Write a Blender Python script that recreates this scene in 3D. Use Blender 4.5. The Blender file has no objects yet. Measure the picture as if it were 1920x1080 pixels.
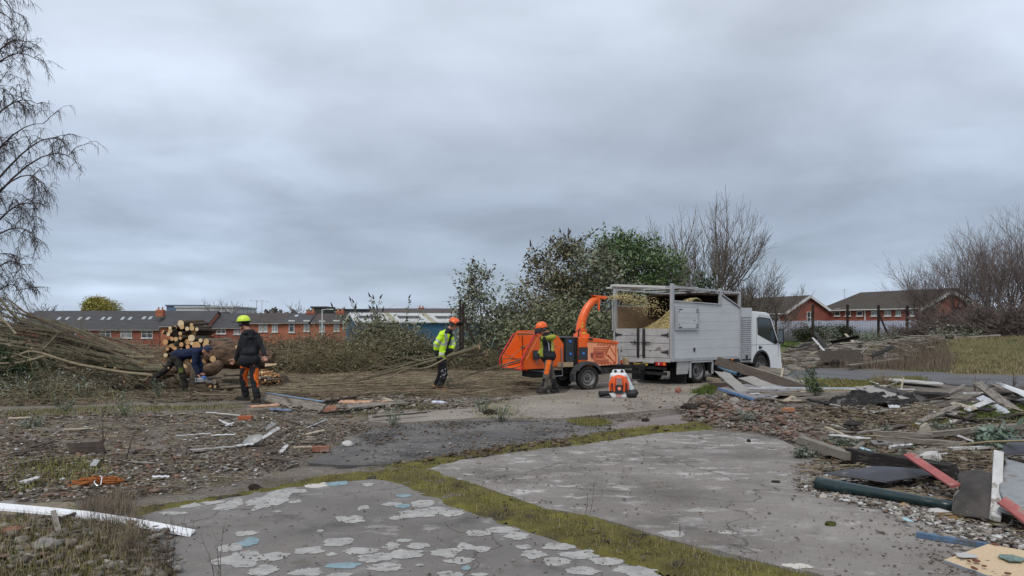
import bpy, bmesh, math, random
import numpy as np
from mathutils import Vector as V, Matrix, Euler, noise
from mathutils.bvhtree import BVHTree
random.seed(7)
RNG = np.random.default_rng(7)
sc = bpy.context.scene
COL = sc.collection
PI = math.pi
# -- camera
F, HC, HZ = 1400.0, 1.55, 610.0
cam = bpy.data.cameras.new('camera')
cam_o = bpy.data.objects.new('camera', cam)
COL.objects.link(cam_o)
cam_o.location = (0, 0, HC)
cam_o.rotation_euler = (PI / 2, 0, 0)
cam.sensor_width = 36
cam.lens = F / 1920 * 36
cam.shift_y = (HZ - 540) / 1920
cam.clip_start = 0.05
cam.clip_end = 5000
sc.camera = cam_o
# -- exposure
sc.view_settings.view_transform = 'Standard'
sc.view_settings.look = 'None'
sc.view_settings.exposure = 0.30
sc.view_settings.gamma = 1.0
sc.view_settings.use_curve_mapping = False
sc.render.engine = 'CYCLES'
sc.cycles.max_bounces = 6
sc.cycles.diffuse_bounces = 3
sc.cycles.transparent_max_bounces = 6
# -- sky and sun
SUN_EL, SUN_AZ = math.radians(48), math.radians(205)     # azimuth from +Y clockwise
w = bpy.data.worlds.new('World')
sc.world = w
w.use_nodes = True
nt = w.node_tree
nt.nodes.clear()
def wn(t, **k):
 n = nt.nodes.new(t)
 for a, b in k.items():
  setattr(n, a, b)
 return n
L = nt.links.new
def wmath(op, a, b=None, c=None, clamp=False):
 n = wn('ShaderNodeMath', operation=op, use_clamp=clamp)
 for i, x in enumerate((a, b, c)):
  if x is None: continue
  if isinstance(x, (int, float)): n.inputs[i].default_value = x
  else: L(x, n.inputs[i])
 return n.outputs[0]
out = wn('ShaderNodeOutputWorld')
bg = wn('ShaderNodeBackground')
L(bg.outputs[0], out.inputs[0])
bg.inputs[1].default_value = 0.1
sky = wn('ShaderNodeTexSky', sky_type='NISHITA', sun_disc=False)
sky.sun_elevation = SUN_EL
sky.sun_rotation = SUN_AZ
tc = wn('ShaderNodeTexCoord')
sep = wn('ShaderNodeSeparateXYZ')
L(tc.outputs['Generated'], sep.inputs[0])
zz = wmath('MAXIMUM', sep.outputs[2], 0.0)
den = wmath('ADD', zz, 0.20)
cx = wmath('DIVIDE', sep.outputs[0], den)
cy = wmath('DIVIDE', sep.outputs[1], den)
comb = wn('ShaderNodeCombineXYZ')
L(cx, comb.inputs[0]); L(cy, comb.inputs[1]); comb.inputs[2].default_value = 4.3
n1 = wn('ShaderNodeTexNoise'); n1.inputs['Scale'].default_value = 0.62
n1.inputs['Detail'].default_value = 6; n1.inputs['Roughness'].default_value = 0.48; n1.inputs['Distortion'].default_value = 0.25
L(comb.outputs[0], n1.inputs['Vector'])
n2 = wn('ShaderNodeTexNoise'); n2.inputs['Scale'].default_value = 2.1
n2.inputs['Detail'].default_value = 7; n2.inputs['Roughness'].default_value = 0.5; n2.inputs['Distortion'].default_value = 0.3
L(comb.outputs[0], n2.inputs['Vector'])
rp = wn('ShaderNodeValToRGB')
rp.color_ramp.interpolation = 'EASE'
stops = [(0.0, (.400, .480, .590)), (.035, (.375, .450, .560)), (.075, (.315, .380, .475)), (.14, (.300, .352, .440)),
   (.20, (.370, .425, .515)), (.28, (.465, .525, .620)), (.37, (.545, .605, .700)), (.6, (.58, .63, .72)), (1.0, (.60, .64, .71))]
el = rp.color_ramp.elements
el[0].position, el[0].color = stops[0][0], (*stops[0][1], 1)
el[1].position, el[1].color = stops[-1][0], (*stops[-1][1], 1)
for p, c in stops[1:-1]:
 e = el.new(p); e.color = (*c, 1)
L(zz, rp.inputs[0])
m1 = wmath('MULTIPLY_ADD', n1.outputs[0], .90, 0.55)
m2 = wmath('MULTIPLY_ADD', n2.outputs[0], 0.62, 0.69)
mm = wmath('MULTIPLY', m1, m2)
def lobe(dx, dy, dz, r0, r1):
 d = V((dx, dy, dz)).normalized()
 dt = wn('ShaderNodeVectorMath', operation='DOT_PRODUCT')
 L(tc.outputs['Generated'], dt.inputs[0]); dt.inputs[1].default_value = d
 mr = wn('ShaderNodeMapRange', interpolation_type='SMOOTHSTEP')
 mr.inputs[1].default_value = math.cos(math.radians(r1)); mr.inputs[2].default_value = math.cos(math.radians(r0))
 L(dt.outputs[1 if dt.outputs[0].type == 'VECTOR' else 0], mr.inputs[0])
 return mr.outputs[0]
l1 = wmath('MULTIPLY', lobe(-.47, 1, .19, 1, 13), n2.outputs[0])
l2 = wmath('MULTIPLY', lobe(.66, 1, .28, 1, 15), n2.outputs[0])
l3 = lobe(.20, 1, .13, 2, 18)
t = wmath('MULTIPLY_ADD', l1, .34, 1.0)
t = wmath('MULTIPLY_ADD', l2, .22, t)
t = wmath('MULTIPLY_ADD', l3, -.10, t)
mm = wmath('MULTIPLY', mm, t)
cl = wn('ShaderNodeVectorMath', operation='SCALE')
L(rp.outputs[0], cl.inputs[0]); L(mm, cl.inputs['Scale'])
cl2 = wn('ShaderNodeVectorMath', operation='SCALE')
L(cl.outputs[0], cl2.inputs[0]); cl2.inputs['Scale'].default_value = 10.3
mix = wn('ShaderNodeMix', data_type='RGBA')
mix.inputs[0].default_value = 0.93
L(sky.outputs[0], mix.inputs[6]); L(cl2.outputs[0], mix.inputs[7])
L(mix.outputs[2], bg.inputs[0])
sun = bpy.data.lights.new('sun', 'SUN')
sun.energy = 1.35
sun.angle = math.radians(22)
sun.color = (1.0, .96, .90)
sun_o = bpy.data.objects.new('sun', sun)
COL.objects.link(sun_o)
sd = V((math.sin(SUN_AZ) * math.cos(SUN_EL), math.cos(SUN_AZ) * math.cos(SUN_EL), math.sin(SUN_EL)))
sun_o.rotation_euler = sd.to_track_quat('Z', 'Y').to_euler()
# -- helpers
def P(px, py, z=0.0):
 Y = F * (HC - z) / (py - HZ)
 return V(((px - 960) / F * Y, Y, z))
def A(px, py, Y):
 return V(((px - 960) / F * Y, Y, HC - (py - HZ) / F * Y))
def lerp(a, b, t): return a + (b - a) * t
MATS = {}
def M(name, col=(.5, .5, .5), rough=.8, var=.18, scale=6, col2=None, bump=0.0, bscale=None, metal=0.0,
  island=0.0, stretch=(1, 1, 1), ramp=None, spots=None, world=False, coat=0.0, detail=6, ior=None):
 """Procedural material: noise between col and col2, per-piece variation, fine bump."""
 if name in MATS: return MATS[name]
 m = bpy.data.materials.new(name); m.use_nodes = True
 t = m.node_tree; b = t.nodes['Principled BSDF']
 N = t.nodes.new; K = t.links.new
 tc = N('ShaderNodeTexCoord'); mp = N('ShaderNodeMapping')
 if world:
  g = N('ShaderNodeNewGeometry'); K(g.outputs['Position'], mp.inputs[0])
 else:
  K(tc.outputs['Object'], mp.inputs[0])
 mp.inputs['Scale'].default_value = stretch
 n = N('ShaderNodeTexNoise'); n.inputs['Scale'].default_value = scale
 n.inputs['Detail'].default_value = detail; n.inputs['Roughness'].default_value = .62
 K(mp.outputs[0], n.inputs['Vector'])
 if col2 is None: col2 = tuple(c * (1 - var * 2.2) for c in col)
 mr = N('ShaderNodeMapRange'); mr.inputs[1].default_value = .34; mr.inputs[2].default_value = .66
 K(n.outputs[0], mr.inputs[0])
 mx = N('ShaderNodeMix'); mx.data_type = 'RGBA'
 K(mr.outputs[0], mx.inputs[0]); mx.inputs[6].default_value = (*col2, 1); mx.inputs[7].default_value = (*col, 1)
 cur = mx.outputs[2]
 if ramp:
  g = N('ShaderNodeNewGeometry'); r = N('ShaderNodeValToRGB')
  r.color_ramp.interpolation = 'CONSTANT' if ramp[0] == 'c' else 'LINEAR'
  cols = ramp[1:] if ramp[0] in ('c', 'l') else ramp
  e = r.color_ramp.elements
  for i, c in enumerate(cols):
   x = i / len(cols) if ramp[0] == 'c' else i / max(1, len(cols) - 1)
   if i == 0: e[0].position = 0; e[0].color = (*c, 1)
   elif i == 1: e[1].position = x; e[1].color = (*c, 1)
   else: q = e.new(x); q.color = (*c, 1)
  K(g.outputs['Random Per Island'], r.inputs[0])
  m2 = N('ShaderNodeMix'); m2.data_type = 'RGBA'; m2.blend_type = 'MULTIPLY'; m2.inputs[0].default_value = 1
  sc_ = N('ShaderNodeMix'); sc_.data_type = 'RGBA'; sc_.inputs[6].default_value = (.62, .62, .62, 1); sc_.inputs[7].default_value = (1.25, 1.25, 1.25, 1)
  K(mr.outputs[0], sc_.inputs[0])
  K(r.outputs[0], m2.inputs[6]); K(sc_.outputs[2], m2.inputs[7])
  cur = m2.outputs[2]
 if island:
  g = N('ShaderNodeNewGeometry'); mr2 = N('ShaderNodeMapRange')
  mr2.inputs[3].default_value = 1 - island; mr2.inputs[4].default_value = 1 + island
  K(g.outputs['Random Per Island'], mr2.inputs[0])
  vm = N('ShaderNodeVectorMath'); vm.operation = 'SCALE'
  K(cur, vm.inputs[0]); K(mr2.outputs[0], vm.inputs['Scale']); cur = vm.outputs[0]
 if spots:   # (colour, scale, threshold): patches of dirt or lichen with a shape of their own
  n3 = N('ShaderNodeTexNoise'); n3.inputs['Scale'].default_value = spots[1]; n3.inputs['Detail'].default_value = 7
  n3.inputs['Roughness'].default_value = .65
  K(mp.outputs[0], n3.inputs['Vector'])
  m3 = N('ShaderNodeMapRange'); m3.inputs[1].default_value = spots[2]; m3.inputs[2].default_value = spots[2] + .07
  K(n3.outputs[0], m3.inputs[0])
  m4 = N('ShaderNodeMix'); m4.data_type = 'RGBA'; K(m3.outputs[0], m4.inputs[0]); K(cur, m4.inputs[6]); m4.inputs[7].default_value = (*spots[0], 1)
  cur = m4.outputs[2]
 K(cur, b.inputs['Base Color'])
 b.inputs['Roughness'].default_value = rough
 b.inputs['Metallic'].default_value = metal
 b.inputs['Coat Weight'].default_value = coat
 if rough > .6: b.inputs['Specular IOR Level'].default_value = .25
 if bump:
  nb = N('ShaderNodeTexNoise'); nb.inputs['Scale'].default_value = bscale or scale * 4
  nb.inputs['Detail'].default_value = 6; nb.inputs['Roughness'].default_value = .65
  K(mp.outputs[0], nb.inputs['Vector'])
  bp = N('ShaderNodeBump'); bp.inputs['Strength'].default_value = min(1, bump); bp.inputs['Distance'].default_value = .02 * max(1, bump)
  K(nb.outputs[0], bp.inputs['Height']); K(bp.outputs[0], b.inputs['Normal'])
 MATS[name] = m
 return m
def frame(d):
 d = d.normalized()
 up = V((0, 0, 1)) if abs(d.z) < .95 else V((1, 0, 0))
 a = d.cross(up).normalized()
 return a, a.cross(d).normalized()
class MB:
 def __init__(s): s.v = []; s.f = []; s.m = []; s.s = []
 def add(s, vs, fs, m=0, sm=False):
  o = len(s.v); s.v.extend([tuple(x) for x in vs])
  for f in fs:
   s.f.append([i + o for i in f]); s.m.append(m); s.s.append(sm)
  return s
 def box(s, c, d, R=None, m=0, taper=1.0, rz=0.0):
  R = R or Matrix.Rotation(rz, 3, 'Z'); c = V(c); vs = []
  for z in (-.5, .5):
   k = taper if z > 0 else 1
   for x, y in ((-.5, -.5), (.5, -.5), (.5, .5), (-.5, .5)):
    vs.append(c + R @ V((x * d[0] * k, y * d[1] * k, z * d[2])))
  return s.add(vs, [(0, 3, 2, 1), (4, 5, 6, 7), (0, 1, 5, 4), (1, 2, 6, 5), (2, 3, 7, 6), (3, 0, 4, 7)], m)
 def span(s, x0, x1, y0, y1, z0, z1, m=0):
  return s.box(((x0 + x1) / 2, (y0 + y1) / 2, (z0 + z1) / 2), (abs(x1 - x0), abs(y1 - y0), abs(z1 - z0)), m=m)
 def beam(s, p0, p1, w_, h_, m=0, roll=0.0, w1=None, h1=None):
  """rectangular bar from p0 to p1; w_ across, h_ up"""
  p0, p1 = V(p0), V(p1); d = (p1 - p0).normalized(); a, u = frame(d)
  if roll:
   q = Matrix.Rotation(roll, 3, d); a = q @ a; u = q @ u
  w1 = w_ if w1 is None else w1; h1 = h_ if h1 is None else h1
  vs = [p0 + a * x * w_ + u * y * h_ for x, y in ((-.5, -.5), (.5, -.5), (.5, .5), (-.5, .5))]
  vs += [p1 + a * x * w1 + u * y * h1 for x, y in ((-.5, -.5), (.5, -.5), (.5, .5), (-.5, .5))]
  return s.add(vs, [(0, 1, 2, 3), (7, 6, 5, 4), (0, 4, 5, 1), (1, 5, 6, 2), (2, 6, 7, 3), (3, 7, 4, 0)], m)
 def tube(s, pts, rads, n=6, m=0, cap=True, capm=None, sm=True):
  pts = [V(p) for p in pts]
  if not hasattr(rads, '__len__'): rads = [rads] * len(pts)
  vs = []; fs = []; a = None
  for i, p in enumerate(pts):
   d = (pts[min(i + 1, len(pts) - 1)] - pts[max(i - 1, 0)])
   if d.length < 1e-9: d = V((0, 0, 1))
   d.normalize()
   if a is None: a, _ = frame(d)
   a = (a - d * a.dot(d))
   if a.length < 1e-6: a, _ = frame(d)
   a.normalize(); b = d.cross(a)
   for k in range(n):
    t = 2 * PI * k / n
    vs.append(p + (a * math.cos(t) + b * math.sin(t)) * rads[i])
  for i in range(len(pts) - 1):
   for k in range(n):
    k2 = (k + 1) % n
    fs.append((i * n + k, i * n + k2, (i + 1) * n + k2, (i + 1) * n + k))
  s.add(vs, fs, m, sm)
  if cap:
   o = len(s.v) - len(vs)
   cm = m if capm is None else capm
   s.f.append([o + k for k in range(n)][::-1]); s.m.append(cm); s.s.append(False)
   s.f.append([o + (len(pts) - 1) * n + k for k in range(n)]); s.m.append(cm); s.s.append(False)
  return s
 def cyl(s, p0, p1, r, r1=None, n=16, m=0, cap=True, capm=None):
  return s.tube([p0, p1], [r, r if r1 is None else r1], n, m, cap, capm)
 def prism(s, poly, off, m=0):
  """closed 3D polygon extruded by the vector off"""
  poly = [V(p) for p in poly]; off = V(off); n = len(poly)
  vs = poly + [p + off for p in poly]
  fs = [tuple(range(n))[::-1], tuple(range(n, 2 * n))] + [(i, (i + 1) % n, n + (i + 1) % n, n + i) for i in range(n)]
  return s.add(vs, fs, m)
 def blob(s, c, r, sub=1, jit=.22, m=0, sm=False, flat=1.0, R=None):
  bm = bmesh.new(); bmesh.ops.create_icosphere(bm, subdivisions=sub, radius=1)
  c = V(c); vs = []
  if not hasattr(r, '__len__'): r = (r, r, r * flat)
  off = V((random.random() * 50, random.random() * 50, 0))
  for v in bm.verts:
   k = 1 + jit * 2 * noise.noise(v.co * 1.3 + off) + random.uniform(-jit, jit) * .35
   q = V((v.co.x * r[0] * k, v.co.y * r[1] * k, v.co.z * r[2] * k))
   if R: q = R @ q
   vs.append(c + q)
  fs = [[v.index for v in f.verts] for f in bm.faces]; bm.free()
  return s.add(vs, fs, m, sm)
 def caps(s, p0, p1, r0, r1, n=14, m=0, flat=None):
  """capsule, optionally squashed along a direction: flat = (axis, factor)"""
  p0, p1 = V(p0), V(p1); d = p1 - p0
  if d.length < 1e-5: d = V((0, 0, 1e-4))
  dn = d.normalized(); a, b = frame(dn); vs = []; fs = []; rings = []
  K = 4
  for k in range(K + 1):
   t = -PI / 2 + PI / 2 * k / K; rings.append((p0 + dn * math.sin(t) * r0, math.cos(t) * r0))
  for k in range(K + 1):
   t = PI / 2 * k / K; rings.append((p1 + dn * math.sin(t) * r1, math.cos(t) * r1))
  mid = (p0 + p1) / 2
  for c, r in rings:
   r = max(r, 1e-4)
   for k in range(n):
    t = 2 * PI * k / n; o = (a * math.cos(t) + b * math.sin(t)) * r
    if flat: o = o - flat[0] * o.dot(flat[0]) * (1 - flat[1])
    vs.append(c + o)
  for i in range(len(rings) - 1):
   for k in range(n):
    k2 = (k + 1) % n; fs.append((i * n + k, i * n + k2, (i + 1) * n + k2, (i + 1) * n + k))
  fs.append(list(range(n))[::-1]); fs.append([(len(rings) - 1) * n + k for k in range(n)])
  return s.add(vs, fs, m, True)
 def lathe(s, prof, c, axis, n=24, m=0, mf=None):
  """profile [(r, h)] turned about an axis through c"""
  c = V(c); ax = V(axis).normalized(); a, b = frame(ax); vs = []; fs = []
  for r, h in prof:
   for k in range(n):
    t = 2 * PI * k / n; vs.append(c + ax * h + (a * math.cos(t) + b * math.sin(t)) * r)
  for i in range(len(prof) - 1):
   for k in range(n):
    k2 = (k + 1) % n; fs.append((i * n + k, i * n + k2, (i + 1) * n + k2, (i + 1) * n + k))
  return s.add(vs, fs, m, True)
 def mesh(s, name, mats, bevel=0, ang=35):
  me = bpy.data.meshes.new(name)
  me.from_pydata(s.v, [], s.f)
  if not isinstance(mats, (list, tuple)): mats = [mats]
  for q in mats: me.materials.append(q)
  me.polygons.foreach_set('material_index', s.m)
  me.polygons.foreach_set('use_smooth', s.s)
  if bevel:
   bm = bmesh.new(); bm.from_mesh(me)
   ed = [e for e in bm.edges if len(e.link_faces) == 2 and e.calc_face_angle(0) > .6]
   bmesh.ops.bevel(bm, geom=ed, offset=bevel, segments=2, affect='EDGES', profile=.6, clamp_overlap=True)
   bm.to_mesh(me); bm.free()
  me.update()
  if any(s.s): me.set_sharp_from_angle(angle=math.radians(ang))
  return me
 def build(s, name, mats, parent=None, bevel=0, ang=35, **kw):
  o = bpy.data.objects.new(name, s.mesh(name, mats, bevel, ang)); COL.objects.link(o)
  if parent is not None: o.parent = parent
  if kw: tag(o, **kw)
  return o
def split_mesh(mb):
 par = list(range(len(mb.v)))
 def fnd(a):
  while par[a] != a: par[a] = par[par[a]]; a = par[a]
  return a
 for f in mb.f:
  r = fnd(f[0])
  for i in f[1:]: par[fnd(i)] = r
 groups = {}
 for k, f in enumerate(mb.f): groups.setdefault(fnd(f[0]), []).append(k)
 res = []
 for ks in groups.values():
  q = MB(); mp = {}
  for k in ks:
   g = []
   for i in mb.f[k]:
    if i not in mp: mp[i] = len(q.v); q.v.append(mb.v[i])
    g.append(mp[i])
   q.f.append(g); q.m.append(mb.m[k]); q.s.append(mb.s[k])
  res.append(q)
 return res
def parts(mb, name, mats, parent, **kw):
 """every separate piece of mb becomes a part of its own"""
 return [q.build(name, mats, parent, **kw) for q in split_mesh(mb)]
def tag(o, label=None, cat=None, group=None, kind=None):
 if label: o['label'] = label
 if cat: o['category'] = cat
 if group: o['group'] = group
 if kind: o['kind'] = kind
 return o
def thing(name, label, cat, loc=(0, 0, 0), rz=0.0, group=None):
 o = bpy.data.objects.new(name, None); COL.objects.link(o)
 o.location = loc; o.rotation_euler = (0, 0, rz); o.empty_display_size = .2
 return tag(o, label, cat, group)
def copy_tree(o, parent=None):
 c = o.copy(); COL.objects.link(c); c.parent = parent
 for ch in [x for x in o.children]: copy_tree(ch, c)
 return c
def np_mesh(name, verts, faces, mats, parent=None, smooth=False, midx=None):
 """verts (N,3), faces (M,k) arrays of one polygon size"""
 me = bpy.data.meshes.new(name)
 nv, (nf, k) = len(verts), faces.shape
 me.vertices.add(nv); me.vertices.foreach_set('co', np.ascontiguousarray(verts, dtype=np.float32).ravel())
 me.loops.add(nf * k); me.loops.foreach_set('vertex_index', np.ascontiguousarray(faces, dtype=np.int32).ravel())
 me.polygons.add(nf); me.polygons.foreach_set('loop_start', np.arange(0, nf * k, k, dtype=np.int32))
 if not isinstance(mats, (list, tuple)): mats = [mats]
 for q in mats: me.materials.append(q)
 if midx is not None: me.polygons.foreach_set('material_index', midx.astype(np.int32))
 if smooth: me.polygons.foreach_set('use_smooth', np.ones(nf, dtype=bool))
 me.update(calc_edges=True); me.validate()
 o = bpy.data.objects.new(name, me); COL.objects.link(o)
 if parent is not None: o.parent = parent
 return o
def rot_np(n, tilt=None, yaw=None):
 """n random rotation matrices: yaw about z, then tilt about a random level axis"""
 a = RNG.uniform(0, 2 * PI, n) if yaw is None else yaw
 t = RNG.uniform(-1, 1, n) * (PI if tilt is None else tilt)
 b = RNG.uniform(0, 2 * PI, n)
 ca, sa = np.cos(a), np.sin(a)
 Rz = np.zeros((n, 3, 3)); Rz[:, 0, 0] = ca; Rz[:, 0, 1] = -sa; Rz[:, 1, 0] = sa; Rz[:, 1, 1] = ca; Rz[:, 2, 2] = 1
 ux, uy = np.cos(b), np.sin(b); c, s_ = np.cos(t), np.sin(t); C = 1 - c
 R = np.zeros((n, 3, 3))
 R[:, 0, 0] = c + ux * ux * C; R[:, 0, 1] = ux * uy * C; R[:, 0, 2] = uy * s_
 R[:, 1, 0] = ux * uy * C; R[:, 1, 1] = c + uy * uy * C; R[:, 1, 2] = -ux * s_
 R[:, 2, 0] = -uy * s_; R[:, 2, 1] = ux * s_; R[:, 2, 2] = c
 return R @ Rz
def scatter(name, base_v, base_f, pos, scl, R, mats, jit=0.0, parent=None, kind='stuff', label=None, midx=None):
 base_v = np.array(base_v, float); base_f = np.array(base_f)
 n = len(pos); nb = len(base_v)
 vs = np.repeat(base_v[None], n, 0)
 if jit: vs = vs + RNG.uniform(-jit, jit, vs.shape)
 vs = vs * scl[:, None, :]
 vs = np.einsum('nij,nkj->nki', R, vs) + pos[:, None, :]
 fs = base_f[None] + (np.arange(n) * nb)[:, None, None]
 mi = None if midx is None else np.repeat(midx, len(base_f))
 o = np_mesh(name, vs.reshape(-1, 3), fs.reshape(-1, base_f.shape[1]), mats, parent, midx=mi)
 if kind and parent is None: o['kind'] = kind
 elif kind: o['kind'] = kind
 if label: o['label'] = label
 return o
CUBE_V = [(-.5, -.5, -.5), (.5, -.5, -.5), (.5, .5, -.5), (-.5, .5, -.5), (-.5, -.5, .5), (.5, -.5, .5), (.5, .5, .5), (-.5, .5, .5)]
CUBE_F = [(0, 3, 2, 1), (4, 5, 6, 7), (0, 1, 5, 4), (1, 2, 6, 5), (2, 3, 7, 6), (3, 0, 4, 7)]
TRI_V = [(0, -.5, 0), (0, .5, 0), (1, 0, 0)]; TRI_F = [(0, 1, 2)]
LEAF_V = [(0, 0, 0), (.5, -.5, .06), (1, 0, -.06), (.5, .5, .06)]; LEAF_F = [(0, 1, 2, 3)]
STICK_V = [(-.5, 0, .5), (-.5, .43, -.25), (-.5, -.43, -.25), (.5, 0, .3), (.5, .26, -.15), (.5, -.26, -.15)]
STICK_F = [(0, 1, 4, 3), (1, 2, 5, 4), (2, 0, 3, 5)]
def inpoly(poly, x, y):
 c = np.zeros(len(x), bool); n = len(poly)
 for i in range(n):
  x0, y0 = poly[i]; x1, y1 = poly[(i + 1) % n]
  if y0 == y1: continue
  k = ((y0 > y) != (y1 > y)) & (x < (x1 - x0) * (y - y0) / (y1 - y0) + x0)
  c ^= k
 return c
def polydist(poly, x, y):
 """distance to the polygon's outline"""
 d = np.full(len(x), 1e9); n = len(poly)
 for i in range(n):
  ax, ay = poly[i]; bx, by = poly[(i + 1) % n]
  vx, vy = bx - ax, by - ay; l2 = vx * vx + vy * vy + 1e-12
  t = np.clip(((x - ax) * vx + (y - ay) * vy) / l2, 0, 1)
  d = np.minimum(d, np.hypot(x - ax - t * vx, y - ay - t * vy))
 return d
def WP(pts, z=0.0):
 return [tuple(P(a, b, z).xy) for a, b in pts]
def sample(poly, n, falloff=0.0, power=0.0):
 """points uniform over a ground polygon (world metres), thinning towards its edge"""
 xs = [p[0] for p in poly]; ys = [p[1] for p in poly]; X = []; Y = []; got = 0
 while got < n:
  k = int(n * 1.6) + 50
  x = RNG.uniform(min(xs), max(xs), k); y = RNG.uniform(min(ys), max(ys), k)
  if power:
   keep = RNG.uniform(0, 1, k) < (min(ys) / y) ** power
   x, y = x[keep], y[keep]
  ok = inpoly(poly, x, y); x, y = x[ok], y[ok]
  if falloff and len(x):
   d = polydist(poly, x, y); ok = RNG.uniform(0, 1, len(x)) < np.clip(d / falloff, .05, 1); x, y = x[ok], y[ok]
  X.append(x); Y.append(y); got += len(x)
 return np.concatenate(X)[:n], np.concatenate(Y)[:n]
# -- the lie of the land
_G = RNG.uniform(-1, 1, (256, 256))
def vnoise(x, y, s, ox=0.0):
 x = np.asarray(x, float) * s + 100.3 + ox; y = np.asarray(y, float) * s + 57.7 + ox * 1.7
 xi = np.floor(x).astype(int); yi = np.floor(y).astype(int); fx = x - xi; fy = y - yi
 fx = fx * fx * (3 - 2 * fx); fy = fy * fy * (3 - 2 * fy)
 g = lambda a, b: _G[a % 256, b % 256]
 return (g(xi, yi) * (1 - fx) + g(xi + 1, yi) * fx) * (1 - fy) + (g(xi, yi + 1) * (1 - fx) + g(xi + 1, yi + 1) * fx) * fy
def fbm(x, y, s, o=4, ox=0.0):
 r = 0; a = 1.0
 for i in range(o): r = r + a * vnoise(x, y, s * 2 ** i, ox + 13 * i); a *= .5
 return r
SLAB_A = WP([(268, 985), (262, 962), (330, 947), (395, 934), (450, 926), (510, 917), (560, 911), (640, 901), (700, 898), (748, 905), (790, 922), (830, 939),
    (880, 958), (930, 974), (1040, 1014), (1150, 1050), (1262, 1085), (1480, 1160), (1700, 1290), (560, 1290), (400, 1180), (335, 1080), (290, 1030)])
SLAB_B = WP([(783, 880), (860, 863), (950, 849), (1050, 838), (1150, 825), (1230, 812), (1320, 806), (1420, 814), (1475, 828), (1500, 846), (1580, 865), (1660, 895),
    (1760, 960), (1850, 1010), (1960, 1060), (2120, 1180), (2000, 1290), (1900, 1260), (1700, 1140), (1530, 1076), (1380, 1043), (1250, 1008), (1130, 973), (1010, 948), (905, 914)])
SLAB_C = WP([(575, 868), (650, 872), (758, 869), (870, 850), (960, 837), (1060, 825), (1150, 811), (1205, 800), (1140, 793), (1060, 788), (900, 786), (740, 796), (680, 812), (630, 838)])
SLAB_D = WP([(690, 779), (790, 765), (900, 750), (1000, 742), (1060, 737), (1080, 722), (1150, 715), (1180, 702), (1330, 694), (1400, 700), (1380, 716), (1345, 728), (1300, 742), (1275, 766), (1200, 772), (1060, 784), (900, 783), (740, 793), (690, 790)])
SLAB_E = WP([(1130, 802), (1180, 789), (1285, 776), (1325, 788), (1262, 799), (1190, 806)])
ROAD = WP([(1330, 688.5), (1466, 689.5), (1560, 692), (1664, 696.5), (1769, 698), (1795, 703.5), (1843, 703), (1920, 705), (2200, 706), (2200, 732), (1920, 726), (1831, 723.5),
   (1771, 719.5), (1755, 715), (1675, 711), (1628, 713), (1540, 712), (1470, 709.5), (1330, 706)])
SLABS = [SLAB_A, SLAB_B, SLAB_C, SLAB_D, SLAB_E, ROAD]
MOUND = WP([(1450, 690), (1600, 680), (1690, 697), (1790, 700), (1920, 702), (2300, 700), (2300, 640), (1760, 640), (1450, 642)])
def gbase(x, y):
 """large forms only"""
 x = np.asarray(x, float); y = np.asarray(y, float)
 z = np.zeros(np.broadcast(x, y).shape)
 d = ((x - 24.5) / 8.5) ** 2 + ((y - 36.5) / 5.5) ** 2
 z = z + .95 * np.exp(-d * 1.3)
 k = np.clip((y - 34) / 26, 0, 1); k = k * k * (3 - 2 * k)
 s = np.clip((10 - x * 1.0) / 16, 0, 1); s = s * s * (3 - 2 * s)
 z = z - 5.5 * k * s
 z = z - 1.2 * np.clip((y - 90) / 60, 0, 1) * (1 - s)
 return z
def gz(x, y):
 x = np.asarray(x, float); y = np.asarray(y, float)
 z = gbase(x, y)
 far = np.clip((y - 16) / 10, 0, 1)
 rough = .018 + .05 * far
 r = fbm(x, y, .55, 4) * rough + fbm(x, y, 4.0, 2, 31) * .008
 r = r + .10 * np.exp(-(((x - 5.3) / 1.6) ** 2 + ((y - 7.6) / 1.3) ** 2))
 r = r + .09 * np.exp(-(((x - 6.3) / 2.5) ** 2 + ((y - 13.2) / 1.2) ** 2))
 r = r + .16 * np.exp(-(((x + 3.6) / 1.0) ** 2 + ((y - 5.0) / .9) ** 2))
 near = np.clip((30 - y) / 10, 0, 1)
 return z + r - .012 * near
def gz1(x, y): return float(gz(np.array([x]), np.array([y]))[0])
def on(px, py, dz=0.0):
 """the ground under a picture point of level ground, as built"""
 p = P(px, py); z = gz1(p.x, p.y)
 for s in SLABS:
  if inpoly(s, np.array([p.x]), np.array([p.y]))[0]: z = 0.0
 return V((p.x, p.y, z + dz))
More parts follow.
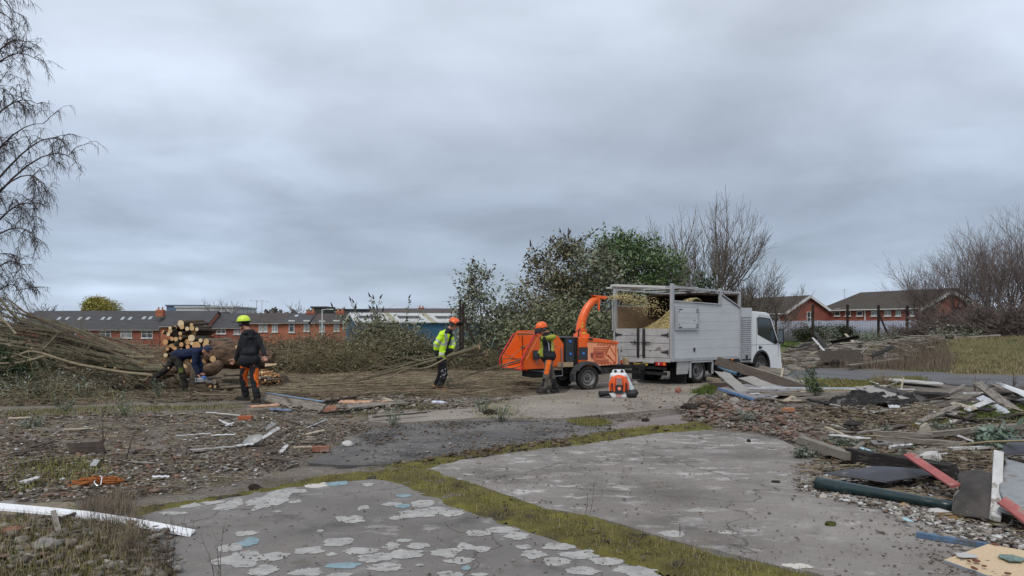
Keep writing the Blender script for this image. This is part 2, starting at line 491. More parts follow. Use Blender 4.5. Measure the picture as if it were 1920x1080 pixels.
def ground_material():
 m = bpy.data.materials.new('earth_with_rubble_and_moss'); m.use_nodes = True
 t = m.node_tree; b = t.nodes['Principled BSDF']; N = t.nodes.new; K = t.links.new
 g = N('ShaderNodeNewGeometry'); at = N('ShaderNodeAttribute'); at.attribute_name = 'zone'
 sp = N('ShaderNodeSeparateColor'); K(at.outputs['Color'], sp.inputs[0])
 def nz(scale, det=7, rough=.65, stretch=None):
  n = N('ShaderNodeTexNoise'); n.inputs['Scale'].default_value = scale; n.inputs['Detail'].default_value = det; n.inputs['Roughness'].default_value = rough
  if stretch:
   q = N('ShaderNodeMapping'); q.inputs['Scale'].default_value = stretch; K(g.outputs['Position'], q.inputs[0]); K(q.outputs[0], n.inputs['Vector'])
  else: K(g.outputs['Position'], n.inputs['Vector'])
  return n.outputs[0]
 def mr(x, a, b_, c=0, d=1):
  n = N('ShaderNodeMapRange'); K(x, n.inputs[0])
  for i, q in enumerate((a, b_, c, d)): n.inputs[i + 1].default_value = q
  return n.outputs[0]
 def mx(f, a, b_):
  n = N('ShaderNodeMix'); n.data_type = 'RGBA'
  if isinstance(f, float): n.inputs[0].default_value = f
  else: K(f, n.inputs[0])
  for i, q in ((6, a), (7, b_)):
   if isinstance(q, tuple): n.inputs[i].default_value = (*q, 1)
   else: K(q, n.inputs[i])
  return n.outputs[2]
 def mul(a, b_):
  n = N('ShaderNodeMath'); n.operation = 'MULTIPLY'; K(a, n.inputs[0])
  if isinstance(b_, (int, float)): n.inputs[1].default_value = b_
  else: K(b_, n.inputs[1])
  return n.outputs[0]
 dirt = mx(mr(nz(1.1), .38, .62), (.100, .080, .062), (.215, .190, .160))
 dirt = mx(mr(nz(9), .42, .62), dirt, (.15, .128, .108))
 dirt = mx(mr(nz(2.3, 8, .7), .57, .66), dirt, (.090, .080, .026))             # moss
 vor = N('ShaderNodeTexVoronoi'); vor.inputs['Scale'].default_value = 26; K(g.outputs['Position'], vor.inputs['Vector'])
 fleck = N('ShaderNodeMath'); fleck.operation = 'LESS_THAN'; K(vor.outputs['Distance'], fleck.inputs[0]); fleck.inputs[1].default_value = .27
 sc2 = N('ShaderNodeSeparateColor'); K(vor.outputs['Color'], sc2.inputs[0])
 sel = mul(fleck.outputs[0], mr(sc2.outputs[0], .62, .66))
 dirt = mx(mul(sel, .85), dirt, (.36, .33, .30))
 litter = mx(mr(nz(6, 9, .75, (1, 1.2, 1)), .36, .64), (.060, .043, .030), (.21, .165, .115))
 grass = mx(mr(nz(.8), .35, .65), (.075, .080, .026), (.19, .165, .075))
 grass = mx(mr(nz(7), .45, .7), grass, (.105, .088, .050))
 lawn = (.085, .13, .035)
 c = mx(sp.outputs[1], dirt, litter)
 c = mx(sp.outputs[0], c, grass)
 c = mx(sp.outputs[2], c, lawn)
 K(c, b.inputs['Base Color']); b.inputs['Roughness'].default_value = .95; b.inputs['Specular IOR Level'].default_value = .15
 bp = N('ShaderNodeBump'); bp.inputs['Strength'].default_value = .9; bp.inputs['Distance'].default_value = .03
 ad = N('ShaderNodeMath'); ad.operation = 'ADD'; K(nz(14, 8, .7), ad.inputs[0]); K(mul(sel, .25), ad.inputs[1])
 K(ad.outputs[0], bp.inputs['Height']); K(bp.outputs[0], b.inputs['Normal'])
 return m
def build_ground():
 ys = list(np.arange(-25, 3.2, 1.2)); y = 3.2; st = .055
 while y < 2500: ys.append(y); st = max(.055, y * .0125); y += st
 xs = [0.0]; x = 0;
 while x < 2500: x += .11 if x < 11 else max(.11, (x - 10) * .055 + .11); xs.append(x)
 xs = np.array([-q for q in xs[:0:-1]] + xs); ys = np.array(ys)
 X, Y = np.meshgrid(xs, ys); x, y = X.ravel(), Y.ravel()
 z = gz(x, y)
 low = np.zeros(len(x), bool)
 for s in SLABS:
  bx = [p[0] for p in s]; by = [p[1] for p in s]
  k = np.where((x > min(bx)) & (x < max(bx)) & (y > min(by)) & (y < max(by)))[0]
  if len(k):
   ins = inpoly(s, x[k], y[k]); low[k[ins]] = True
 z[low] = -.07
 nx, ny = len(xs), len(ys)
 i = np.arange(nx * ny).reshape(ny, nx)
 f = np.stack([i[:-1, :-1], i[:-1, 1:], i[1:, 1:], i[1:, :-1]], -1).reshape(-1, 4)
 o = np_mesh('ground', np.stack([x, y, z], 1), f, ground_material(), smooth=True)
 n = fbm(x, y, .5, 4, 5) * .5
 grass = np.zeros(len(x)); litter = np.zeros(len(x)); lawn = np.zeros(len(x))
 m = inpoly(MOUND, x, y); d = polydist(MOUND, x, y); grass = np.where(m, np.clip(d / .8 + n, 0, 1), 0)
 far = np.clip((y - 33) / 6 + n, 0, 1); grass = np.maximum(grass, far)
 lit = WP([(-900, 745), (0, 742), (300, 748), (480, 752), (700, 752), (820, 742), (985, 738), (1060, 715), (1100, 690), (1200, 668), (0, 660), (-900, 660)])
 litter = np.where(inpoly(lit, x, y), np.clip(polydist(lit, x, y) / .6 + n, 0, 1), 0)
 r3 = WP([(1480, 770), (1600, 762), (1990, 780), (2300, 1000), (1800, 1000), (1600, 930), (1480, 880)])
 litter = np.maximum(litter, np.where(inpoly(r3, x, y), np.clip(polydist(r3, x, y) / .5 + n * .8, 0, .8), 0))
 lw = [(4, 47), (60, 50), (60, 72), (4, 72)]
 lawn = np.where(inpoly(lw, x, y), np.clip(polydist(lw, x, y) / 3, 0, 1), 0)
 g4 = WP([(-200, 990), (150, 985), (275, 1000), (330, 1080), (380, 1200), (-300, 1290)])
 grass = np.maximum(grass, np.where(inpoly(g4, x, y), np.clip(.35 + n, 0, 1), 0))
 at = o.data.color_attributes.new('zone', 'FLOAT_COLOR', 'POINT')
 at.data.foreach_set('color', np.stack([grass, litter, lawn, np.ones(len(x))], 1).astype(np.float32).ravel())
 tag(o, kind='structure')
 return o
build_ground()
def concrete(name, base, dark, light, la=.60, stain=(.05, .048, .045), st=.60, warm=(.21, .18, .15), lscale=2.2):
 m = bpy.data.materials.new(name); m.use_nodes = True
 t = m.node_tree; b = t.nodes['Principled BSDF']; N = t.nodes.new; K = t.links.new
 g = N('ShaderNodeNewGeometry')
 def nz(scale, det=8, rough=.65, off=0.0, stretch=(1, 1, 1)):
  q = N('ShaderNodeMapping'); q.inputs['Scale'].default_value = stretch; q.inputs['Location'].default_value = (off, off, 0); K(g.outputs['Position'], q.inputs[0])
  n = N('ShaderNodeTexNoise'); n.inputs['Scale'].default_value = scale; n.inputs['Detail'].default_value = det; n.inputs['Roughness'].default_value = rough
  K(q.outputs[0], n.inputs['Vector']); return n.outputs[0]
 def mr(x, a, b_, c=0., d=1.):
  n = N('ShaderNodeMapRange'); K(x, n.inputs[0])
  for i, q in enumerate((a, b_, c, d)): n.inputs[i + 1].default_value = q
  return n.outputs[0]
 def mx(f, a, b_):
  n = N('ShaderNodeMix'); n.data_type = 'RGBA'; K(f, n.inputs[0])
  for i, q in ((6, a), (7, b_)):
   if isinstance(q, tuple): n.inputs[i].default_value = (*q, 1)
   else: K(q, n.inputs[i])
  return n.outputs[2]
 def mul(a, b_):
  n = N('ShaderNodeMath'); n.operation = 'MULTIPLY'; K(a, n.inputs[0]);
  if isinstance(b_, float): n.inputs[1].default_value = b_
  else: K(b_, n.inputs[1])
  return n.outputs[0]
 c = mx(mr(nz(.55), .36, .64), dark, base)
 c = mx(mr(nz(1.7, off=7), .50, .72, 0., .55), c, warm)
 big = mr(nz(.7, off=21), .42, .60)
 lp = mul(mr(nz(lscale, 10, .72, 3, (1.0, 1.6, 1)), la, la + .07), big)
 c = mx(mul(lp, .8), c, light)
 c = mx(mr(nz(9, 10, .75, 11), .60, .68, 0., .5), c, light)
 c = mx(mr(nz(1.3, 6, .6, 33), st, st + .14, 0., .85), c, stain)
 c = mx(mr(nz(38, 4, .6, 2), .60, .70, 0., .55), c, dark)
 c = mx(mr(nz(.9, 8, .7, 51), .63, .68, 0., .7), c, (.085, .075, .035))
 vc = N('ShaderNodeTexVoronoi'); vc.feature = 'DISTANCE_TO_EDGE'; vc.inputs['Scale'].default_value = .38
 wv = N('ShaderNodeVectorMath'); wv.operation = 'MULTIPLY_ADD'; nn = N('ShaderNodeTexNoise'); nn.inputs['Scale'].default_value = 1.6; nn.inputs['Detail'].default_value = 6; K(g.outputs['Position'], nn.inputs['Vector'])
 K(nn.outputs['Color'], wv.inputs[0]); wv.inputs[1].default_value = (.9, .9, .9); K(g.outputs['Position'], wv.inputs[2]); K(wv.outputs[0], vc.inputs['Vector'])
 c = mx(mr(vc.outputs['Distance'], .0, .006, .8, 0.), c, (.05, .042, .034))
 c = mx(mr(nz(70, 3, .6, 9), .62, .70, 0., .45), c, light)
 K(c, b.inputs['Base Color']); b.inputs['Roughness'].default_value = .88; b.inputs['Specular IOR Level'].default_value = .3
 bp = N('ShaderNodeBump'); bp.inputs['Strength'].default_value = .55; bp.inputs['Distance'].default_value = .012
 ad = N('ShaderNodeMath'); ad.operation = 'ADD'; K(nz(16, 9, .75), ad.inputs[0]); K(mul(lp, .35), ad.inputs[1])
 K(ad.outputs[0], bp.inputs['Height']); K(bp.outputs[0], b.inputs['Normal'])
 return m
def slab(poly, mat, name='concrete_slab', z=0.0, jit=.035, step=.16, thick=.12):
 pts = []
 n = len(poly)
 for i in range(n):
  a, b = V(poly[i]), V(poly[(i + 1) % n]); k = max(1, int((b - a).length / step))
  for j in range(k):
   p = a.lerp(b, j / k); q = (b - a).normalized(); nn = V((-q.y, q.x))
   s = noise.noise(V((p.x * 2.3, p.y * 2.3, 1))) * jit * 1.6 + random.uniform(-jit, jit) * .35
   pts.append(p + nn * s)
 bm = bmesh.new()
 vs = [bm.verts.new((p.x, p.y, z)) for p in pts]
 f = bm.faces.new(vs);
 if f.normal.z < 0: f.normal_flip()
 f.normal_update()
 if f.normal.z < 0: bmesh.ops.reverse_faces(bm, faces=[f])
 r = bmesh.ops.extrude_face_region(bm, geom=[f])
 for v in [e for e in r['geom'] if isinstance(e, bmesh.types.BMVert)]: v.co.z -= thick
 bmesh.ops.recalc_face_normals(bm, faces=bm.faces)
 bmesh.ops.triangulate(bm, faces=[q for q in bm.faces if len(q.verts) > 4])
 me = bpy.data.meshes.new(name); bm.to_mesh(me); bm.free()
 me.materials.append(mat)
 o = bpy.data.objects.new(name, me); COL.objects.link(o)
 tag(o, kind='structure')
 return o
cA = concrete('grey_screed_concrete', (.215, .198, .183), (.125, .114, .104), (.36, .34, .315), la=.55, st=.575, warm=(.20, .175, .145))
cB = concrete('flaking_white_concrete', (.275, .250, .228), (.125, .110, .098), (.52, .50, .47), la=.525, st=.60, lscale=2.8)
cC = concrete('sooty_concrete', (.170, .158, .148), (.070, .068, .066), (.30, .285, .27), la=.62, st=.50, stain=(.030, .030, .031))
cD = concrete('dusty_concrete', (.285, .250, .210), (.180, .155, .130), (.44, .41, .36), la=.58, st=.62, warm=(.33, .28, .22))
cE = concrete('pinkish_concrete', (.270, .225, .205), (.18, .15, .14), (.38, .35, .33), la=.62, st=.66)
asph = concrete('worn_asphalt', (.135, .135, .140), (.085, .085, .090), (.22, .215, .21), la=.64, st=.66, warm=(.16, .15, .135))
slab_a = slab(SLAB_A, cA); slab_b = slab(SLAB_B, cB)
slab(SLAB_C, cC, z=-.004); slab(SLAB_D, cD, z=.004); slab(SLAB_E, cE, z=.0)
slab(ROAD, asph, 'road', z=.0, jit=.12, step=.4)
FL = [(594, 910, 42, 9, 1), (631, 907, 36, 8, 2), (550, 921, 46, 9, 0), (689, 909, 18, 6, 0), (507, 937, 58, 26, 0), (430, 947, 42, 18, 0), (552, 941, 24, 5, 0), (736, 946, 33, 6, 0),
  (757, 930, 24, 6, 2), (756, 950, 24, 6, 2), (682, 952, 18, 8, 0), (792, 945, 40, 11, 0), (818, 955, 38, 9, 0), (785, 964, 66, 15, 0), (848, 963, 38, 10, 0), (745, 972, 26, 7, 0),
  (657, 974, 50, 12, 0), (601, 996, 12, 4, 0), (458, 1001, 36, 8, 0), (467, 1017, 32, 13, 2), (432, 1027, 38, 16, 0), (458, 1048, 80, 26, 0), (518, 1043, 42, 13, 0), (635, 1017, 56, 14, 0),
  (578, 1033, 50, 11, 0), (622, 1040, 16, 6, 0), (678, 1033, 60, 11, 0), (642, 1061, 60, 9, 2), (702, 1047, 50, 15, 0), (757, 1039, 64, 15, 0), (734, 1024, 26, 11, 0), (757, 1014, 26, 6, 0),
  (787, 1024, 36, 10, 0), (725, 1064, 54, 14, 0), (494, 1070, 45, 16, 0), (572, 1073, 56, 14, 0), (787, 1060, 15, 4, 0), (838, 1036, 46, 14, 0), (862, 1052, 42, 12, 0), (874, 1066, 16, 7, 2),
  (844, 1077, 38, 10, 0), (874, 1025, 26, 11, 0), (896, 1000, 40, 10, 0), (940, 994, 52, 10, 0), (972, 1005, 42, 12, 0), (1007, 995, 35, 9, 0), (905, 1030, 30, 10, 0), (984, 1026, 26, 7, 0),
  (1000, 1040, 40, 15, 0), (1045, 1026, 56, 12, 0), (1042, 1053, 46, 13, 0), (1092, 1040, 66, 13, 0), (1111, 1026, 14, 7, 0), (1140, 1053, 56, 14, 0), (1092, 1071, 54, 14, 0),
  (1194, 1070, 78, 20, 0), (356, 948, 35, 8, 0), (323, 963, 44, 6, 0), (400, 943, 30, 7, 0), (520, 960, 14, 4, 0), (640, 1078, 40, 8, 0), (900, 1078, 26, 6, 0)]
fl_m = [M('pale_adhesive_crust', (.49, .475, .45), .9, .14, 7, bump=1, bscale=40, world=True, spots=((.235, .215, .195), 12, .555)),
  M('cream_adhesive_crust', (.60, .56, .50), .9, .08, 9, bump=.4, world=True),
  M('blue_grey_tile_scrap', (.25, .36, .40), .6, .2, 12, bump=.3, world=True)]
def flake(px, py, pw, ph, mi, parent, seed):
 pw *= 1.14; ph *= 1.14; c = P(px, py); hw = pw / 2 / F * c.y; hd = abs(P(px, py - ph / 2).y - P(px, py + ph / 2).y) / 2
 n = 34; pts = []
 for k in range(n):
  t = 2 * PI * k / n
  r = 1 + .42 * noise.noise(V((math.cos(t) * 1.3, math.sin(t) * 1.3, seed * 3.7))) + .26 * noise.noise(V((math.cos(t) * 4, math.sin(t) * 4, seed * 1.3))) + random.uniform(-.09, .09)
  pts.append((c.x + math.cos(t) * hw * r, c.y + math.sin(t) * hd * r, .002 + .0004 * (seed % 5)))
 b = MB(); m_ = pts; ctr = (c.x, c.y, .0045 + .0004 * (seed % 5))
 inner = [(ctr[0] + (p[0] - ctr[0]) * .94, ctr[1] + (p[1] - ctr[1]) * .94, ctr[2]) for p in m_]
 b.add(m_ + inner + [ctr], [(k, (k + 1) % n, n + (k + 1) % n, n + k) for k in range(n)] + [(n + k, n + (k + 1) % n, 2 * n) for k in range(n)])
 return b.build('adhesive_crust', fl_m[mi], parent)
for i, q in enumerate(FL): flake(*q, slab_a, i)
for i, q in enumerate([(1260, 1001, 50, 9, 0), (977, 861, 20, 3.5, 0), (1495, 1062, 44, 9, 1), (830, 866, 26, 4, 1)]): flake(*q, slab_b, 90 + i)
# -- moss and grass in the joints
MOSS1 = WP([(228, 958), (252, 952), (420, 929), (500, 915), (545, 904), (620, 891), (700, 883), (762, 874), (800, 880), (860, 900), (920, 917), (1010, 950), (1130, 976), (1250, 1011), (1380, 1046),
   (1540, 1082), (1700, 1140), (1900, 1262), (1700, 1292), (1480, 1158), (1262, 1087), (1150, 1052), (1040, 1016), (930, 976), (830, 941), (748, 907), (700, 900), (640, 903), (560, 913), (420, 936), (330, 949), (262, 966)])
MOSS2 = WP([(760, 878), (700, 874), (760, 867), (870, 850), (960, 836), (1050, 824), (1130, 810), (1205, 799), (1262, 798), (1322, 789), (1345, 800), (1320, 807), (1230, 813), (1150, 826), (1050, 839), (950, 850), (860, 864), (785, 881)])
MOSS3 = WP([(1060, 788), (1075, 796), (1130, 800), (1150, 793), (1130, 786), (1090, 784)])
moss_m = M('yellow_green_moss', (.200, .185, .040), .95, .2, 3.2, col2=(.105, .085, .035), bump=1.4, bscale=60, world=True, spots=((.060, .048, .034), 2.6, .585))
moss_dark = M('dark_moss_and_soil', (.105, .095, .030), .95, .2, 3.2, col2=(.035, .028, .022), bump=1.4, bscale=60, world=True, spots=((.035, .028, .022), 2.0, .52))
def patch(name, poly, sp, h, mat, base=-.02, kind='stuff'):
 xs = [p[0] for p in poly]; ys = [p[1] for p in poly]
 gx = np.arange(min(xs) - sp, max(xs) + sp, sp); gy = np.arange(min(ys) - sp, max(ys) + sp, sp)
 X, Y = np.meshgrid(gx, gy); x, y = X.ravel(), Y.ravel()
 x = x + RNG.uniform(-.3, .3, len(x)) * sp; y = y + RNG.uniform(-.3, .3, len(y)) * sp
 d = np.where(inpoly(poly, x, y), 1, -1) * polydist(poly, x, y) + vnoise(x, y, 5) * .05 + vnoise(x, y, 1.7, 4) * .05
 z = base + (h - base) * np.clip(d / .10 + .2, 0, 1) ** .6 * (.7 + .35 * vnoise(x, y, 9, 3) + .25 * vnoise(x, y, 26, 9)) + gbase(x, y)
 nx, ny = len(gx), len(gy); i = np.arange(nx * ny).reshape(ny, nx)
 f = np.stack([i[:-1, :-1], i[:-1, 1:], i[1:, 1:], i[1:, :-1]], -1).reshape(-1, 4)
 f = f[(d[f] > -.03).all(1)]
 u, inv = np.unique(f.ravel(), return_inverse=True)
 o = np_mesh(name, np.stack([x, y, z], 1)[u], inv.reshape(-1, 4), mat, smooth=True)
 return tag(o, kind=kind)
patch('moss', MOSS1, .035, .028, moss_m)
patch('moss', MOSS2, .045, .030, moss_m)
patch('moss', MOSS3, .06, .02, moss_m, base=-.01)
GR = {}
GR['green'] = M('green_grass_blades', (1, 1, 1), .8, .1, 2, ramp=['l', (.095, .105, .022), (.16, .16, .038), (.22, .20, .065), (.29, .24, .11)], world=True)
GR['straw'] = M('straw_grass_blades', (1, 1, 1), .85, .1, 2, ramp=['l', (.13, .10, .055), (.25, .20, .115), (.33, .27, .16), (.12, .115, .04)], world=True)
GR['lush'] = M('fresh_grass_blades', (1, 1, 1), .8, .1, 2, ramp=['l', (.060, .10, .018), (.10, .145, .030), (.13, .15, .04)], world=True)
GR['dry'] = M('dry_dead_stalks', (1, 1, 1), .85, .1, 2, ramp=['l', (.10, .075, .055), (.17, .13, .095), (.24, .20, .15), (.085, .055, .042)], world=True)
def blades(name, poly, n, h, wd, mat, falloff=.1, power=1.6, lean=.7, base=.0, useg=True, pts=None):
 x, y = pts if pts is not None else sample(poly, n, falloff, power)
 n = len(x)
 z = (gz(x, y) if useg else np.zeros(n)) + base
 hh = RNG.uniform(.45, 1.15, n) * h; a = RNG.uniform(0, 2 * PI, n); l = RNG.uniform(.1, 1, n) * lean
 dx, dy = np.cos(a), np.sin(a); ww = wd * RNG.uniform(.6, 1.4, n)
 p0 = np.stack([x - dy * ww, y + dx * ww, z], 1); p1 = np.stack([x + dy * ww, y - dx * ww, z], 1)
 m = np.stack([x + dx * l * hh * .4, y + dy * l * hh * .4, z + hh * .62], 1)
 tp = np.stack([x + dx * l * hh, y + dy * l * hh, z + hh * (1 - l * .35)], 1)
 vs = np.stack([p0, p1, m + (p1 - p0) * .3, m - (p1 - p0) * .3, tp], 1).reshape(-1, 3)
 i = np.arange(n) * 5
 f = np.concatenate([np.stack([i, i + 1, i + 2], 1), np.stack([i, i + 2, i + 3], 1), np.stack([i + 3, i + 2, i + 4], 1)])
 return tag(np_mesh(name, vs, f, mat), kind='stuff')
blades('grass', MOSS1, 11000, .022, .0024, GR['green'], .17, 1.2, useg=False, base=.012)
blades('grass', MOSS1, 1500, .075, .0020, GR['straw'], .16, 1.2, useg=False, base=.01)
blades('grass', MOSS2, 5000, .032, .003, GR['green'], .06, 1.0, useg=False, base=.012)
blades('grass', MOSS3, 900, .05, .004, GR['green'], .06, 1.0, useg=False, base=.0)
LB = WP([(-150, 1010), (60, 990), (200, 1000), (270, 1010), (330, 1080), (350, 1150), (-300, 1260)])
LB2 = WP([(150, 940), (250, 920), (262, 965), (300, 1030), (340, 1090), (240, 1100), (120, 1010)])
blades('grass', LB, 6500, .07, .0022, GR['green'], .2, 1.0, lean=.9)
blades('grass', LB, 4200, .13, .0016, GR['straw'], .2, 1.0, lean=1.0)
blades('grass', LB2, 2600, .15, .0014, GR['dry'], .2, 1.0, lean=1.0)
MB1 = WP([(1455, 688), (1600, 681), (1690, 694), (1790, 700), (1960, 703), (2200, 703), (2200, 660), (1920, 650), (1700, 660), (1560, 672), (1455, 676)])
blades('grass', MB1, 38000, .15, .007, GR['straw'], .5, 0.6, lean=.9)
blades('grass', MB1, 13000, .10, .007, GR['green'], .4, 0.6, lean=.9)
MB2 = WP([(1540, 690), (1640, 672), (1760, 664), (1800, 680), (1790, 699), (1690, 696)])
blades('dry_weeds', MB2, 9000, .42, .006, GR['dry'], .5, 0.3, lean=.45)
blades('dry_weeds', WP([(1455, 690), (1540, 690), (1560, 684), (1455, 682)]), 1500, .28, .007, GR['dry'], .2, 0.3, lean=.6)
blades('grass', WP([(1480, 714), (1560, 713), (1665, 716), (1700, 722), (1660, 732), (1540, 735), (1470, 732)]), 5200, .09, .006, GR['green'], .4, 0.5, lean=.9)
blades('grass', WP([(1290, 738), (1322, 728), (1345, 730), (1338, 741)]), 1800, .14, .005, GR['lush'], .2, 0.2, lean=.8)
blades('grass', WP([(1790, 770), (1850, 758), (1960, 770), (2000, 790), (1850, 797), (1790, 790)]), 5200, .11, .005, GR['lush'], .4, 0.5, lean=.9)
blades('grass', WP([(1690, 795), (1780, 788), (1800, 800), (1720, 810)]), 1600, .08, .004, GR['green'], .3, 0.5, lean=.9)
blades('grass', WP([(1595, 722), (1700, 718), (1750, 716), (1740, 708), (1640, 706)]), 1500, .10, .006, GR['green'], .4, 0.5, lean=.9)
blades('lawn_grass', [(5, 49), (50, 52), (50, 66), (5, 66)], 14000, .16, .03, GR['lush'], 1, 0.5, lean=.9)
blades('grass', WP([(1080, 790), (1140, 786), (1150, 800), (1080, 800)]), 900, .05, .003, GR['green'], .1, 0.2)
for poly, n in ((WP([(0, 768), (240, 760), (460, 757), (470, 766), (250, 776), (0, 785)]), 2600), (WP([(0, 735), (120, 720), (240, 735), (250, 750), (0, 760)]), 3000), (WP([(560, 757), (900, 752), (890, 765), (650, 785)]), 1500),
    (WP([(0, 860), (200, 855), (230, 900), (0, 930)]), 1600), (WP([(880, 752), (960, 750), (1010, 790), (880, 786)]), 900)):
 blades('grass', poly, n, .07, .004, GR['green'], .3, 0.3, lean=1.1)
# -- materials of the machines
alu = M('weathered_aluminium', (.58, .585, .59), .5, .04, 1.6, col2=(.53, .535, .54), bump=.12, bscale=30, metal=.15, stretch=(1, 1, 3), spots=((.38, .37, .35), 3, .64))
alu_d = M('grimy_aluminium', (.48, .47, .455), .55, .12, 4, col2=(.38, .365, .35), bump=.15, bscale=30, metal=.1, spots=((.20, .17, .14), 4, .60))
alu_f = M('bare_frame_metal', (.48, .485, .49), .45, .1, 8, metal=.25)
wpaint = M('white_cab_paint', (.80, .81, .81), .25, .02, 2, coat=.3, spots=((.60, .57, .52), 3, .62))
blk = M('black_plastic', (.022, .022, .024), .55, .2, 8)
chas = M('dirty_black_chassis', (.030, .028, .027), .8, .3, 6, spots=((.07, .06, .05), 5, .58))
rub = M('tyre_rubber', (.034, .032, .030), .85, .2, 6, spots=((.085, .075, .062), 5, .56))
rimm = M('dusty_silver_rim', (.30, .29, .28), .5, .2, 8, metal=.4)
rimd = M('grimy_dark_rim', (.13, .12, .11), .7, .25, 8)
glass = M('dark_cab_glass', (.018, .026, .030), .06, .1, 2); glass.node_tree.nodes['Principled BSDF'].inputs['Specular IOR Level'].default_value = .8
ply = M('brown_plywood', (.27, .19, .115), .75, .12, 5, col2=(.20, .135, .08), stretch=(1, 1, 4), bump=.1)
dkin = M('dark_inner_boards', (.075, .045, .032), .85, .2, 5)
bolt_m = M('dark_bolt_heads', (.05, .048, .045), .5, .1, 8, metal=.5)
redl = M('red_lamp_lens', (.42, .02, .015), .2, .05, 4); ambl = M('amber_lamp_lens', (.75, .20, .03), .2, .05, 4); whl = M('clear_lamp_lens', (.6, .6, .58), .15, .05, 4)
yplate = M('yellow_number_plate', (.55, .36, .03), .5, .1, 8, spots=((.25, .17, .05), 20, .6))
orange = M('orange_machine_paint', (.86, .135, .012), .34, .05, 3, col2=(.76, .115, .014), coat=.15, spots=((.42, .12, .05), 5, .62))
salmon = M('faded_orange_moulding', (.86, .38, .22), .6, .06, 5, col2=(.80, .32, .16))
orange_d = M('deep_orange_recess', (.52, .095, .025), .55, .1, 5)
redp = M('red_bar_paint', (.62, .025, .020), .4, .1, 5)
dgrey = M('dark_grey_panel', (.035, .042, .050), .5, .15, 5)
bluec = M('blue_bolt_caps', (.05, .20, .60), .35, .05, 5)
tan = M('pale_sawn_timber', (.46, .33, .20), .8, .15, 6, stretch=(1, 5, 5), bump=.2)
whitep = M('white_plastic', (.72, .73, .73), .4, .04, 5)
def wheel(parent, c, r, wd, side, rim, steer=0.0, holes=8, hubr=.3, name='wheel'):
 """side: -1 when the outer face looks towards local -Y"""
 q = Matrix.Rotation(steer, 3, 'Z'); ax = q @ V((0, side, 0)); c = V(c)
 fx, fz = q @ V((1, 0, 0)), V((0, 0, 1))
 h = MB(); h.lathe([(.001, wd * .30), (r * .13, wd * .30), (r * .15, wd * .26), (r * .15, wd * .12), (r * .3, wd * .10)], c, ax, 20)
 for k in range(5):
  t = 2 * PI * k / 5; p = c + (fx * math.cos(t) + fz * math.sin(t)) * r * .22 + ax * wd * .12
  h.cyl(p, p + ax * wd * .08, r * .028, n=6)
 w_ = h.build(name, rimd, parent)
 t = MB(); pr = [(r * .64, wd * .42), (r * .72, wd * .50), (r * .90, wd * .50), (r * .975, wd * .42), (r, wd * .28), (r, -wd * .28), (r * .975, -wd * .42), (r * .9, -wd * .5), (r * .66, -wd * .46)]
 t.lathe(pr, c, ax, 40)
 for k in range(40):                                   # tread blocks
  a = 2 * PI * k / 40; dr = fx * math.cos(a) + fz * math.sin(a); tn = fx * -math.sin(a) + fz * math.cos(a)
  R = Matrix((tn, ax, dr)).transposed()
  t.box(c + dr * (r - .001) + ax * (wd * .22 * (1 if k % 2 else -1)), (r * .10, wd * .34, r * .03), R)
 t.build('tyre', rub, w_)
 m = MB(); m.lathe([(r * .66, wd * .43), (r * .63, wd * .44), (r * .60, wd * .38), (r * .57, wd * .18), (r * .50, wd * .10), (r * .36, wd * .16), (r * .28, wd * .12), (r * .001, wd * .09)], c, ax, 32)
 ro = m.build('rim', rim, w_)
 hm = MB()
 for k in range(holes):
  a = 2 * PI * k / holes; p = c + (fx * math.cos(a) + fz * math.sin(a)) * r * .45 + ax * wd * .118
  hm.lathe([(.0001, .012), (r * .055, .012), (r * .06, 0)], p, ax, 8)
 hm.build('rim_holes', blk, w_, kind='stuff')
 return w_
# -- the tipper truck
tr = thing('tipper_truck', 'white cabbed tipper truck with grey high sided body parked behind the orange chipper', 'truck', (4.98, 19.9, 0), math.radians(40))
WB = 3.1; W0, W1 = -.05, 1.93
for x, y, s, d in ((0, .12, -1, rimm), (0, 1.76, 1, rimm)):
 wheel(tr, (x, y, .33), .34, .22, s, rimd if s > 0 else rimm)
wheel(tr, (0, .38, .33), .34, .20, -1, rimd); wheel(tr, (0, 1.52, .33), .34, .20, 1, rimd)
wheel(tr, (WB, .16, .33), .33, .21, -1, rimm, steer=-.10); wheel(tr, (WB, 1.62, .33), .33, .21, 1, rimm, steer=-.10)
b = MB()
for y in (.55, 1.3): b.span(-1.15, 4.0, y, y + .09, .46, .62)
for x in (-1.1, -.3, .6, 1.5, 2.4): b.span(x, x + .08, .55, 1.39, .48, .58)
b.cyl((0, .2, .34), (0, 1.7, .34), .06); b.cyl((0, .95, .34), (0, .95, .36), .16); b.cyl((WB, .2, .33), (WB, 1.6, .33), .045)
b.span(.6, 1.5, .15, .5, .3, .6); b.cyl((1.65, .3, .42), (2.3, .3, .42), .15); b.span(.3, 2.2, 1.5, 1.8, .32, .6)
b.build('chassis', chas, tr, bevel=.01)
b = MB(); b.span(-1.2, 1.83, W0 + .03, W1 - .03, .62, .68);
for x in np.arange(-1.0, 1.8, .4): b.span(x, x + .06, .1, 1.8, .55, .62)
b.build('bed', chas, tr)
def wallpoly(x0, x1, z0, z1, y, t, mat, name, n=None, par=tr):
 m = MB(); m.prism([(x0, y, z0), (x1, y, z0), (x1, y, z1), (x0, y, z1)], (0, t, 0)); return m.build(name, mat, par, bevel=.004)
zs = [.69, .93, 1.17, 1.41, 1.65, 1.89]
side = MB(); side.prism([(-1.2, W0 + .035, .685), (1.83, W0 + .035, .685), (1.83, W0 + .035, 2.04), (.9, W0 + .035, 2.40), (.9, W0 + .035, 2.10), (-1.2, W0 + .035, 2.16)], (0, .03, 0))
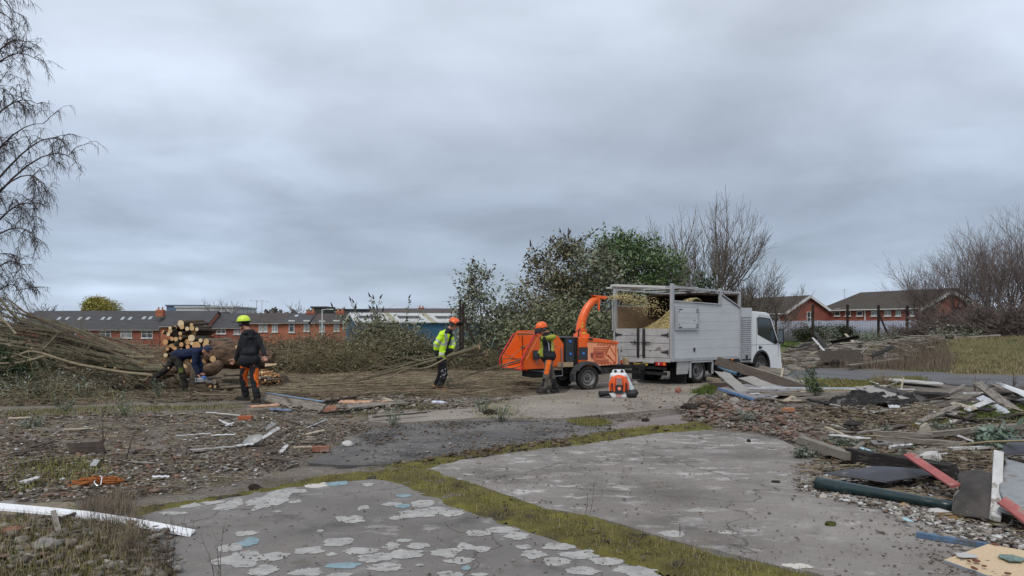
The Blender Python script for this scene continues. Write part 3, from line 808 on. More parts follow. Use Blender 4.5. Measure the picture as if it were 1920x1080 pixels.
sidew = side.build('side_wall', alu, tr)
for i, z in enumerate(zs):
 z1 = z + .2375
 pl = MB()
 if i < 5: pl.prism([(-1.12, W0, z), (1.80, W0, z), (1.80, W0, z1), (-1.12, W0, z1)], (0, .033, 0))
 else: pl.prism([(-1.12, W0, z), (1.80, W0, z), (1.80, W0, 2.03), (1.55, W0, 2.12), (-1.12, W0, 2.12)], (0, .033, 0))
 pl.build('wall_board', alu, sidew, bevel=.0025)
pl = MB(); pl.prism([(.92, W0, 2.124), (1.54, W0, 2.124), (.92, W0, 2.375)], (0, .033, 0)); pl.build('wall_board', alu, sidew, bevel=.004)
b = MB(); b.beam((.93, W0 - .012, 2.405), (1.83, W0 - .012, 2.055), .05, .03); b.beam((-1.12, W0 - .012, 2.175), (.88, W0 - .012, 2.125), .05, .03)
b.span(-1.2, 1.83, W0 - .025, W0 + .04, .615, .685); parts(b, 'edge_trim', alu_f, tr, bevel=.004)
b = MB()
b.span(-1.22, -1.13, W0 - .02, W0 + .06, .62, 2.62); b.span(.88, .95, W0 - .02, W0 + .05, 2.10, 2.56); b.span(1.80, 1.87, W0 - .02, W0 + .05, .58, 2.50)
b.span(-1.22, -1.13, W1 - .06, W1 + .02, .62, 2.56); b.span(.88, .95, W1 - .05, W1 + .02, 2.1, 2.5); b.span(1.80, 1.87, W1 - .05, W1 + .02, .58, 2.5)
parts(b, 'corner_post', alu_f, tr, bevel=.006)
b = MB()
for y in (W0 + .01, W1 - .01): b.beam((-1.15, y, 2.535), (1.85, y, 2.46), .045, .04)
for x in (-.9, .0, .9, 1.7): b.beam((x, W0, 2.52 - (x + 1.2) * .02), (x, W1, 2.52 - (x + 1.2) * .02), .04, .035)
parts(b, 'rack_rail', alu_f, tr, bevel=.004)
b = MB(); b.prism([(-1.2, W1 - .05, .685), (1.83, W1 - .05, .685), (1.83, W1 - .05, 2.40), (.6, W1 - .05, 2.40), (.2, W1 - .05, 2.10), (-1.2, W1 - .05, 2.10)], (0, .04, 0)); b.build('far_wall', alu, tr)
b = MB(); b.prism([(-1.12, W1 - .07, .69), (1.80, W1 - .07, .69), (1.80, W1 - .07, 2.08), (-1.12, W1 - .07, 2.08)], (0, .018, 0)); b.build('plywood_lining', ply, tr)
b = MB(); b.span(1.78, 1.83, W0 + .05, W1 - .08, .69, 2.42); b.span(.1, 1.8, W0 + .08, W1 - .06, 2.37, 2.42); b.prism([(.12, W1 - .09, 1.75), (1.8, W1 - .09, 1.75), (1.8, W1 - .09, 2.4), (.12, W1 - .09, 2.4)], (0, .015, 0))
b.build('front_cover', dkin, tr)
b = MB(); b.span(-1.235, -1.20, W0 + .04, W1 - .04, .60, .70); b.span(-1.26, -1.22, .5, 1.5, .56, .61); b.build('tail_sill', alu_d, tr, bevel=.004)
for y0, y1, lx in ((W0 + .08, .90, -1), (.98, W1 - .08, 1)):
 d = MB(); d.span(-1.215, -1.19, y0, y1, .71, 1.46); do = d.build('tail_door', alu_d, tr, bevel=.005)
 for z in (.712, .90, 1.09, 1.28):
  q = MB(); q.span(-1.232, -1.216, y0 + .01, y1 - .01, z, z + .176); q.build('door_board', alu_d, do, bevel=.004)
 h = MB(); yy = y0 + .02 if lx < 0 else y1 - .02
 for z in (.86, 1.30):
  ys_ = (yy, yy + .22) if lx < 0 else (yy - .22, yy)
  h.prism([(-1.236, ys_[0], z - .035), (-1.236, ys_[1], z - .01), (-1.236, ys_[1], z + .01), (-1.236, ys_[0], z + .035)] if lx < 0 else
    [(-1.236, ys_[0], z - .01), (-1.236, ys_[1], z - .035), (-1.236, ys_[1], z + .035), (-1.236, ys_[0], z + .01)], (-.018, 0, 0))
  h.cyl((-1.25, yy, z - .06), (-1.25, yy, z + .06), .018, n=8)
 parts(h, 'hinge', bolt_m, do)
 ly = y1 - .06 if lx < 0 else y0 + .06
 h = MB(); h.cyl((-1.255, ly, .69), (-1.255, ly, 1.48), .014, n=8); h.span(-1.262, -1.236, ly - .035, ly + .035, .70, 1.46)
 h.box((-1.28, ly + (-.08 if lx < 0 else .08), 1.10), (.02, .30, .03)); h.cyl((-1.285, ly + (-.08 if lx < 0 else .08), 1.05), (-1.285, ly + (-.08 if lx < 0 else .08), 1.16), .012, n=6)
 h.build('latch', bolt_m, do, bevel=.002)
b = MB(); b.span(-1.238, -1.195, .905, .975, .70, 1.47); b.span(-1.255, -1.238, .89, .99, .76, .84); b.build('centre_post', alu_d, tr, bevel=.003)
b = MB(); b.box((-1.27, W1 - .01, 1.83), (.03, .03, .85)); b.cyl((-1.25, W1 - .02, 1.5), (-1.21, W1 - .02, 1.5), .015); b.build('prop_rod', alu_f, tr)
d = MB(); d.span(-1.10, -.14, W0 - .055, W0 - .002, 1.42, 2.05); do = d.build('locker_door', alu_f, tr, bevel=.006)
for k in range(4):
 q = MB(); q.span(-1.02, -.22, W0 - .064, W0 - .056, 1.475 + k * .132, 1.60 + k * .132); q.build('door_board', alu, do, bevel=.004)
q = MB()
for x in (-1.00, -.26):
 for z in (1.50, 1.56, 1.90, 1.96):
  q.cyl((x, W0 - .075, z), (x, W0 - .055, z), .014, n=8);
  if x < -.5 and z in (1.50, 1.96): q.span(x + .03, x + .13, W0 - .070, W0 - .060, z - .012, z + .012)
  if x > -.5: q.cyl((x + .05, W0 - .075, z), (x + .05, W0 - .055, z), .014, n=8)
q.cyl((-.35, W0 - .075, 1.68), (-.35, W0 - .055, 1.68), .018, n=8)
parts(q, 'bolt', bolt_m, do)
q = MB(); q.span(-.30, -.26, W0 - .03, W0 - .002, .86, .96); q.build('bracket', bolt_m, tr)
b = MB(); b.span(1.89, 2.44, W0 + .01, W1 - .05, .50, 2.05); lk = b.build('locker', alu_f, tr, bevel=.01)
b = MB(); b.span(1.90, 2.44, W0 - .012, W0 + .006, 1.78, 2.05); b.build('locker_hood', alu, lk, bevel=.004)
for k in range(20):
 q = MB(); q.prism([(1.93, W0 + .006, .585 + k * .058), (1.93, W0 - .012, .60 + k * .058), (1.93, W0 - .012, .625 + k * .058), (1.93, W0 + .006, .64 + k * .058)], (.47, 0, 0)); q.build('shutter_slat', alu_f, lk)
b = MB(); b.span(2.12, 2.2, W0 - .03, W0 - .013, .56, .70); b.span(1.95, 2.38, W0 - .02, W0 - .013, .56, .60); b.build('shutter_lock', bolt_m, lk)
b = MB(); b.prism([(-.95, W0 + .02, .28), (-.52, W0 + .02, .28), (-.42, W0 + .02, .62), (-.95, W0 + .02, .62)], (0, .04, 0)); b.build('side_skirt', alu_d, tr, bevel=.004)
b = MB(); b.beam((-.44, W0, .18), (-.44, W0, .60), .05, .04); b.beam((-.46, W0, .585), (.55, W0, .585), .05, .04); b.beam((.53, W0, .60), (.53, W0, .24), .05, .04); parts(b, 'arch_frame', alu_f, tr, bevel=.004)
b = MB(); b.span(-.56, -.53, W0 + .06, .52, .04, .42); b.span(-.50, -.47, 1.45, 1.9, .04, .45); parts(b, 'mud_flap', blk, tr)
b = MB(); b.span(-.42, .50, W0 + .04, .50, .575, .60); b.build('mudguard', chas, tr)
b = MB(); b.span(-1.20, -1.14, .15, 1.75, .40, .47); b.span(-1.16, -1.08, .2, 1.7, .25, .33); parts(b, 'rear_beam', chas, tr, bevel=.008)
b = MB(); b.cyl((-1.18, .9, .36), (-1.30, .9, .36), .05); b.span(-1.36, -1.16, .86, .94, .30, .36); b.cyl((-1.33, .9, .36), (-1.33, .9, .45), .025); b.build('tow_ball', bolt_m, tr)
for y in (.12, 1.52):
 b = MB(); b.span(-1.25, -1.20, y, y + .34, .50, .60); lo = b.build('tail_lamp', redl, tr, bevel=.02)
 b = MB(); b.span(-1.256, -1.24, y + .01, y + .08, .51, .59); b.build('amber_lens', ambl, lo, bevel=.01)
 b = MB(); b.span(-1.256, -1.24, y + .20, y + .235, .52, .58); b.build('clear_lens', whl, lo, bevel=.008)
b = MB(); b.span(-1.24, -1.22, .72, 1.20, .49, .60); b.build('number_plate', yplate, tr)
b = MB(); b.box((1.45, W0 - .012, .60), (.10, .03, .05)); b.build('side_marker_lamp', ambl, tr, bevel=.008)
def arc(cx, cz, r, a0, a1, n=12): return [(cx + r * math.cos(math.radians(lerp(a0, a1, k / n))), cz + r * math.sin(math.radians(lerp(a0, a1, k / n)))) for k in range(n + 1)]
prof = [(2.52, .52), (2.52, 1.93), (2.56, 1.965), (3.36, 1.935), (3.53, 1.89), (3.64, 1.75), (4.02, 1.12), (4.14, .96), (4.22, .50), (4.20, .20), (3.62, .17)] + arc(WB, .36, .46, -18, 170, 14)
prof = [p for p in prof]
cb = MB(); cb.prism([(x, .05, z) for x, z in prof], (0, 1.68, 0)); cab = cb.build('cab', wpaint, tr, bevel=.028)
b = MB(); ar = arc(WB, .36, .465, -15, 168, 16); ar2 = arc(WB, .36, .415, 168, -15, 16); b.prism([(x, .035, z) for x, z in ar + ar2], (0, .12, 0)); b.build('wheel_arch', blk, cab)
gl = [(2.93, 1.29), (2.90, 1.74), (3.02, 1.775), (3.55, 1.735), (3.95, 1.06), (3.84, 1.01)]
b = MB(); b.prism([(x, .046, z) for x, z in gl], (0, .03, 0)); b.build('side_window', glass, cab, bevel=.004)
gc = V((3.33, 1.42)); go = [gc + (V(p) - gc) * 1.07 for p in gl]
for sgn, pts in ((1, None),):
 b = MB(); n = len(gl); b.add([(p.x, .040, p.y) for p in go] + [(x, .040, z) for x, z in gl] + [(p.x, .052, p.y) for p in go] + [(x, .052, z) for x, z in gl],
  [(i, (i + 1) % n, n + (i + 1) % n, n + i) for i in range(n)] + [(n + i, n + (i + 1) % n, 3 * n + (i + 1) % n, 3 * n + i) for i in range(n)] + [(i, 2 * n + i, 2 * n + (i + 1) % n, (i + 1) % n) for i in range(n)])
 b.build('window_seal', blk, cab)
b = MB()
for p0, p1 in (((2.84, .60), (2.84, 1.76)), ((2.84, 1.76), (2.98, 1.85)), ((2.98, 1.85), (3.58, 1.80)), ((2.84, .60), (2.88, .56)), ((4.02, 1.04), (4.04, .60)), ((2.52, .98), (4.10, .98))):
 b.beam((p0[0], .0495, p0[1]), (p1[0], .0495, p1[1]), .006, .009)
b.build('door_seam', M('dark_panel_gap', (.12, .12, .12), .8, .05, 4), cab)
b = MB(); b.cyl((3.02, .052, .90), (3.02, .040, .90), .055, n=16); b.span(2.98, 3.14, .028, .040, .895, .925); b.build('door_handle', blk, cab, bevel=.004)
b = MB(); b.prism([(3.67, .12, 1.73), (4.03, .12, 1.13), (4.05, .12, 1.14), (3.69, .12, 1.75)], (0, 1.54, 0)); b.build('windscreen', glass, cab)
b = MB(); b.beam((3.86, .05, 1.38), (3.94, -.08, 1.40), .025, .025); b.beam((3.98, .05, 1.08), (3.94, -.08, 1.05), .025, .025); b.box((3.97, -.085, 1.22), (.07, .15, .44)); b.build('wing_mirror', blk, cab, bevel=.02)
b = MB(); b.box((3.932, -.085, 1.23), (.006, .125, .36)); b.build('mirror_glass', M('mirror_glass', (.45, .55, .60), .08, .03, 3, metal=.8), cab)
b = MB(); b.span(4.18, 4.26, .05, 1.73, .16, .42); b.build('bumper', wpaint, cab, bevel=.03)
b = MB(); b.span(4.19, 4.23, .14, .42, .48, .64); b.span(4.19, 4.23, 1.36, 1.64, .48, .64); parts(b, 'headlight', whl, cab, bevel=.02)
b = MB(); b.box((3.38, .35, 1.885), (.16, .10, .05)); b.build('roof_marker_lamp', dgrey, cab, bevel=.015)
b = MB(); b.span(2.46, 2.56, .25, .45, .5, .66); b.cyl((2.5, .1, .62), (2.5, .1, .72), .05); b.build('filler_neck', whitep, tr)
b = MB()
for dy in (0, .32):
 b.beam((-.55, .35 + dy, 2.585), (2.05, .35 + dy, 2.50), .035, .05)
for k in range(10): x = -.4 + k * .26; b.beam((x, .35, 2.58 - (x + .55) * .032), (x, .67, 2.58 - (x + .55) * .032), .03, .02)
b.build('ladder', alu_f, None, label='white ladder lying along the roof rack of the grey truck', cat='ladder'); bpy.data.objects['ladder'].location = tr.location; bpy.data.objects['ladder'].rotation_euler = tr.rotation_euler
def on_truck(o): o.location = tr.location; o.rotation_euler = tr.rotation_euler; return o
perf = M('white_perforated_board', (.62, .62, .60), .6, .05, 9, spots=((.10, .10, .09), 26, .69))
wbd = M('weathered_grey_wood', (.30, .27, .235), .85, .15, 5, col2=(.19, .165, .14), stretch=(1, 9, 9), bump=.35, bscale=20)
b = MB(); b.beam((-1.62, 1.62, 2.62), (.62, .55, 2.575), .26, .06); on_truck(b.build('perforated_ramp', perf, bevel=.004, label='white perforated metal ramp jutting out over the tailgate on the truck roof', cat='ramp'))
b = MB(); b.beam((-1.66, 1.75, 2.56), (-.2, 1.25, 2.55), .12, .035); on_truck(b.build('white_board', whitep, bevel=.003, label='short white board beside the perforated ramp on the truck roof', cat='board'))
for k, (p, q, lab) in enumerate((((-.75, .25, 2.575), (1.3, .12, 2.485), 'long grey scaffold plank nearest the side on the truck roof rack'), ((-.3, .9, 2.55), (1.65, 1.05, 2.49), 'grey scaffold plank between ladder and far rail on the truck roof'))):
 b = MB(); b.beam(p, q, .18, .035); on_truck(b.build('scaffold_plank', wbd, bevel=.003, label=lab, cat='plank', group='scaffold planks on the truck roof'))
b = MB(); b.tube([(.2, .8, 2.63), (1.2, .86, 2.56), (2.15, .95, 2.53)], .016, 6); on_truck(b.build('red_pole', redp, label='thin red pole lying across the ladder on the truck roof', cat='pole'))
chipm = M('fresh_wood_chips', (1, 1, 1), .85, .1, 9, ramp=['l', (.46, .34, .14), (.66, .54, .26), (.78, .68, .38), (.50, .42, .17)])
chipb = M('chip_heap_core', (.50, .40, .20), .9, .2, 30, bump=1, bscale=60)
gx, gy = np.meshgrid(np.linspace(-1.1, 1.74, 40), np.linspace(.04, 1.82, 30)); hx, hy = gx.ravel(), gy.ravel()
def heapz(x, y): return .70 + .66 * np.clip((x + 1.15) / .9, 0, 1) + .92 * np.exp(-(((x - .0) / .85) ** 2 + ((y - .15) / 1.15) ** 2) * 1.2) * np.clip((x + 1.2) / .5, 0, 1) + fbm(x, y, 3, 3) * .025
i = np.arange(1200).reshape(30, 40)
ch = on_truck(np_mesh('wood_chip_heap', np.stack([hx, hy, heapz(hx, hy) - .01], 1), np.stack([i[:-1, :-1], i[:-1, 1:], i[1:, 1:], i[1:, :-1]], -1).reshape(-1, 4), chipb, smooth=True))
tag(ch, kind='stuff')
n = 9000; x = RNG.uniform(-1.1, 1.4, n); y = RNG.uniform(.06, 1.8, n)
o = scatter('wood_chips', CUBE_V, CUBE_F, np.stack([x, y, heapz(x, y)], 1), np.stack([RNG.uniform(.02, .06, n), RNG.uniform(.012, .03, n), RNG.uniform(.004, .01, n)], 1), rot_np(n, 1.0), chipm)
on_truck(o)
# -- the wood chipper
cp = thing('wood_chipper', 'orange towable wood chipper with tall curved discharge chute between worker and truck', 'wood chipper', (1.56, 18.56, 0), math.radians(23))
wheel(cp, (0, -.62, .285), .285, .19, -1, rimm, holes=16); wheel(cp, (0, .62, .285), .285, .19, 1, rimm, holes=16)
b = MB()
for y in (-.36, .30): b.span(-1.25, .95, y, y + .07, .42, .54)
for x in (-1.2, -.7, 0, .85): b.span(x, x + .07, -.36, .37, .43, .52)
b.cyl((0, -.6, .285), (0, .6, .285), .04); b.beam((.9, -.22, .50), (1.70, -.02, .50), .07, .10); b.beam((.9, .22, .50), (1.70, .02, .50), .07, .10)
b.prism([(.1, -.50, .52), (.95, -.50, .50), (.95, -.50, .40), (.35, -.50, .34)], (0, .05, 0))
b.span(-1.3, -.55, -.30, .30, .30, .50)
b.build('chassis', chas, cp, bevel=.006)
b = MB(); b.beam((1.6, 0, .50), (2.05, 0, .50), .08, .09); b.cyl((1.97, 0, .45), (1.97, 0, .56), .05); b.beam((1.75, 0, .58), (1.98, 0, .60), .03, .03); b.build('drawbar', chas, cp, bevel=.008)
b = MB(); b.cyl((1.22, -.10, .12), (1.22, -.10, 1.02), .028, n=12); b.cyl((1.22, -.10, 1.02), (1.22, -.10, 1.10), .016); b.beam((1.16, -.10, 1.08), (1.30, -.10, 1.08), .02, .02); b.build('jockey_post', alu_f, cp)
b = MB(); b.span(1.42, 1.52, -.08, .08, .53, .72); b.build('connector_box', tan, cp, bevel=.01)
for s in (-1, 1):
 b = MB(); o1 = arc(0, .285, .40, 160, 12, 14); i1 = arc(0, .285, .375, 12, 160, 14)
 b.prism([(x, s * .50, z) for x, z in o1 + i1], (0, s * .24, 0))
 b.prism([(x, s * .735, z) for x, z in arc(0, .285, .40, 150, 30, 12) + arc(0, .285, .335, 30, 150, 12)], (0, s * .012, 0))
 b.prism([(-.40, s * .5, .40), (-.36, s * .5, .44), (-.36, s * .5, .20), (-.40, s * .5, .20)], (0, s * .24, 0))
 b.build('fender', M('grey_plastic_fender', (.062, .062, .064), .6, .12, 6), cp, bevel=.004)
b = MB(); b.prism([(.10, -.49, .54), (.95, -.49, .58), (.93, -.49, 1.12), (.10, -.49, 1.20)], (0, .98, 0)); ec = b.build('engine_cover', salmon, cp, bevel=.02)
b = MB(); b.prism([(.08, -.515, 1.155), (.95, -.515, 1.085), (.955, -.515, 1.13), (.88, -.515, 1.165), (.08, -.515, 1.265)], (0, 1.03, 0)); b.build('engine_lid', orange, cp, bevel=.015)
b = MB(); b.span(.10, .22, -.53, -.515, 1.19, 1.24); b.build('lid_latch', blk, cp)
yy = -.4905
def ridge(mb, pts, w_=.016, dpt=.022):
 for p, q in zip(pts[:-1], pts[1:]): mb.beam((p[0], yy, p[1]), (q[0], yy, q[1]), dpt, w_) if abs(p[1] - q[1]) < 1e9 else None
rg = MB()
for z in (1.00, .955, .915): ridge(rg, [(.25, z), (.66 - (1 - z) * .5, z + .01)])
for z in (.70, .665, .63): ridge(rg, [(.27, z - .01), (.62 + (.7 - z) * .5 + .05, z + .01)])
for k in range(6): ridge(rg, [(.36 + k * .085, 1.055), (.41 + k * .085, 1.095)], .022)
for k in range(5): ridge(rg, [(.46 + k * .085, .64), (.51 + k * .085, .59)], .026)
ridge(rg, [(.70, 1.05), (.60, .84), (.88, .62)], .022); ridge(rg, [(.88, 1.08), (.88, .62)], .016); ridge(rg, [(.70, 1.05), (.86, .80)], .018); ridge(rg, [(.66, .83), (.76, .72)], .02)
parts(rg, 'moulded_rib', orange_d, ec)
b = MB(); b.prism([(.24, -.492, .715), (.60, -.492, .745), (.555, -.492, .83), (.60, -.492, .895), (.24, -.492, .895)], (0, -.006, 0)); b.build('name_panel', M('red_orange_panel', (.66, .16, .07), .5, .1, 6), ec)
em = M('dark_red_print', (.30, .07, .045), .5, .1, 6)
b = MB(); b.prism([(.165, -.4985, .83), (.185, -.4985, .895), (.215, -.4985, .868), (.245, -.4985, .90), (.262, -.4985, .83), (.235, -.4985, .76), (.215, -.4985, .735), (.19, -.4985, .765)], (0, -.003, 0)); b.build('emblem', em, ec)
def text(s, size, loc, rot, mat, parent, name, ext=.002, align='LEFT', bold=0.0):
 cu = bpy.data.curves.new(name, 'FONT'); cu.body = s; cu.size = size; cu.extrude = ext; cu.align_x = align; cu.offset = bold
 to = bpy.data.objects.new('tmp_text', cu); COL.objects.link(to); bpy.context.view_layer.update()
 me = bpy.data.meshes.new_from_object(to.evaluated_get(bpy.context.evaluated_depsgraph_get())); bpy.data.objects.remove(to)
 me.name = name; me.materials.clear(); me.materials.append(mat)
 o = bpy.data.objects.new(name, me); COL.objects.link(o); o.location = loc; o.rotation_euler = rot; o.parent = parent; return o
text('TIMBER', .075, (.275, -.4995, .835), (PI / 2, 0, 0), em, ec, 'lettering', bold=.003)
text('WOLF', .075, (.305, -.4995, .762), (PI / 2, 0, 0), em, ec, 'lettering', bold=.003)
b = MB(); b.span(-.14, .10, -.47, .47, .55, 1.26); rh = b.build('rotor_housing', orange, cp, bevel=.02)
b = MB(); b.span(-.15, .11, -.485, -.471, .72, 1.02); b.build('black_band', dgrey, rh);
b = MB(); b.cyl((-.02, -.485, .87), (-.02, -.505, .87), .032, n=14); b.build('blue_cap', bluec, rh)
b = MB(); b.span(-.50, -.145, -.42, .42, .52, 1.245); fb = b.build('feed_box', blk, cp, bevel=.015)
b = MB(); b.prism([(-.46, -.435, .56), (-.26, -.435, .56), (-.25, -.435, 1.23), (-.47, -.435, 1.23)], (0, .012, 0)); b.build('feed_box_cover', dgrey, fb)
b = MB()
for x, z in ((-.36, 1.16), (-.35, .86)): b.cyl((x, -.435, z), (x, -.455, z), .032, n=14)
parts(b, 'blue_cap', bluec, fb)
b = MB()
for k in range(7): b.cyl((-.235 + (k % 2) * .035, -.45, .60 + k * .095), (-.165, -.45, .60 + k * .095), .012, n=6)
b.tube([(-.2, -.44, 1.2), (-.24, -.48, 1.0), (-.18, -.48, .8), (-.22, -.46, .58)], .014, 6); b.build('hydraulic_hoses', chas, fb)
b = MB(); b.prism([(-.92, -.30, .62), (-.50, -.36, .62), (-.50, -.36, 1.24), (-.80, -.32, 1.27)], (0, .7, 0)); b.build('feed_throat', dkin, cp)
b = MB(); b.prism([(-.92, -.40, 1.265), (-.14, -.45, 1.25), (-.14, -.45, 1.27), (-.9, -.40, 1.285)], (0, .86, 0)); b.build('throat_cover', M('grey_steel_edge', (.22, .22, .23), .4, .1, 5, metal=.5), cp)
def fl(x): return lerp(.44, .63, (-.5 - x) / 1.2)
def wallpts(prof_, s, th): return [(x, s * (fl(x) + th), z) for x, z in prof_]
hp = [(-.55, .60), (-1.10, .53), (-1.68, .53), (-1.69, .77), (-1.36, 1.31), (-.72, 1.31), (-.55, 1.10)]
for s in (-1, 1):
 b = MB(); b.add(wallpts(hp, s, 0) + wallpts(hp, s, .02), [tuple(range(7)), tuple(range(7, 14))[::-1]] + [(i, 7 + i, 7 + (i + 1) % 7, (i + 1) % 7) for i in range(7)])
 wo = b.build('hopper_wall', orange, cp, bevel=.004)
 b = MB(); r_ = .018
 hoop = [(x, s * (fl(x) + .035), z) for x, z in ((-1.30, 1.335), (-1.40, 1.325), (-1.70, .82), (-1.735, .74), (-1.735, .52))]
 b.tube(hoop, .020, 8); b.build('guard_bar', redp, wo)
 b = MB(); b.tube([(x, s * (fl(x) + .012), z) for x, z in ((-1.27, 1.29), (-1.60, .76))], .012, 6); b.build('edge_bead', salmon, wo)
 b = MB(); x = -1.18; b.beam((x, s * (fl(x) - .006), .56), (x, s * (fl(x) - .006), 1.30), .010, .012); b.beam((x - .04, s * (fl(x) - .012), 1.0), (x + .05, s * (fl(x) - .012), 1.0), .02, .05); b.build('hinge_seam', chas, wo)
 b = MB(); b.box((-1.02, s * (fl(-1.02) - .008), .88), (.03, .006, .16)); b.build('yellow_sticker', M('yellow_sticker', (.75, .5, .04), .5, .1, 5), wo)
b = MB(); b.add([(-.55, -.44, .60), (-1.68, -.62, .53), (-1.68, .62, .53), (-.55, .44, .60), (-.55, -.44, .58), (-1.68, -.62, .51), (-1.68, .62, .51), (-.55, .44, .58)],
    [(0, 3, 2, 1), (4, 5, 6, 7), (0, 1, 5, 4), (1, 2, 6, 5), (2, 3, 7, 6), (3, 0, 4, 7)]); b.build('hopper_floor', orange, cp)
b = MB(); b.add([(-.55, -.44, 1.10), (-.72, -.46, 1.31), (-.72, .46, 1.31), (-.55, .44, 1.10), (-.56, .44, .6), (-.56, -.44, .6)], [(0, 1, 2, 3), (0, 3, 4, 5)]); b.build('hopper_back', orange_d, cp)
b = MB(); b.tube([(-1.735, -.67, .52), (-1.735, .67, .52)], .020, 8); b.tube([(-1.60, -.66, .50), (-1.60, .66, .50)], .012, 8); parts(b, 'feed_bar', redp, cp)
b = MB(); b.tube([(-1.32, .60, 1.31), (-1.32, .60, 1.375), (-1.30, .57, 1.40), (-.80, .50, 1.40), (-.75, .48, 1.38), (-.72, .48, 1.31)], .018, 8); b.tube([(-1.32, .57, 1.36), (-1.28, -.56, 1.36)], .016, 8)
b.tube([(-1.3, -.60, 1.32), (-1.26, -.58, 1.40), (-1.0, -.55, 1.40), (-.96, -.54, 1.32)], .017, 8); parts(b, 'top_hoop', orange, cp)
b = MB(); b.box((-1.36, -.665, .86), (.17, .07, .21)); cb_ = b.build('control_box', dgrey, cp, bevel=.01)
b = MB(); b.box((-1.36, -.702, .86), (.12, .006, .13)); b.cyl((-1.36, -.66, .76), (-1.36, -.69, .66), .01, n=6); b.build('control_label', M('slate_blue_label', (.04, .09, .14), .4, .1, 4), cb_)
b = MB(); b.tube([(-.62, -.50, 1.0), (-.62, -.52, .5), (-.60, -.52, .35), (-.85, -.50, .33), (-.85, -.5, .48)], .018, 8); b.tube([(-1.45, -.5, .50), (-.95, -.52, .43)], .014, 6); b.build('support_leg', M('grey_tube', (.25, .25, .26), .4, .1, 5, metal=.5), cp)
b = MB(); b.span(-.72, -.30, -.50, -.36, .55, .66); b.span(-.86, -.6, -.46, -.36, .48, .56); parts(b, 'timber_block', tan, cp, bevel=.006)
b = MB(); b.box((-.86, -.52, .38), (.07, .03, .13)); b.build('tail_lamp', redl, cp, bevel=.01)
b = MB(); b.box((-1.22, -.25, .42), (.35, .25, .2)); b.build('battery_box', blk, cp, bevel=.01)
cx_, cy_ = .10, -.16
b = MB(); b.lathe([(.17, 1.24), (.165, 1.30), (.13, 1.40), (.125, 1.42)], (cx_, cy_, 0), (0, 0, 1), 24); b.lathe([(.155, 1.42), (.155, 1.45)], (cx_, cy_, 0), (0, 0, 1), 24)
b.span(cx_ - .14, cx_ + .14, cy_ - .16, cy_ + .16, 1.22, 1.34); b.build('chute_base', orange, cp, bevel=.008)
b = MB(); pts = []
for k in range(15):
 t = k / 14; a = math.radians(lerp(-4, 82, t ** 1.15)); pts.append((cx_ - .03 + .10 * t + .42 * (1 - math.cos(a)) , cy_, 1.44 + .78 * (math.sin(a) * .62 + t * .38)))
b.tube(pts, [lerp(.118, .088, k / 14) for k in range(15)], 16, cap=False)
for k in (4, 8, 12): b.lathe([(lerp(.124, .094, k / 14), -.006), (lerp(.124, .094, k / 14), .006)], pts[k], V(pts[k + 1]) - V(pts[k - 1]), 16)
chute = b.build('chute', orange, cp)
e = V(pts[-1]);
b = MB(); b.prism([(e.x - .16, cy_ - .09, e.z + .085), (e.x + .22, cy_ - .09, e.z + .065), (e.x + .26, cy_ - .09, e.z + .03), (e.x + .20, cy_ - .09, e.z - .02), (e.x + .02, cy_ - .09, e.z + .02), (e.x - .10, cy_ - .09, e.z + .06)], (0, .18, 0))
b.build('deflector', orange, chute, bevel=.006)
b = MB(); b.beam((e.x + .02, cy_ - .095, e.z + .02), (e.x - .005, cy_ - .10, e.z - .27), .018, .04); b.beam((e.x + .01, cy_ - .11, e.z - .10), (e.x + .01, cy_ - .11, e.z - .30), .02, .025); b.build('deflector_handle', orange, chute)
b = MB(); b.box((cx_ - .10 + .06, cy_ - .118, 1.52), (.05, .006, .05)); b.box((cx_ - .02, cy_ - .118, 1.60), (.04, .006, .04)); b.box((cx_ - .02, cy_ - .165, 1.36), (.09, .006, .05)); parts(b, 'warning_sticker', MATS['yellow_sticker'], chute)
b = MB(); b.cyl((-.08, -.34, 1.27), (-.08, -.34, 1.42), .018, n=8); b.cyl((-.08, -.34, 1.42), (-.03, -.34, 1.47), .018, n=8); b.build('exhaust_stub', bolt_m, cp)
cpM = Matrix.Translation(cp.location) @ Matrix.Rotation(math.radians(23), 4, 'Z')
trM = Matrix.Translation(tr.location) @ Matrix.Rotation(math.radians(40), 4, 'Z')
p0 = cpM @ V((e.x + .22, cy_, e.z + .02)); p1 = trM @ V((-.55, .9, 1.95))
n = 900; t = RNG.uniform(0, 1, n) ** .8
ctr = np.array(p0)[None] * (1 - t)[:, None] + np.array(p1)[None] * t[:, None]; ctr[:, 2] += .28 * t * (1 - t) * 2
ctr += RNG.normal(0, 1, (n, 3)) * (.02 + .17 * t)[:, None] * np.array([1, 1, .8])
o = scatter('flying_wood_chips', CUBE_V, CUBE_F, ctr, np.stack([RNG.uniform(.012, .04, n), RNG.uniform(.008, .02, n), np.full(n, .005)], 1), rot_np(n), chipm)
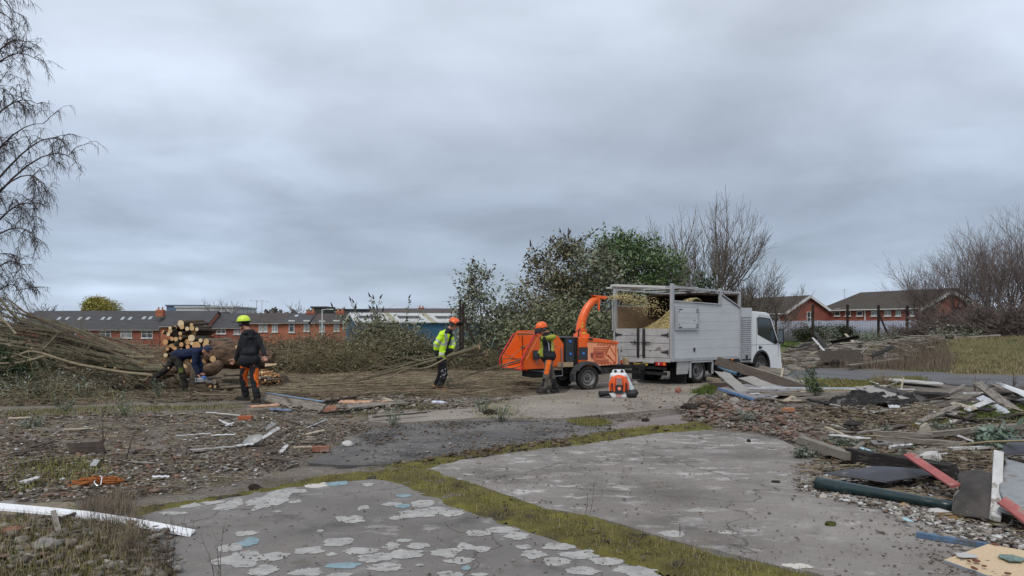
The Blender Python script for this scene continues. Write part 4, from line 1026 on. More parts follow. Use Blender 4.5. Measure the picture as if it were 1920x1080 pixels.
# -- the backpack blower on the slab
bl = thing('leaf_blower', 'orange and white backpack leaf blower standing upright on the concrete in front of the truck', 'leaf blower', P(1160, 745), math.radians(-4))
lg = M('light_grey_plastic', (.50, .51, .50), .45, .08, 6); ors = M('blower_orange_plastic', (.80, .11, .02), .35, .08, 6)
b = MB(); b.prism([(-.22, -.10, .10), (-.15, -.16, .02), (.15, -.16, .02), (.18, -.10, .12)], (0, .30, 0)); b.span(-.17, .18, -.15, .2, .0, .025); base = b.build('base', lg, bl, bevel=.015)
text('STIHL', .05, (-.07, -.163, .035), (PI / 2, 0, 0), M('orange_print', (.75, .13, .03), .5, .05, 5), base, 'lettering', bold=.002)
b = MB()
b.caps((0, -.02, .30), (0, .02, .30), .20, .20, 24)
for i, v in enumerate(b.v): b.v[i] = (v[0], v[1] * .75, .30 + (v[2] - .30) * (1.0 if v[2] > .3 else .95))
b.build('shroud', ors, bl)
for sx in (-1, 1):
 b = MB(); b.tube([(sx * .10, -.155, .14), (sx * .115, -.165, .30), (sx * .075, -.14, .44)], .022, 8); b.tube([(sx * .185, -.07, .14), (sx * .195, -.05, .30), (sx * .13, -.05, .45)], .022, 8); b.build('shroud_rib', ors, bl)
 b = MB(); b.prism([(sx * .13, -.172, .24), (sx * .17, -.15, .24), (sx * .17, -.15, .31), (sx * .13, -.172, .32)], (0, -.004, 0)); b.build('vent', blk, bl)
b = MB(); b.prism([(-.08, -.168, .10), (.08, -.168, .10), (.075, -.186, .27), (-.075, -.186, .27)], (0, .03, 0)); b.build('starter_cover', dgrey, bl, bevel=.01)
b = MB(); b.prism([(-.065, -.188, .28), (.065, -.188, .28), (.05, -.165, .42), (-.05, -.165, .42)], (0, .02, 0)); b.build('grille', M('grey_red_grille', (.36, .24, .22), .6, .3, 60), bl, bevel=.006)
b = MB(); b.lathe([(.0001, .014), (.035, .012), (.04, 0)], (0, -.186, .20), (0, -1, 0), 18); b.build('badge', M('salmon_badge', (.85, .30, .20), .4, .05, 5), bl)
b = MB(); b.caps((-.10, .03, .46), (.10, .03, .46), .09, .09, 14); b.caps((-.09, .03, .55), (.09, .03, .55), .05, .05, 12); b.build('fan_housing', whitep, bl)
for sx in (-1, 1):
 b = MB(); b.lathe([(.0001, .012), (.028, .010), (.034, 0)], (sx * .07, -.018, .565), (0, -1, .3), 14); b.build('cap', blk, bl)
b = MB(); b.prism([(.13, .06, .50), (.20, .06, .48), (.34, .02, .18), (.25, -.02, .12), (.16, .02, .30)], (0, .10, 0)); b.build('back_plate', M('pale_blue_grey_plastic', (.55, .60, .62), .45, .06, 6), bl, bevel=.02)
b = MB(); b.prism([(-.22, .10, .05), (-.19, .10, .40), (-.10, .10, .50), (.12, .10, .50), (.2, .10, .1)], (0, .06, 0)); b.build('back_frame', lg, bl, bevel=.02)
b = MB(); b.tube([(.14, -.05, .06), (.24, -.10, .08), (.32, -.10, .09), (.36, -.06, .13)], [.06, .085, .09, .07], 14)
for k in range(6): b.lathe([(.094, -.008), (.098, 0), (.094, .008)], (.19 + k * .03, -.09, .08), (1, -.2, .1), 14)
b.build('flexible_hose', blk, bl)
b = MB(); b.tube([(-.12, -.02, .09), (-.28, -.06, .085), (-.42, -.10, .08)], [.045, .06, .065], 14); b.build('blower_tube', blk, bl)
b = MB(); b.prism([(-.42, -.16, .005), (-.18, -.2, .005), (-.16, -.14, .005), (-.40, -.11, .005)], (0, 0, .012)); b.build('strap', M('dark_navy_strap', (.03, .035, .07), .8, .1, 8), bl)
# -- people
def evaluated(mb, name, voxel, smooth=4, ratio=.5, mats=None, matfn=None, wr=0.0, wscale=9.0, parent=None, loc=None):
 me = mb.mesh('tmp', mats)
 o = bpy.data.objects.new('tmp', me); COL.objects.link(o)
 r = o.modifiers.new('r', 'REMESH'); r.mode = 'VOXEL'; r.voxel_size = voxel; r.use_smooth_shade = True
 if smooth: s = o.modifiers.new('s', 'SMOOTH'); s.factor = .5; s.iterations = smooth
 if ratio < 1: d = o.modifiers.new('d', 'DECIMATE'); d.ratio = ratio
 dg = bpy.context.evaluated_depsgraph_get()
 m2 = bpy.data.meshes.new_from_object(o.evaluated_get(dg)); bpy.data.objects.remove(o); m2.name = name
 if wr:
  nn = [v.normal.copy() for v in m2.vertices]
  for v, n in zip(m2.vertices, nn):
   c = v.co; k = noise.noise(V((c.x * wscale, c.y * wscale, c.z * wscale * 1.9))) + .5 * noise.noise(V((c.x, c.y, c.z * 1.4)) * wscale * 2.4)
   v.co = c + n * k * wr
 m2.materials.clear()
 for q in mats: m2.materials.append(q)
 if matfn:
  m2.polygons.foreach_set('material_index', [matfn(p.center) for p in m2.polygons])
 m2.polygons.foreach_set('use_smooth', [True] * len(m2.polygons)); m2.update()
 ob = bpy.data.objects.new(name, m2); COL.objects.link(ob)
 if parent is not None: ob.parent = parent
 return ob
skin = M('weathered_skin', (.50, .27, .19), .55, .08, 12, col2=(.42, .20, .135))
def hand(mb, w_, d, nrm, curl=.6, k=1.0, g=0.0):
 """palm, four jointed fingers of different lengths and a thumb off the side of the palm"""
 d = d.normalized(); nrm = (nrm - d * nrm.dot(d)).normalized(); s = d.cross(nrm)
 mb.caps(w_, w_ + d * .03 * k, .027 + g, .030 + g, 10)
 for a in (-.027, -.009, .009, .027):
  mb.caps(w_ + d * .025 * k + s * a * .8, w_ + d * .085 * k + s * a, .016 + g, .014 + g, 8, flat=(nrm, .9))
 for a, l in ((-.030, .062), (-.010, .074), (.010, .078), (.030, .070)):
  p = w_ + d * .088 * k + s * a; dd = d.copy(); r = .0105 + g * .8
  for j, fr in enumerate((.45, .32, .26)):
   q = Matrix.Rotation(curl * (.55 + .3 * j), 3, s); dd = q @ dd
   p2 = p + dd * l * fr * k; mb.caps(p, p2, r, r * .9, 7); p = p2; r *= .9
 t = w_ + d * .03 * k + s * .032; td = (d * .65 + s * .6 + nrm * .45).normalized()
 for j, l in enumerate((.038, .030, .024)):
  p2 = t + td * l * k; mb.caps(t, p2, .0135 + g - .001 * j, .0125 + g - .001 * j, 7); t = p2; td = (td + d * .35 + nrm * .25 * curl).normalized()
def person(label, J, face, up, front, cfg):
 """J: joints in world metres; everything is built about the feet"""
 base = V(cfg['base']); J = {k: V(p) - base for k, p in J.items()}
 t = thing('person', label, 'person', base)
 face = V(face).normalized(); up = V(up); up = (up - face * up.dot(face)).normalized(); hs = face.cross(up)   # hs: the figure's right
 hd = J['head']; fr = V(front).normalized()
 b = MB()
 b.caps(hd + up * .03 - face * .020, hd + up * .028 + face * .018, .083, .078, 20)
 b.caps(hd - up * .02 + face * .015, hd - up * .055 + face * .028, .068, .052, 16)
 b.caps(hd - up * .085 + face * .045 - hs * .018, hd - up * .085 + face * .045 + hs * .018, .028, .028, 12)
 b.caps(hd + up * .018 + face * .088, hd - up * .022 + face * .108, .010, .015, 8)
 b.caps(hd - up * .055 + face * .084 - hs * .018, hd - up * .055 + face * .084 + hs * .018, .010, .010, 8)
 b.caps(hd + up * .028 + face * .080 - hs * .035, hd + up * .028 + face * .080 + hs * .035, .011, .011, 8)
 for q in (-1, 1): b.caps(hd + hs * q * .080 + up * .005, hd + hs * q * .086 - up * .03, .020, .013, 8)
 b.caps(hd - up * .05 - face * .02, J['neck'], .058, .062, 14)
 ch = (J['shL'] + J['shR']) / 2; pv = J['pelvis']
 b.caps(J['shL'].lerp(J['shR'], .2), J['shL'].lerp(J['shR'], .8), .048, .048); b.caps(ch, pv, .085, .085); b.caps(J['neck'], ch, .055, .06)
 for s in 'LR':
  b.caps(J['sh' + s], J['el' + s], .048, .040); b.caps(J['el' + s], J['wr' + s], .042, .028)
  b.caps(J['hip' + s], J['kn' + s], .085, .055); b.caps(J['kn' + s], J['an' + s], .052, .030); b.caps(pv, J['hip' + s], .085, .08)
  b.caps(J['an' + s], J['an' + s].lerp(J['toe' + s], .7), .028, .024)
  hdv = J.get('ha' + s, J['wr' + s] + (J['wr' + s] - J['el' + s]).normalized() * .1) - J['wr' + s]
  hand(b, J['wr' + s], hdv, V(cfg.get('palm' + s, -fr + V((0, 0, .2)))), cfg.get('curl', .7))
 body = evaluated(b, 'body', .0085, 2, .35, [skin], parent=t)
 for q in (-1, 1):
  e = MB(); e.caps(hd + up * .008 + face * .082 + hs * q * .031, hd + up * .008 + face * .084 + hs * q * .031, .010, .010, 8); e.build('eye', M('dark_eye', (.05, .035, .03), .3, .1, 5), body)
  e = MB(); e.caps(hd + up * .030 + face * .090 + hs * q * .020, hd + up * .033 + face * .082 + hs * q * .045, .004, .003, 6); e.build('eyebrow', cfg['hair'], body)
 e = MB(); e.caps(hd - up * .056 + face * .093 - hs * .018, hd - up * .056 + face * .093 + hs * .018, .0035, .0035, 6); e.build('mouth', M('lip_skin', (.36, .13, .11), .5, .1, 5), body)
 h = MB(); h.caps(hd + up * .035 - face * .028, hd + up * .028 + face * .0, .087, .084, 18); h.caps(hd - face * .045 + up * .01, hd - face * .045 - up * .03, .065, .05, 12)
 if cfg.get('beard'): h.caps(hd - up * .075 + face * .03, hd - up * .095 + face * .048, .048, .026, 12)
 evaluated(h, 'hair', .010, 1, .5, [cfg['hair']], parent=body)
 j = MB(); sd = (J['shR'] - J['shL']).normalized(); hr = (J['hipR'] - J['hipL']).normalized()
 jr = cfg.get('jr', 1.0); dn = (pv - ch).normalized(); hem = pv + dn * cfg.get('hem', .10)
 j.caps(J['shL'] + sd * .02, J['shR'] - sd * .02, .078 * jr, .078 * jr, 18)
 for q in (-1, 1):
  j.caps(ch + sd * q * .085 + dn * .06, hem + hr * q * .075, .118 * jr, .118 * jr, 20, flat=(fr, .86))
 j.caps(ch + dn * .05, pv, .13 * jr, .12 * jr, 18, flat=(fr, .9))
 j.caps(hem - hr * .065, hem + hr * .065, .150, .150, 18); j.caps(pv.lerp(ch, .25) - hr * .04, pv.lerp(ch, .25) + hr * .04, .14, .14, 18)
 j.caps(J['neck'], ch, .075, .11, 16)
 if cfg.get('hood'): j.caps(J['neck'] - fr * .06 - sd * .06 + up * .0, J['neck'] - fr * .06 + sd * .06, .062, .062, 14); j.caps(J['neck'] - fr * .05, ch - fr * .08 + dn * .04, .07, .05, 14)
 for s in 'LR':
  j.caps(J['sh' + s], J['el' + s], .070 * jr, .060 * jr, 16); j.caps(J['el' + s], J['wr' + s], .060 * jr, .043 * jr, 16)
 evaluated(j, 'jacket', .011, 3, .5, cfg['jm'], cfg.get('jf') and (lambda c: cfg['jf'](c, J, t)), wr=.010, parent=t)
 j = MB(); k = cfg.get('tr', 1.0)
 j.caps(J['hipL'], J['hipR'], .112 * k, .112 * k, 18); j.caps(pv, pv - dn * .08, .115 * k, .12 * k, 18)
 for s in 'LR':
  d1 = (J['an' + s] - J['kn' + s])
  j.caps(J['hip' + s], J['kn' + s], .100 * k, .074 * k, 18); j.caps(J['kn' + s], J['an' + s] - d1 * .04, .076 * k, .064 * k, 18)
  for q in range(3): j.caps(J['kn' + s] + d1 * (.62 + .12 * q), J['kn' + s] + d1 * (.66 + .12 * q), .070 * k, .074 * k, 16)
 evaluated(j, 'trousers', .012, 3, .5, cfg['tm'], cfg.get('tf') and (lambda c: cfg['tf'](c, J, t)), wr=.012, parent=t)
 for s in 'LR':
  an, toe = J['an' + s], J['toe' + s]; dd = (toe - an); dh = V((dd.x, dd.y, 0))
  dh = dh.normalized() if dh.length > .03 else V((face.x, face.y, 0)).normalized()
  bt = MB(); heel = an + V((0, 0, -.055)) - dh * .04; tp = toe + V((0, 0, 0))
  bt.caps(an.lerp(J['kn' + s], .28), an + V((0, 0, -.02)), .056, .058, 14); bt.caps(heel, tp, .048, .045, 14); bt.caps(an, heel.lerp(tp, .55), .055, .045, 14)
  bo = evaluated(bt, 'boot', .010, 2, .5, [cfg['bm']], parent=t)
  so = MB(); sv = dh.cross(V((0, 0, 1))); a = heel - dh * .045 + V((0, 0, -.045)); z_ = tp + dh * .04 + V((0, 0, -.035))
  so.prism([a - sv * .04, a + sv * .04, a.lerp(z_, .65) + sv * .052, z_ + sv * .02, z_ - sv * .02, a.lerp(z_, .65) - sv * .052], (0, 0, .022)); so.build('sole', blk, bo, bevel=.005)
  if cfg.get('glove'):
   g = MB(); hdv = J.get('ha' + s, J['wr' + s] + (J['wr' + s] - J['el' + s]).normalized() * .1) - J['wr' + s]
   g.caps(J['wr' + s] - hdv.normalized() * .05, J['wr' + s], .040, .034, 12); hand(g, J['wr' + s], hdv, V(cfg.get('palm' + s, -fr + V((0, 0, .2)))), cfg.get('curl', .7), g=.004)
   evaluated(g, 'glove', .007, 1, .5, [cfg['glove']], parent=t)
 if cfg.get('helmet'):
  hm = cfg['helmet']; c = hd + up * .045
  pr = [(.118, -.005), (.122, .0), (.120, .012), (.117, .04), (.104, .075), (.080, .102), (.045, .120), (.0005, .126)]
  q = MB(); q.lathe(pr, c, up, 28)
  q.v = [tuple(c + (V(v) - c) + face * (V(v) - c).dot(face) * .16) for v in q.v]
  q.prism([c + face * .125 - hs * .07 + up * .004, c + face * .165 - hs * .035, c + face * .165 + hs * .035, c + face * .125 + hs * .07 + up * .004], up * .010)
  ho = q.build('helmet', hm, t, ang=50)
  v_ = MB()
  for sgn in (-1, 1):
   for fa, ua in ((-.055, .082), (-.01, .088), (.04, .080), (-.075, .045), (.07, .048)):
    p = c + face * fa * 1.1 + up * ua; rad = max(.02, .118 * math.sqrt(max(.05, 1 - (ua / .126) ** 2)))
    pp = p + hs * sgn * math.sqrt(max(.0004, rad ** 2 - fa ** 2)) * 1.0
    v_.beam(pp - face * .014, pp + face * .014, .010, .010)
  v_.build('helmet_vents', blk, ho, kind='stuff')
  q = MB(); q.lathe([(.124, -.014), (.1245, .004)], c, up, 28); q.v = [tuple(c + (V(v) - c) + face * (V(v) - c).dot(face) * .165) for v in q.v]; q.build('rim_band', cfg.get('band', blk), ho)
  for sgn in (-1, 1):
   e = MB(); pc = c - up * .062 + hs * sgn * .098 - face * .01
   e.lathe([(.036, -.015), (.042, .0), (.040, .022), (.028, .034), (.001, .036)], pc, hs * sgn, 18); e.beam(c + hs * sgn * .122 - face * .01, pc + hs * sgn * .02, .016, .008); e.build('ear_defender', cfg.get('ear', blk), t)
  if cfg.get('visor'):
   tilt = cfg['visor']; e = MB(); vs = []; n = 12; hgt = .14
   pv0 = c + up * .0
   for r_ in range(5):
    for k_ in range(n + 1):
     a = lerp(-1.15, 1.15, k_ / n); o = face * math.cos(a) * .165 + hs * math.sin(a) * .145
     dr = (-up * math.cos(tilt) + face * math.sin(tilt)); vs.append(pv0 + o + dr * (hgt * r_ / 4) * (1 - .25 * abs(a) / 1.15))
   e.add(vs, [(r_ * (n + 1) + k_, r_ * (n + 1) + k_ + 1, (r_ + 1) * (n + 1) + k_ + 1, (r_ + 1) * (n + 1) + k_) for r_ in range(4) for k_ in range(n)], 0, True)
   vo = e.build('visor', M('black_mesh_visor', (.018, .018, .020), .6, .1, 60), ho)
   sm_ = vo.modifiers.new('t', 'SOLIDIFY'); sm_.thickness = .003
 if cfg.get('cap'):
  q = MB(); c = hd + up * .035; q.lathe([(.096, -.02), (.098, .0), (.094, .035), (.075, .065), (.04, .082), (.0005, .086)], c - face * .01, up, 24)
  ho = q.build('beanie', cfg['cap'], t, ang=60)
  q = MB(); q.lathe([(.097, -.035), (.101, -.03), (.101, -.008), (.097, -.004)], c - face * .01, up, 24); q.build('turn_up', cfg['cap'], ho)
 return t
black_c = M('black_softshell', (.020, .021, .026), .75, .2, 8, col2=(.012, .012, .015), bump=.2, bscale=60)
black_t = M('black_work_cloth', (.026, .026, .030), .85, .25, 8, bump=.2, bscale=60)
orange_c = M('orange_trouser_panel', (.82, .16, .02), .75, .08, 10, col2=(.68, .12, .015))
boots = M('muddy_dark_boots', (.050, .042, .030), .85, .25, 12, spots=((.14, .11, .075), 14, .56))
hairb = M('dark_brown_hair', (.035, .022, .015), .8, .2, 40)
lime = M('lime_yellow_helmet', (.66, .86, .045), .35, .04, 4)
orh = M('orange_helmet', (.88, .135, .010), .35, .04, 4)
Y = 14.85
g = lambda x, y, dy=0: A(x, y, Y + dy)
JA = dict(head=g(457, 607), neck=g(466, 623), shL=g(456.5, 629, -.06), shR=g(481, 628, .06), elL=g(448.5, 654, -.08), elR=g(491, 651, .02), wrL=g(442, 674, -.04), wrR=g(497, 667, -.06),
   haL=g(437, 679, -.02), haR=g(498, 677, -.10), pelvis=g(468, 671), hipL=g(461, 675, -.03), hipR=g(476, 674, .03), knL=g(456, 709, .05), knR=g(476.5, 712, -.03), anL=g(461, 742, .12), anR=g(482, 746, -.05), toeL=g(446, 746.5, .10), toeR=g(475, 752.5, -.02))
def tfA(c, J, t):
 sd = (J['shR'] - J['shL']).normalized(); z = c.z
 if z > .70:
  r = (c - J['pelvis']).dot(sd)
  return 1 if (z > .74 + .5 * r and r > -.12) or r < -.13 else 0
 for s in 'LR':
  k = J['kn' + s]; a = J['an' + s]; h = J['hip' + s]
  if z > k.z: ax = h.lerp(k, (h.z - z) / (h.z - k.z))
  else: ax = k.lerp(a, (k.z - z) / max(.01, k.z - a.z))
  d = c - ax
  if d.length < .13 and .33 < z < .70 and d.x > .035 + .02 * math.sin(z * 20) and d.y < .06: return 1
 return 0
personA = person('man in black hooded jacket and orange trimmed trousers walking past the log stack', JA, (-.93, .36, -.08), (0, 0, 1), (-.42, .9, 0),
 dict(base=P(468, 757), hair=hairb, jm=[black_c], tm=[black_t, orange_c], tf=tfA, bm=boots, helmet=lime, visor=1.65, ear=blk, hood=True, hem=.045, jr=.90, beard=True, curl=.9))
Y = 17.2
navy = M('navy_jumper', (.013, .022, .058), .85, .2, 10, bump=.2, bscale=50)
olive = M('dark_olive_trousers', (.045, .042, .036), .85, .25, 8, bump=.2, bscale=50); grnp = M('green_knee_patch', (.12, .15, .03), .8, .1, 8)
g = lambda x, y, dy=0: A(x, y, Y + dy)
JB = dict(head=g(389, 657, 0), neck=g(378, 656, 0), shL=g(370, 657, .16), shR=g(367, 663, -.14), elR=g(364, 684, -.20), elL=g(375, 682, .10), wrR=g(371, 701, -.22), wrL=g(378, 699, .0), haR=g(374, 707, -.22), haL=g(381, 704, -.05),
   pelvis=g(330, 668), hipR=g(331, 670, -.10), hipL=g(328, 671, .09), knR=g(341, 697, -.10), knL=g(313, 692, .12), anR=g(348, 726, -.02), anL=g(287, 709, .22), toeR=g(361, 732.5, -.06), toeL=g(283, 716.5, .22))
def tfB(c, J, t):
 k = J['knR']; d = c - k
 return 1 if (abs(d.z - .04) < .055 and abs(d.x) < .05 and d.y < -.02) else 0
personB = person('man in navy jumper and grey beanie bending with a chainsaw below the log stack', JB, (.80, -.1, -.55), (.55, -.05, .8), (.25, 0, -.97),
 dict(base=P(349, 736), hair=hairb, jm=[navy], tm=[olive, grnp], tf=tfB, bm=boots, cap=M('blue_grey_wool', (.045, .055, .085), .9, .2, 30, bump=.4, bscale=90), hem=-.04, jr=1.02, curl=1.1, glove=None))
Y = 17.15
hiv = M('hi_vis_yellow', (.60, .92, .035), .65, .06, 8, col2=(.50, .80, .025)); silv = M('silver_reflective_tape', (.48, .50, .48), .4, .08, 10, metal=.2)
g = lambda x, y, dy=0: A(x, y, Y + dy)
JC = dict(head=g(850, 609), neck=g(842, 620, 0), shR=g(829, 627, -.17), shL=g(842, 626, .15), elR=g(818, 645, -.22), elL=g(850, 646, .12), wrR=g(816, 658, -.20), wrL=g(846, 657, -.02), haR=g(821, 666, -.22), haL=g(840, 661, -.14),
   pelvis=g(829, 664), hipR=g(826, 669, -.09), hipL=g(830, 669, .08), knR=g(834, 700, -.10), knL=g(827, 701, .10), anR=g(823.5, 727, -.05), anL=g(818, 721, .20), toeR=g(838, 732.3, -.08), toeL=g(828, 727, .22))
def jfC(c, J, t):
 ch = (J['shL'] + J['shR']) / 2; pv = J['pelvis']; ax = (pv - ch).normalized(); h = (c - ch).dot(ax); L_ = (pv - ch).length
 el, wr = J['elR'], J['wrR']
 for s in 'LR':
  a, b_ = J['sh' + s], J['el' + s]; d = (b_ - a); u = (c - a).dot(d) / d.length_squared; off = (c - a - d * u).length
  a2, b2 = J['el' + s], J['wr' + s]; d2 = (b2 - a2); u2 = (c - a2).dot(d2) / d2.length_squared; off2 = (c - a2 - d2 * u2).length
  if u2 > .05 and off2 < .09:
   return 2 if u2 > .85 else (1 if .1 < u2 < .38 else 0)
  if u > .4 and off < .085 and u <= 1.05: return 1 if .62 < u < .85 else 0
 fx = (c - ch).dot(V((.95, -.1, -.1)))
 if h < -.02 and c.x > J['neck'].x - .08: return 2
 if c.x - (J['neck'].x + (c.z - J['neck'].z) * .28) > .055 and h > -.05 and h < .48: return 2 if (c.x - (J['neck'].x + (c.z - J['neck'].z) * .28)) < .115 else 0
 if .20 < h < .26 or .42 < h < .475: return 1
 if c.y < -.02 and abs((c.x - ch.x) - .02 - h * .05) < .028 and h < .22: return 1
 return 0
def tfC(c, J, t):
 return 1 if (abs(c.z - J['knR'].z) < .11 and noise.noise(c * 26) > .30 and c.y < 0) else 0
personC = person('man in a yellow hi vis jacket and orange helmet carrying cut branches past the brambles', JC, (.86, -.22, -.42), (.42, 0, .86), (.95, -.25, -.15),
 dict(base=P(829, 737), hair=hairb, jm=[hiv, silv, black_c], jf=jfC, tm=[black_t, M('pale_knee_print', (.45, .45, .45), .8, .1, 6)], tf=tfC, bm=M('tan_leather_boots', (.55, .25, .07), .7, .15, 12), helmet=orh, band=blk, ear=blk, visor=2.6, hem=.0, jr=1.10, curl=1.2, glove=M('black_gloves', (.03, .03, .032), .8, .2, 20)))
Y = 16.95
olv = M('olive_yellow_sleeves', (.33, .37, .05), .8, .12, 10, col2=(.24, .27, .035), bump=.2, bscale=50); khaki = M('grey_khaki_trousers', (.155, .135, .110), .85, .15, 8, col2=(.10, .088, .072), bump=.2, bscale=50)
g = lambda x, y, dy=0: A(x, y, Y + dy)
JD = dict(head=g(1016, 617), neck=g(1022.5, 628, 0), shR=g(1017.5, 636, .12), shL=g(1031, 634, -.12), elR=g(1018.5, 654, .12), elL=g(1038, 632, -.26), wrR=g(1010.5, 663, .08), wrL=g(1018, 634.5, -.24), haR=g(1005, 666, .05), haL=g(1012, 635.5, -.15),
   pelvis=g(1027.5, 667), hipR=g(1024, 670, .06), hipL=g(1031, 670, -.07), knL=g(1024.5, 702, -.12), knR=g(1034, 703, .10), anL=g(1020, 729, -.08), anR=g(1042, 728, .12), toeL=g(1008.5, 733.8, -.12), toeR=g(1034, 733, .10))
def jfD(c, J, t):
 for s in 'LR':
  a, b_ = J['sh' + s], J['el' + s]; d = (b_ - a); u = (c - a).dot(d) / d.length_squared; off = (c - a - d * u).length
  a2, b2 = J['el' + s], J['wr' + s]; d2 = (b2 - a2); u2 = (c - a2).dot(d2) / d2.length_squared; off2 = (c - a2 - d2 * u2).length
  if 0 <= u2 < .93 and off2 < .085: return 0
  if u > (.25 if s == 'R' else .05) and off < .085: return 0
 if c.x > J['shL'].x + .03 and c.z > J['pelvis'].z + .12: return 2
 if c.x < J['shR'].x + .0 and c.z > J['pelvis'].z - .02: return 0
 return 1
def tfD(c, J, t):
 a, b_ = J['hipL'], J['knL']; d = b_ - a; u = (c - a).dot(d) / d.length_squared; o = c - a - d * u
 if -.35 < u < 1.0 and o.length < .14 and c.y < -.06 and abs(o.x + .005) < .050: return 1
 if c.z < .34 and c.x > (J['anR'].x - .10 if c.x > .12 else 9): return 2
 if c.z < .36 and c.z > .16 and c.x < .05 and o.x < .0: return 2
 return 0
personD = person('man in an orange helmet and olive sleeves reaching over the chipper feed hopper', JD, (-.86, -.36, -.18), (-.1, 0, 1), (-.82, -.5, 0),
 dict(base=P(1026, 738), hair=hairb, jm=[olv, black_c, M('yellow_vest_edge', (.55, .50, .12), .8, .1, 8)], jf=jfD, tm=[khaki, orange_c, black_t], tf=tfD, bm=M('dark_grey_boots', (.045, .042, .040), .85, .2, 12), helmet=orh, band=orh, ear=dgrey, visor=.18, hem=.0, jr=1.0, curl=.9, glove=M('black_gloves'), hood=True))
b = MB(); bs = personD.location
b.tube([A(1024, 634, 16.78) - bs, A(1029, 645, 16.74) - bs, A(1030, 658, 16.74) - bs], .010, 6); b.build('hose', alu_f, personD)
# -- trees and shrubs
def rv(): return V((random.uniform(-1, 1), random.uniform(-1, 1), random.uniform(-1, 1)))
def grow(mb, p, d, L_, r, dep, mx, o, tips):
 n = 5 if dep < 2 else (4 if dep < 4 else 3)
 pts = [p.copy()]; rr = [r]; d = d.normalized(); dirs = [d.copy()]
 for i in range(n):
  d = (d + rv() * o['wan'] + V((0, 0, o['up'])) * (1 if dep else .3) + V((0, 0, -o.get('droop', 0))) * dep).normalized()
  p = p + d * L_ / n; pts.append(p.copy()); rr.append(r * (1 - (i + 1) / n * (1 - o['tap']))); dirs.append(d.copy())
 mb.tube(pts, [max(q, o['rmin']) for q in rr], 7 if dep == 0 else (5 if dep == 1 else (4 if dep == 2 else 3)), cap=False)
 if dep >= mx:
  tips.append((pts[-1], d)); return
 k = random.randint(*o['kids'])
 for j in range(k):
  t = random.uniform(o['lo'] if dep else o['lo0'], 1); i = min(n, max(1, int(round(t * n)))); ax = dirs[i]
  a, b = frame(ax); q = random.uniform(0, 2 * PI); an = random.uniform(*o['ang'])
  nd = ax * math.cos(an) + (a * math.cos(q) + b * math.sin(q)) * math.sin(an)
  grow(mb, pts[i], nd, L_ * random.uniform(*o['len']), rr[i] * o['rr'], dep + 1, mx, o, tips)
 grow(mb, pts[-1], dirs[-1], L_ * .72, rr[-1], dep + 1, mx, o, tips)
OPT = dict(wan=.16, up=.06, tap=.62, rmin=.004, kids=(2, 4), lo=.25, lo0=.35, ang=(.45, .95), len=(.55, .8), rr=.62)
bark_d = M('dark_wet_bark', (.075, .060, .048), .9, .2, 12)
bark_b = M('brown_bare_twigs', (.115, .085, .070), .9, .15, 6, world=True)
bark_g = M('grey_brown_bark', (.190, .160, .130), .9, .2, 9)
def bare_tree(name, label, loc, h, seed, mx=5, opt=None, mat=None, r=None, group=None, stems=1, lean=.1, cat='tree', trunkmat=None, sxy=1.0):
 random.seed(seed); o = dict(OPT); o.update(opt or {}); mat = mat or bark_b
 t = thing(name, label, cat, loc, 0, group)
 tr_ = MB(); cr = MB(); tips = []
 for s in range(stems):
  d = V((random.uniform(-1, 1) * lean, random.uniform(-1, 1) * lean, 1)); b0 = V((random.uniform(-.3, .3), random.uniform(-.3, .3), -.15)) * (1 if stems > 1 else 0) - V((0, 0, .2))
  r_ = r or h * .014; L_ = h * .30
  p = b0; pts = [p.copy()]; dd = d.normalized(); rr = [r_ * 1.25]
  for i in range(5): dd = (dd + rv() * .06).normalized(); p = p + dd * L_ / 5; pts.append(p.copy()); rr.append(r_ * (1 - .07 * i))
  tr_.tube(pts, rr, 8)
  for j in range(random.randint(*o.get('k0', (3, 5)))):
   a, b = frame(dd); q = random.uniform(0, 2 * PI); an = random.uniform(.25, .8); i = random.randint(3, 5)
   grow(cr, pts[i], dd * math.cos(an) + (a * math.cos(q) + b * math.sin(q)) * math.sin(an), h * .26, r_ * .55, 1, mx, o, tips)
  grow(cr, pts[-1], dd, h * .30, rr[-1], 1, mx, o, tips)
 zz_ = max(v[2] for v in cr.v); k = h / zz_
 for q in (tr_, cr): q.v = [(v[0] * k * sxy, v[1] * k * sxy, v[2] * k) for v in q.v]
 tr_.build('trunk', trunkmat or mat, t); cr.build('crown', mat, t)
 return t, tips, k
def leaves(name, P_, size, ramp_mat, parent, kind=None, flat=None, nrm_up=0.0):
 n = len(P_); s = (.45 + 1.1 * RNG.uniform(0, 1, n) ** 1.6) * size
 return scatter(name, LEAF_V, LEAF_F, P_, np.stack([s, s * .46, s], 1), rot_np(n, flat or PI), ramp_mat, parent=parent, kind='stuff')
def lramp(name, cols, rough=.6): return M(name, (1, 1, 1), rough, .1, 3, ramp=['l'] + cols, world=True)
L_green = lramp('evergreen_leaves', [(.020, .040, .012), (.040, .075, .020), (.070, .105, .040), (.030, .055, .018)], .5)
L_bud = lramp('grey_green_leaves', [(0.081, 0.099, 0.052), (0.169, 0.195, 0.107), (0.273, 0.305, 0.202), (0.124, 0.130, 0.072), (0.390, 0.429, 0.338)])
L_brn = lramp('brown_and_olive_leaves', [(0.098, 0.073, 0.046), (0.182, 0.137, 0.082), (0.137, 0.137, 0.058), (0.234, 0.215, 0.117), (0.081, 0.098, 0.042)])
L_bram = lramp('bramble_leaves', [(0.072, 0.052, 0.036), (0.130, 0.098, 0.058), (0.098, 0.104, 0.039), (0.208, 0.195, 0.111), (0.156, 0.111, 0.072)])
L_ivy = lramp('dark_ivy_leaves', [(.010, .026, .008), (.020, .048, .012), (.040, .080, .020), (.015, .035, .010)], .45)
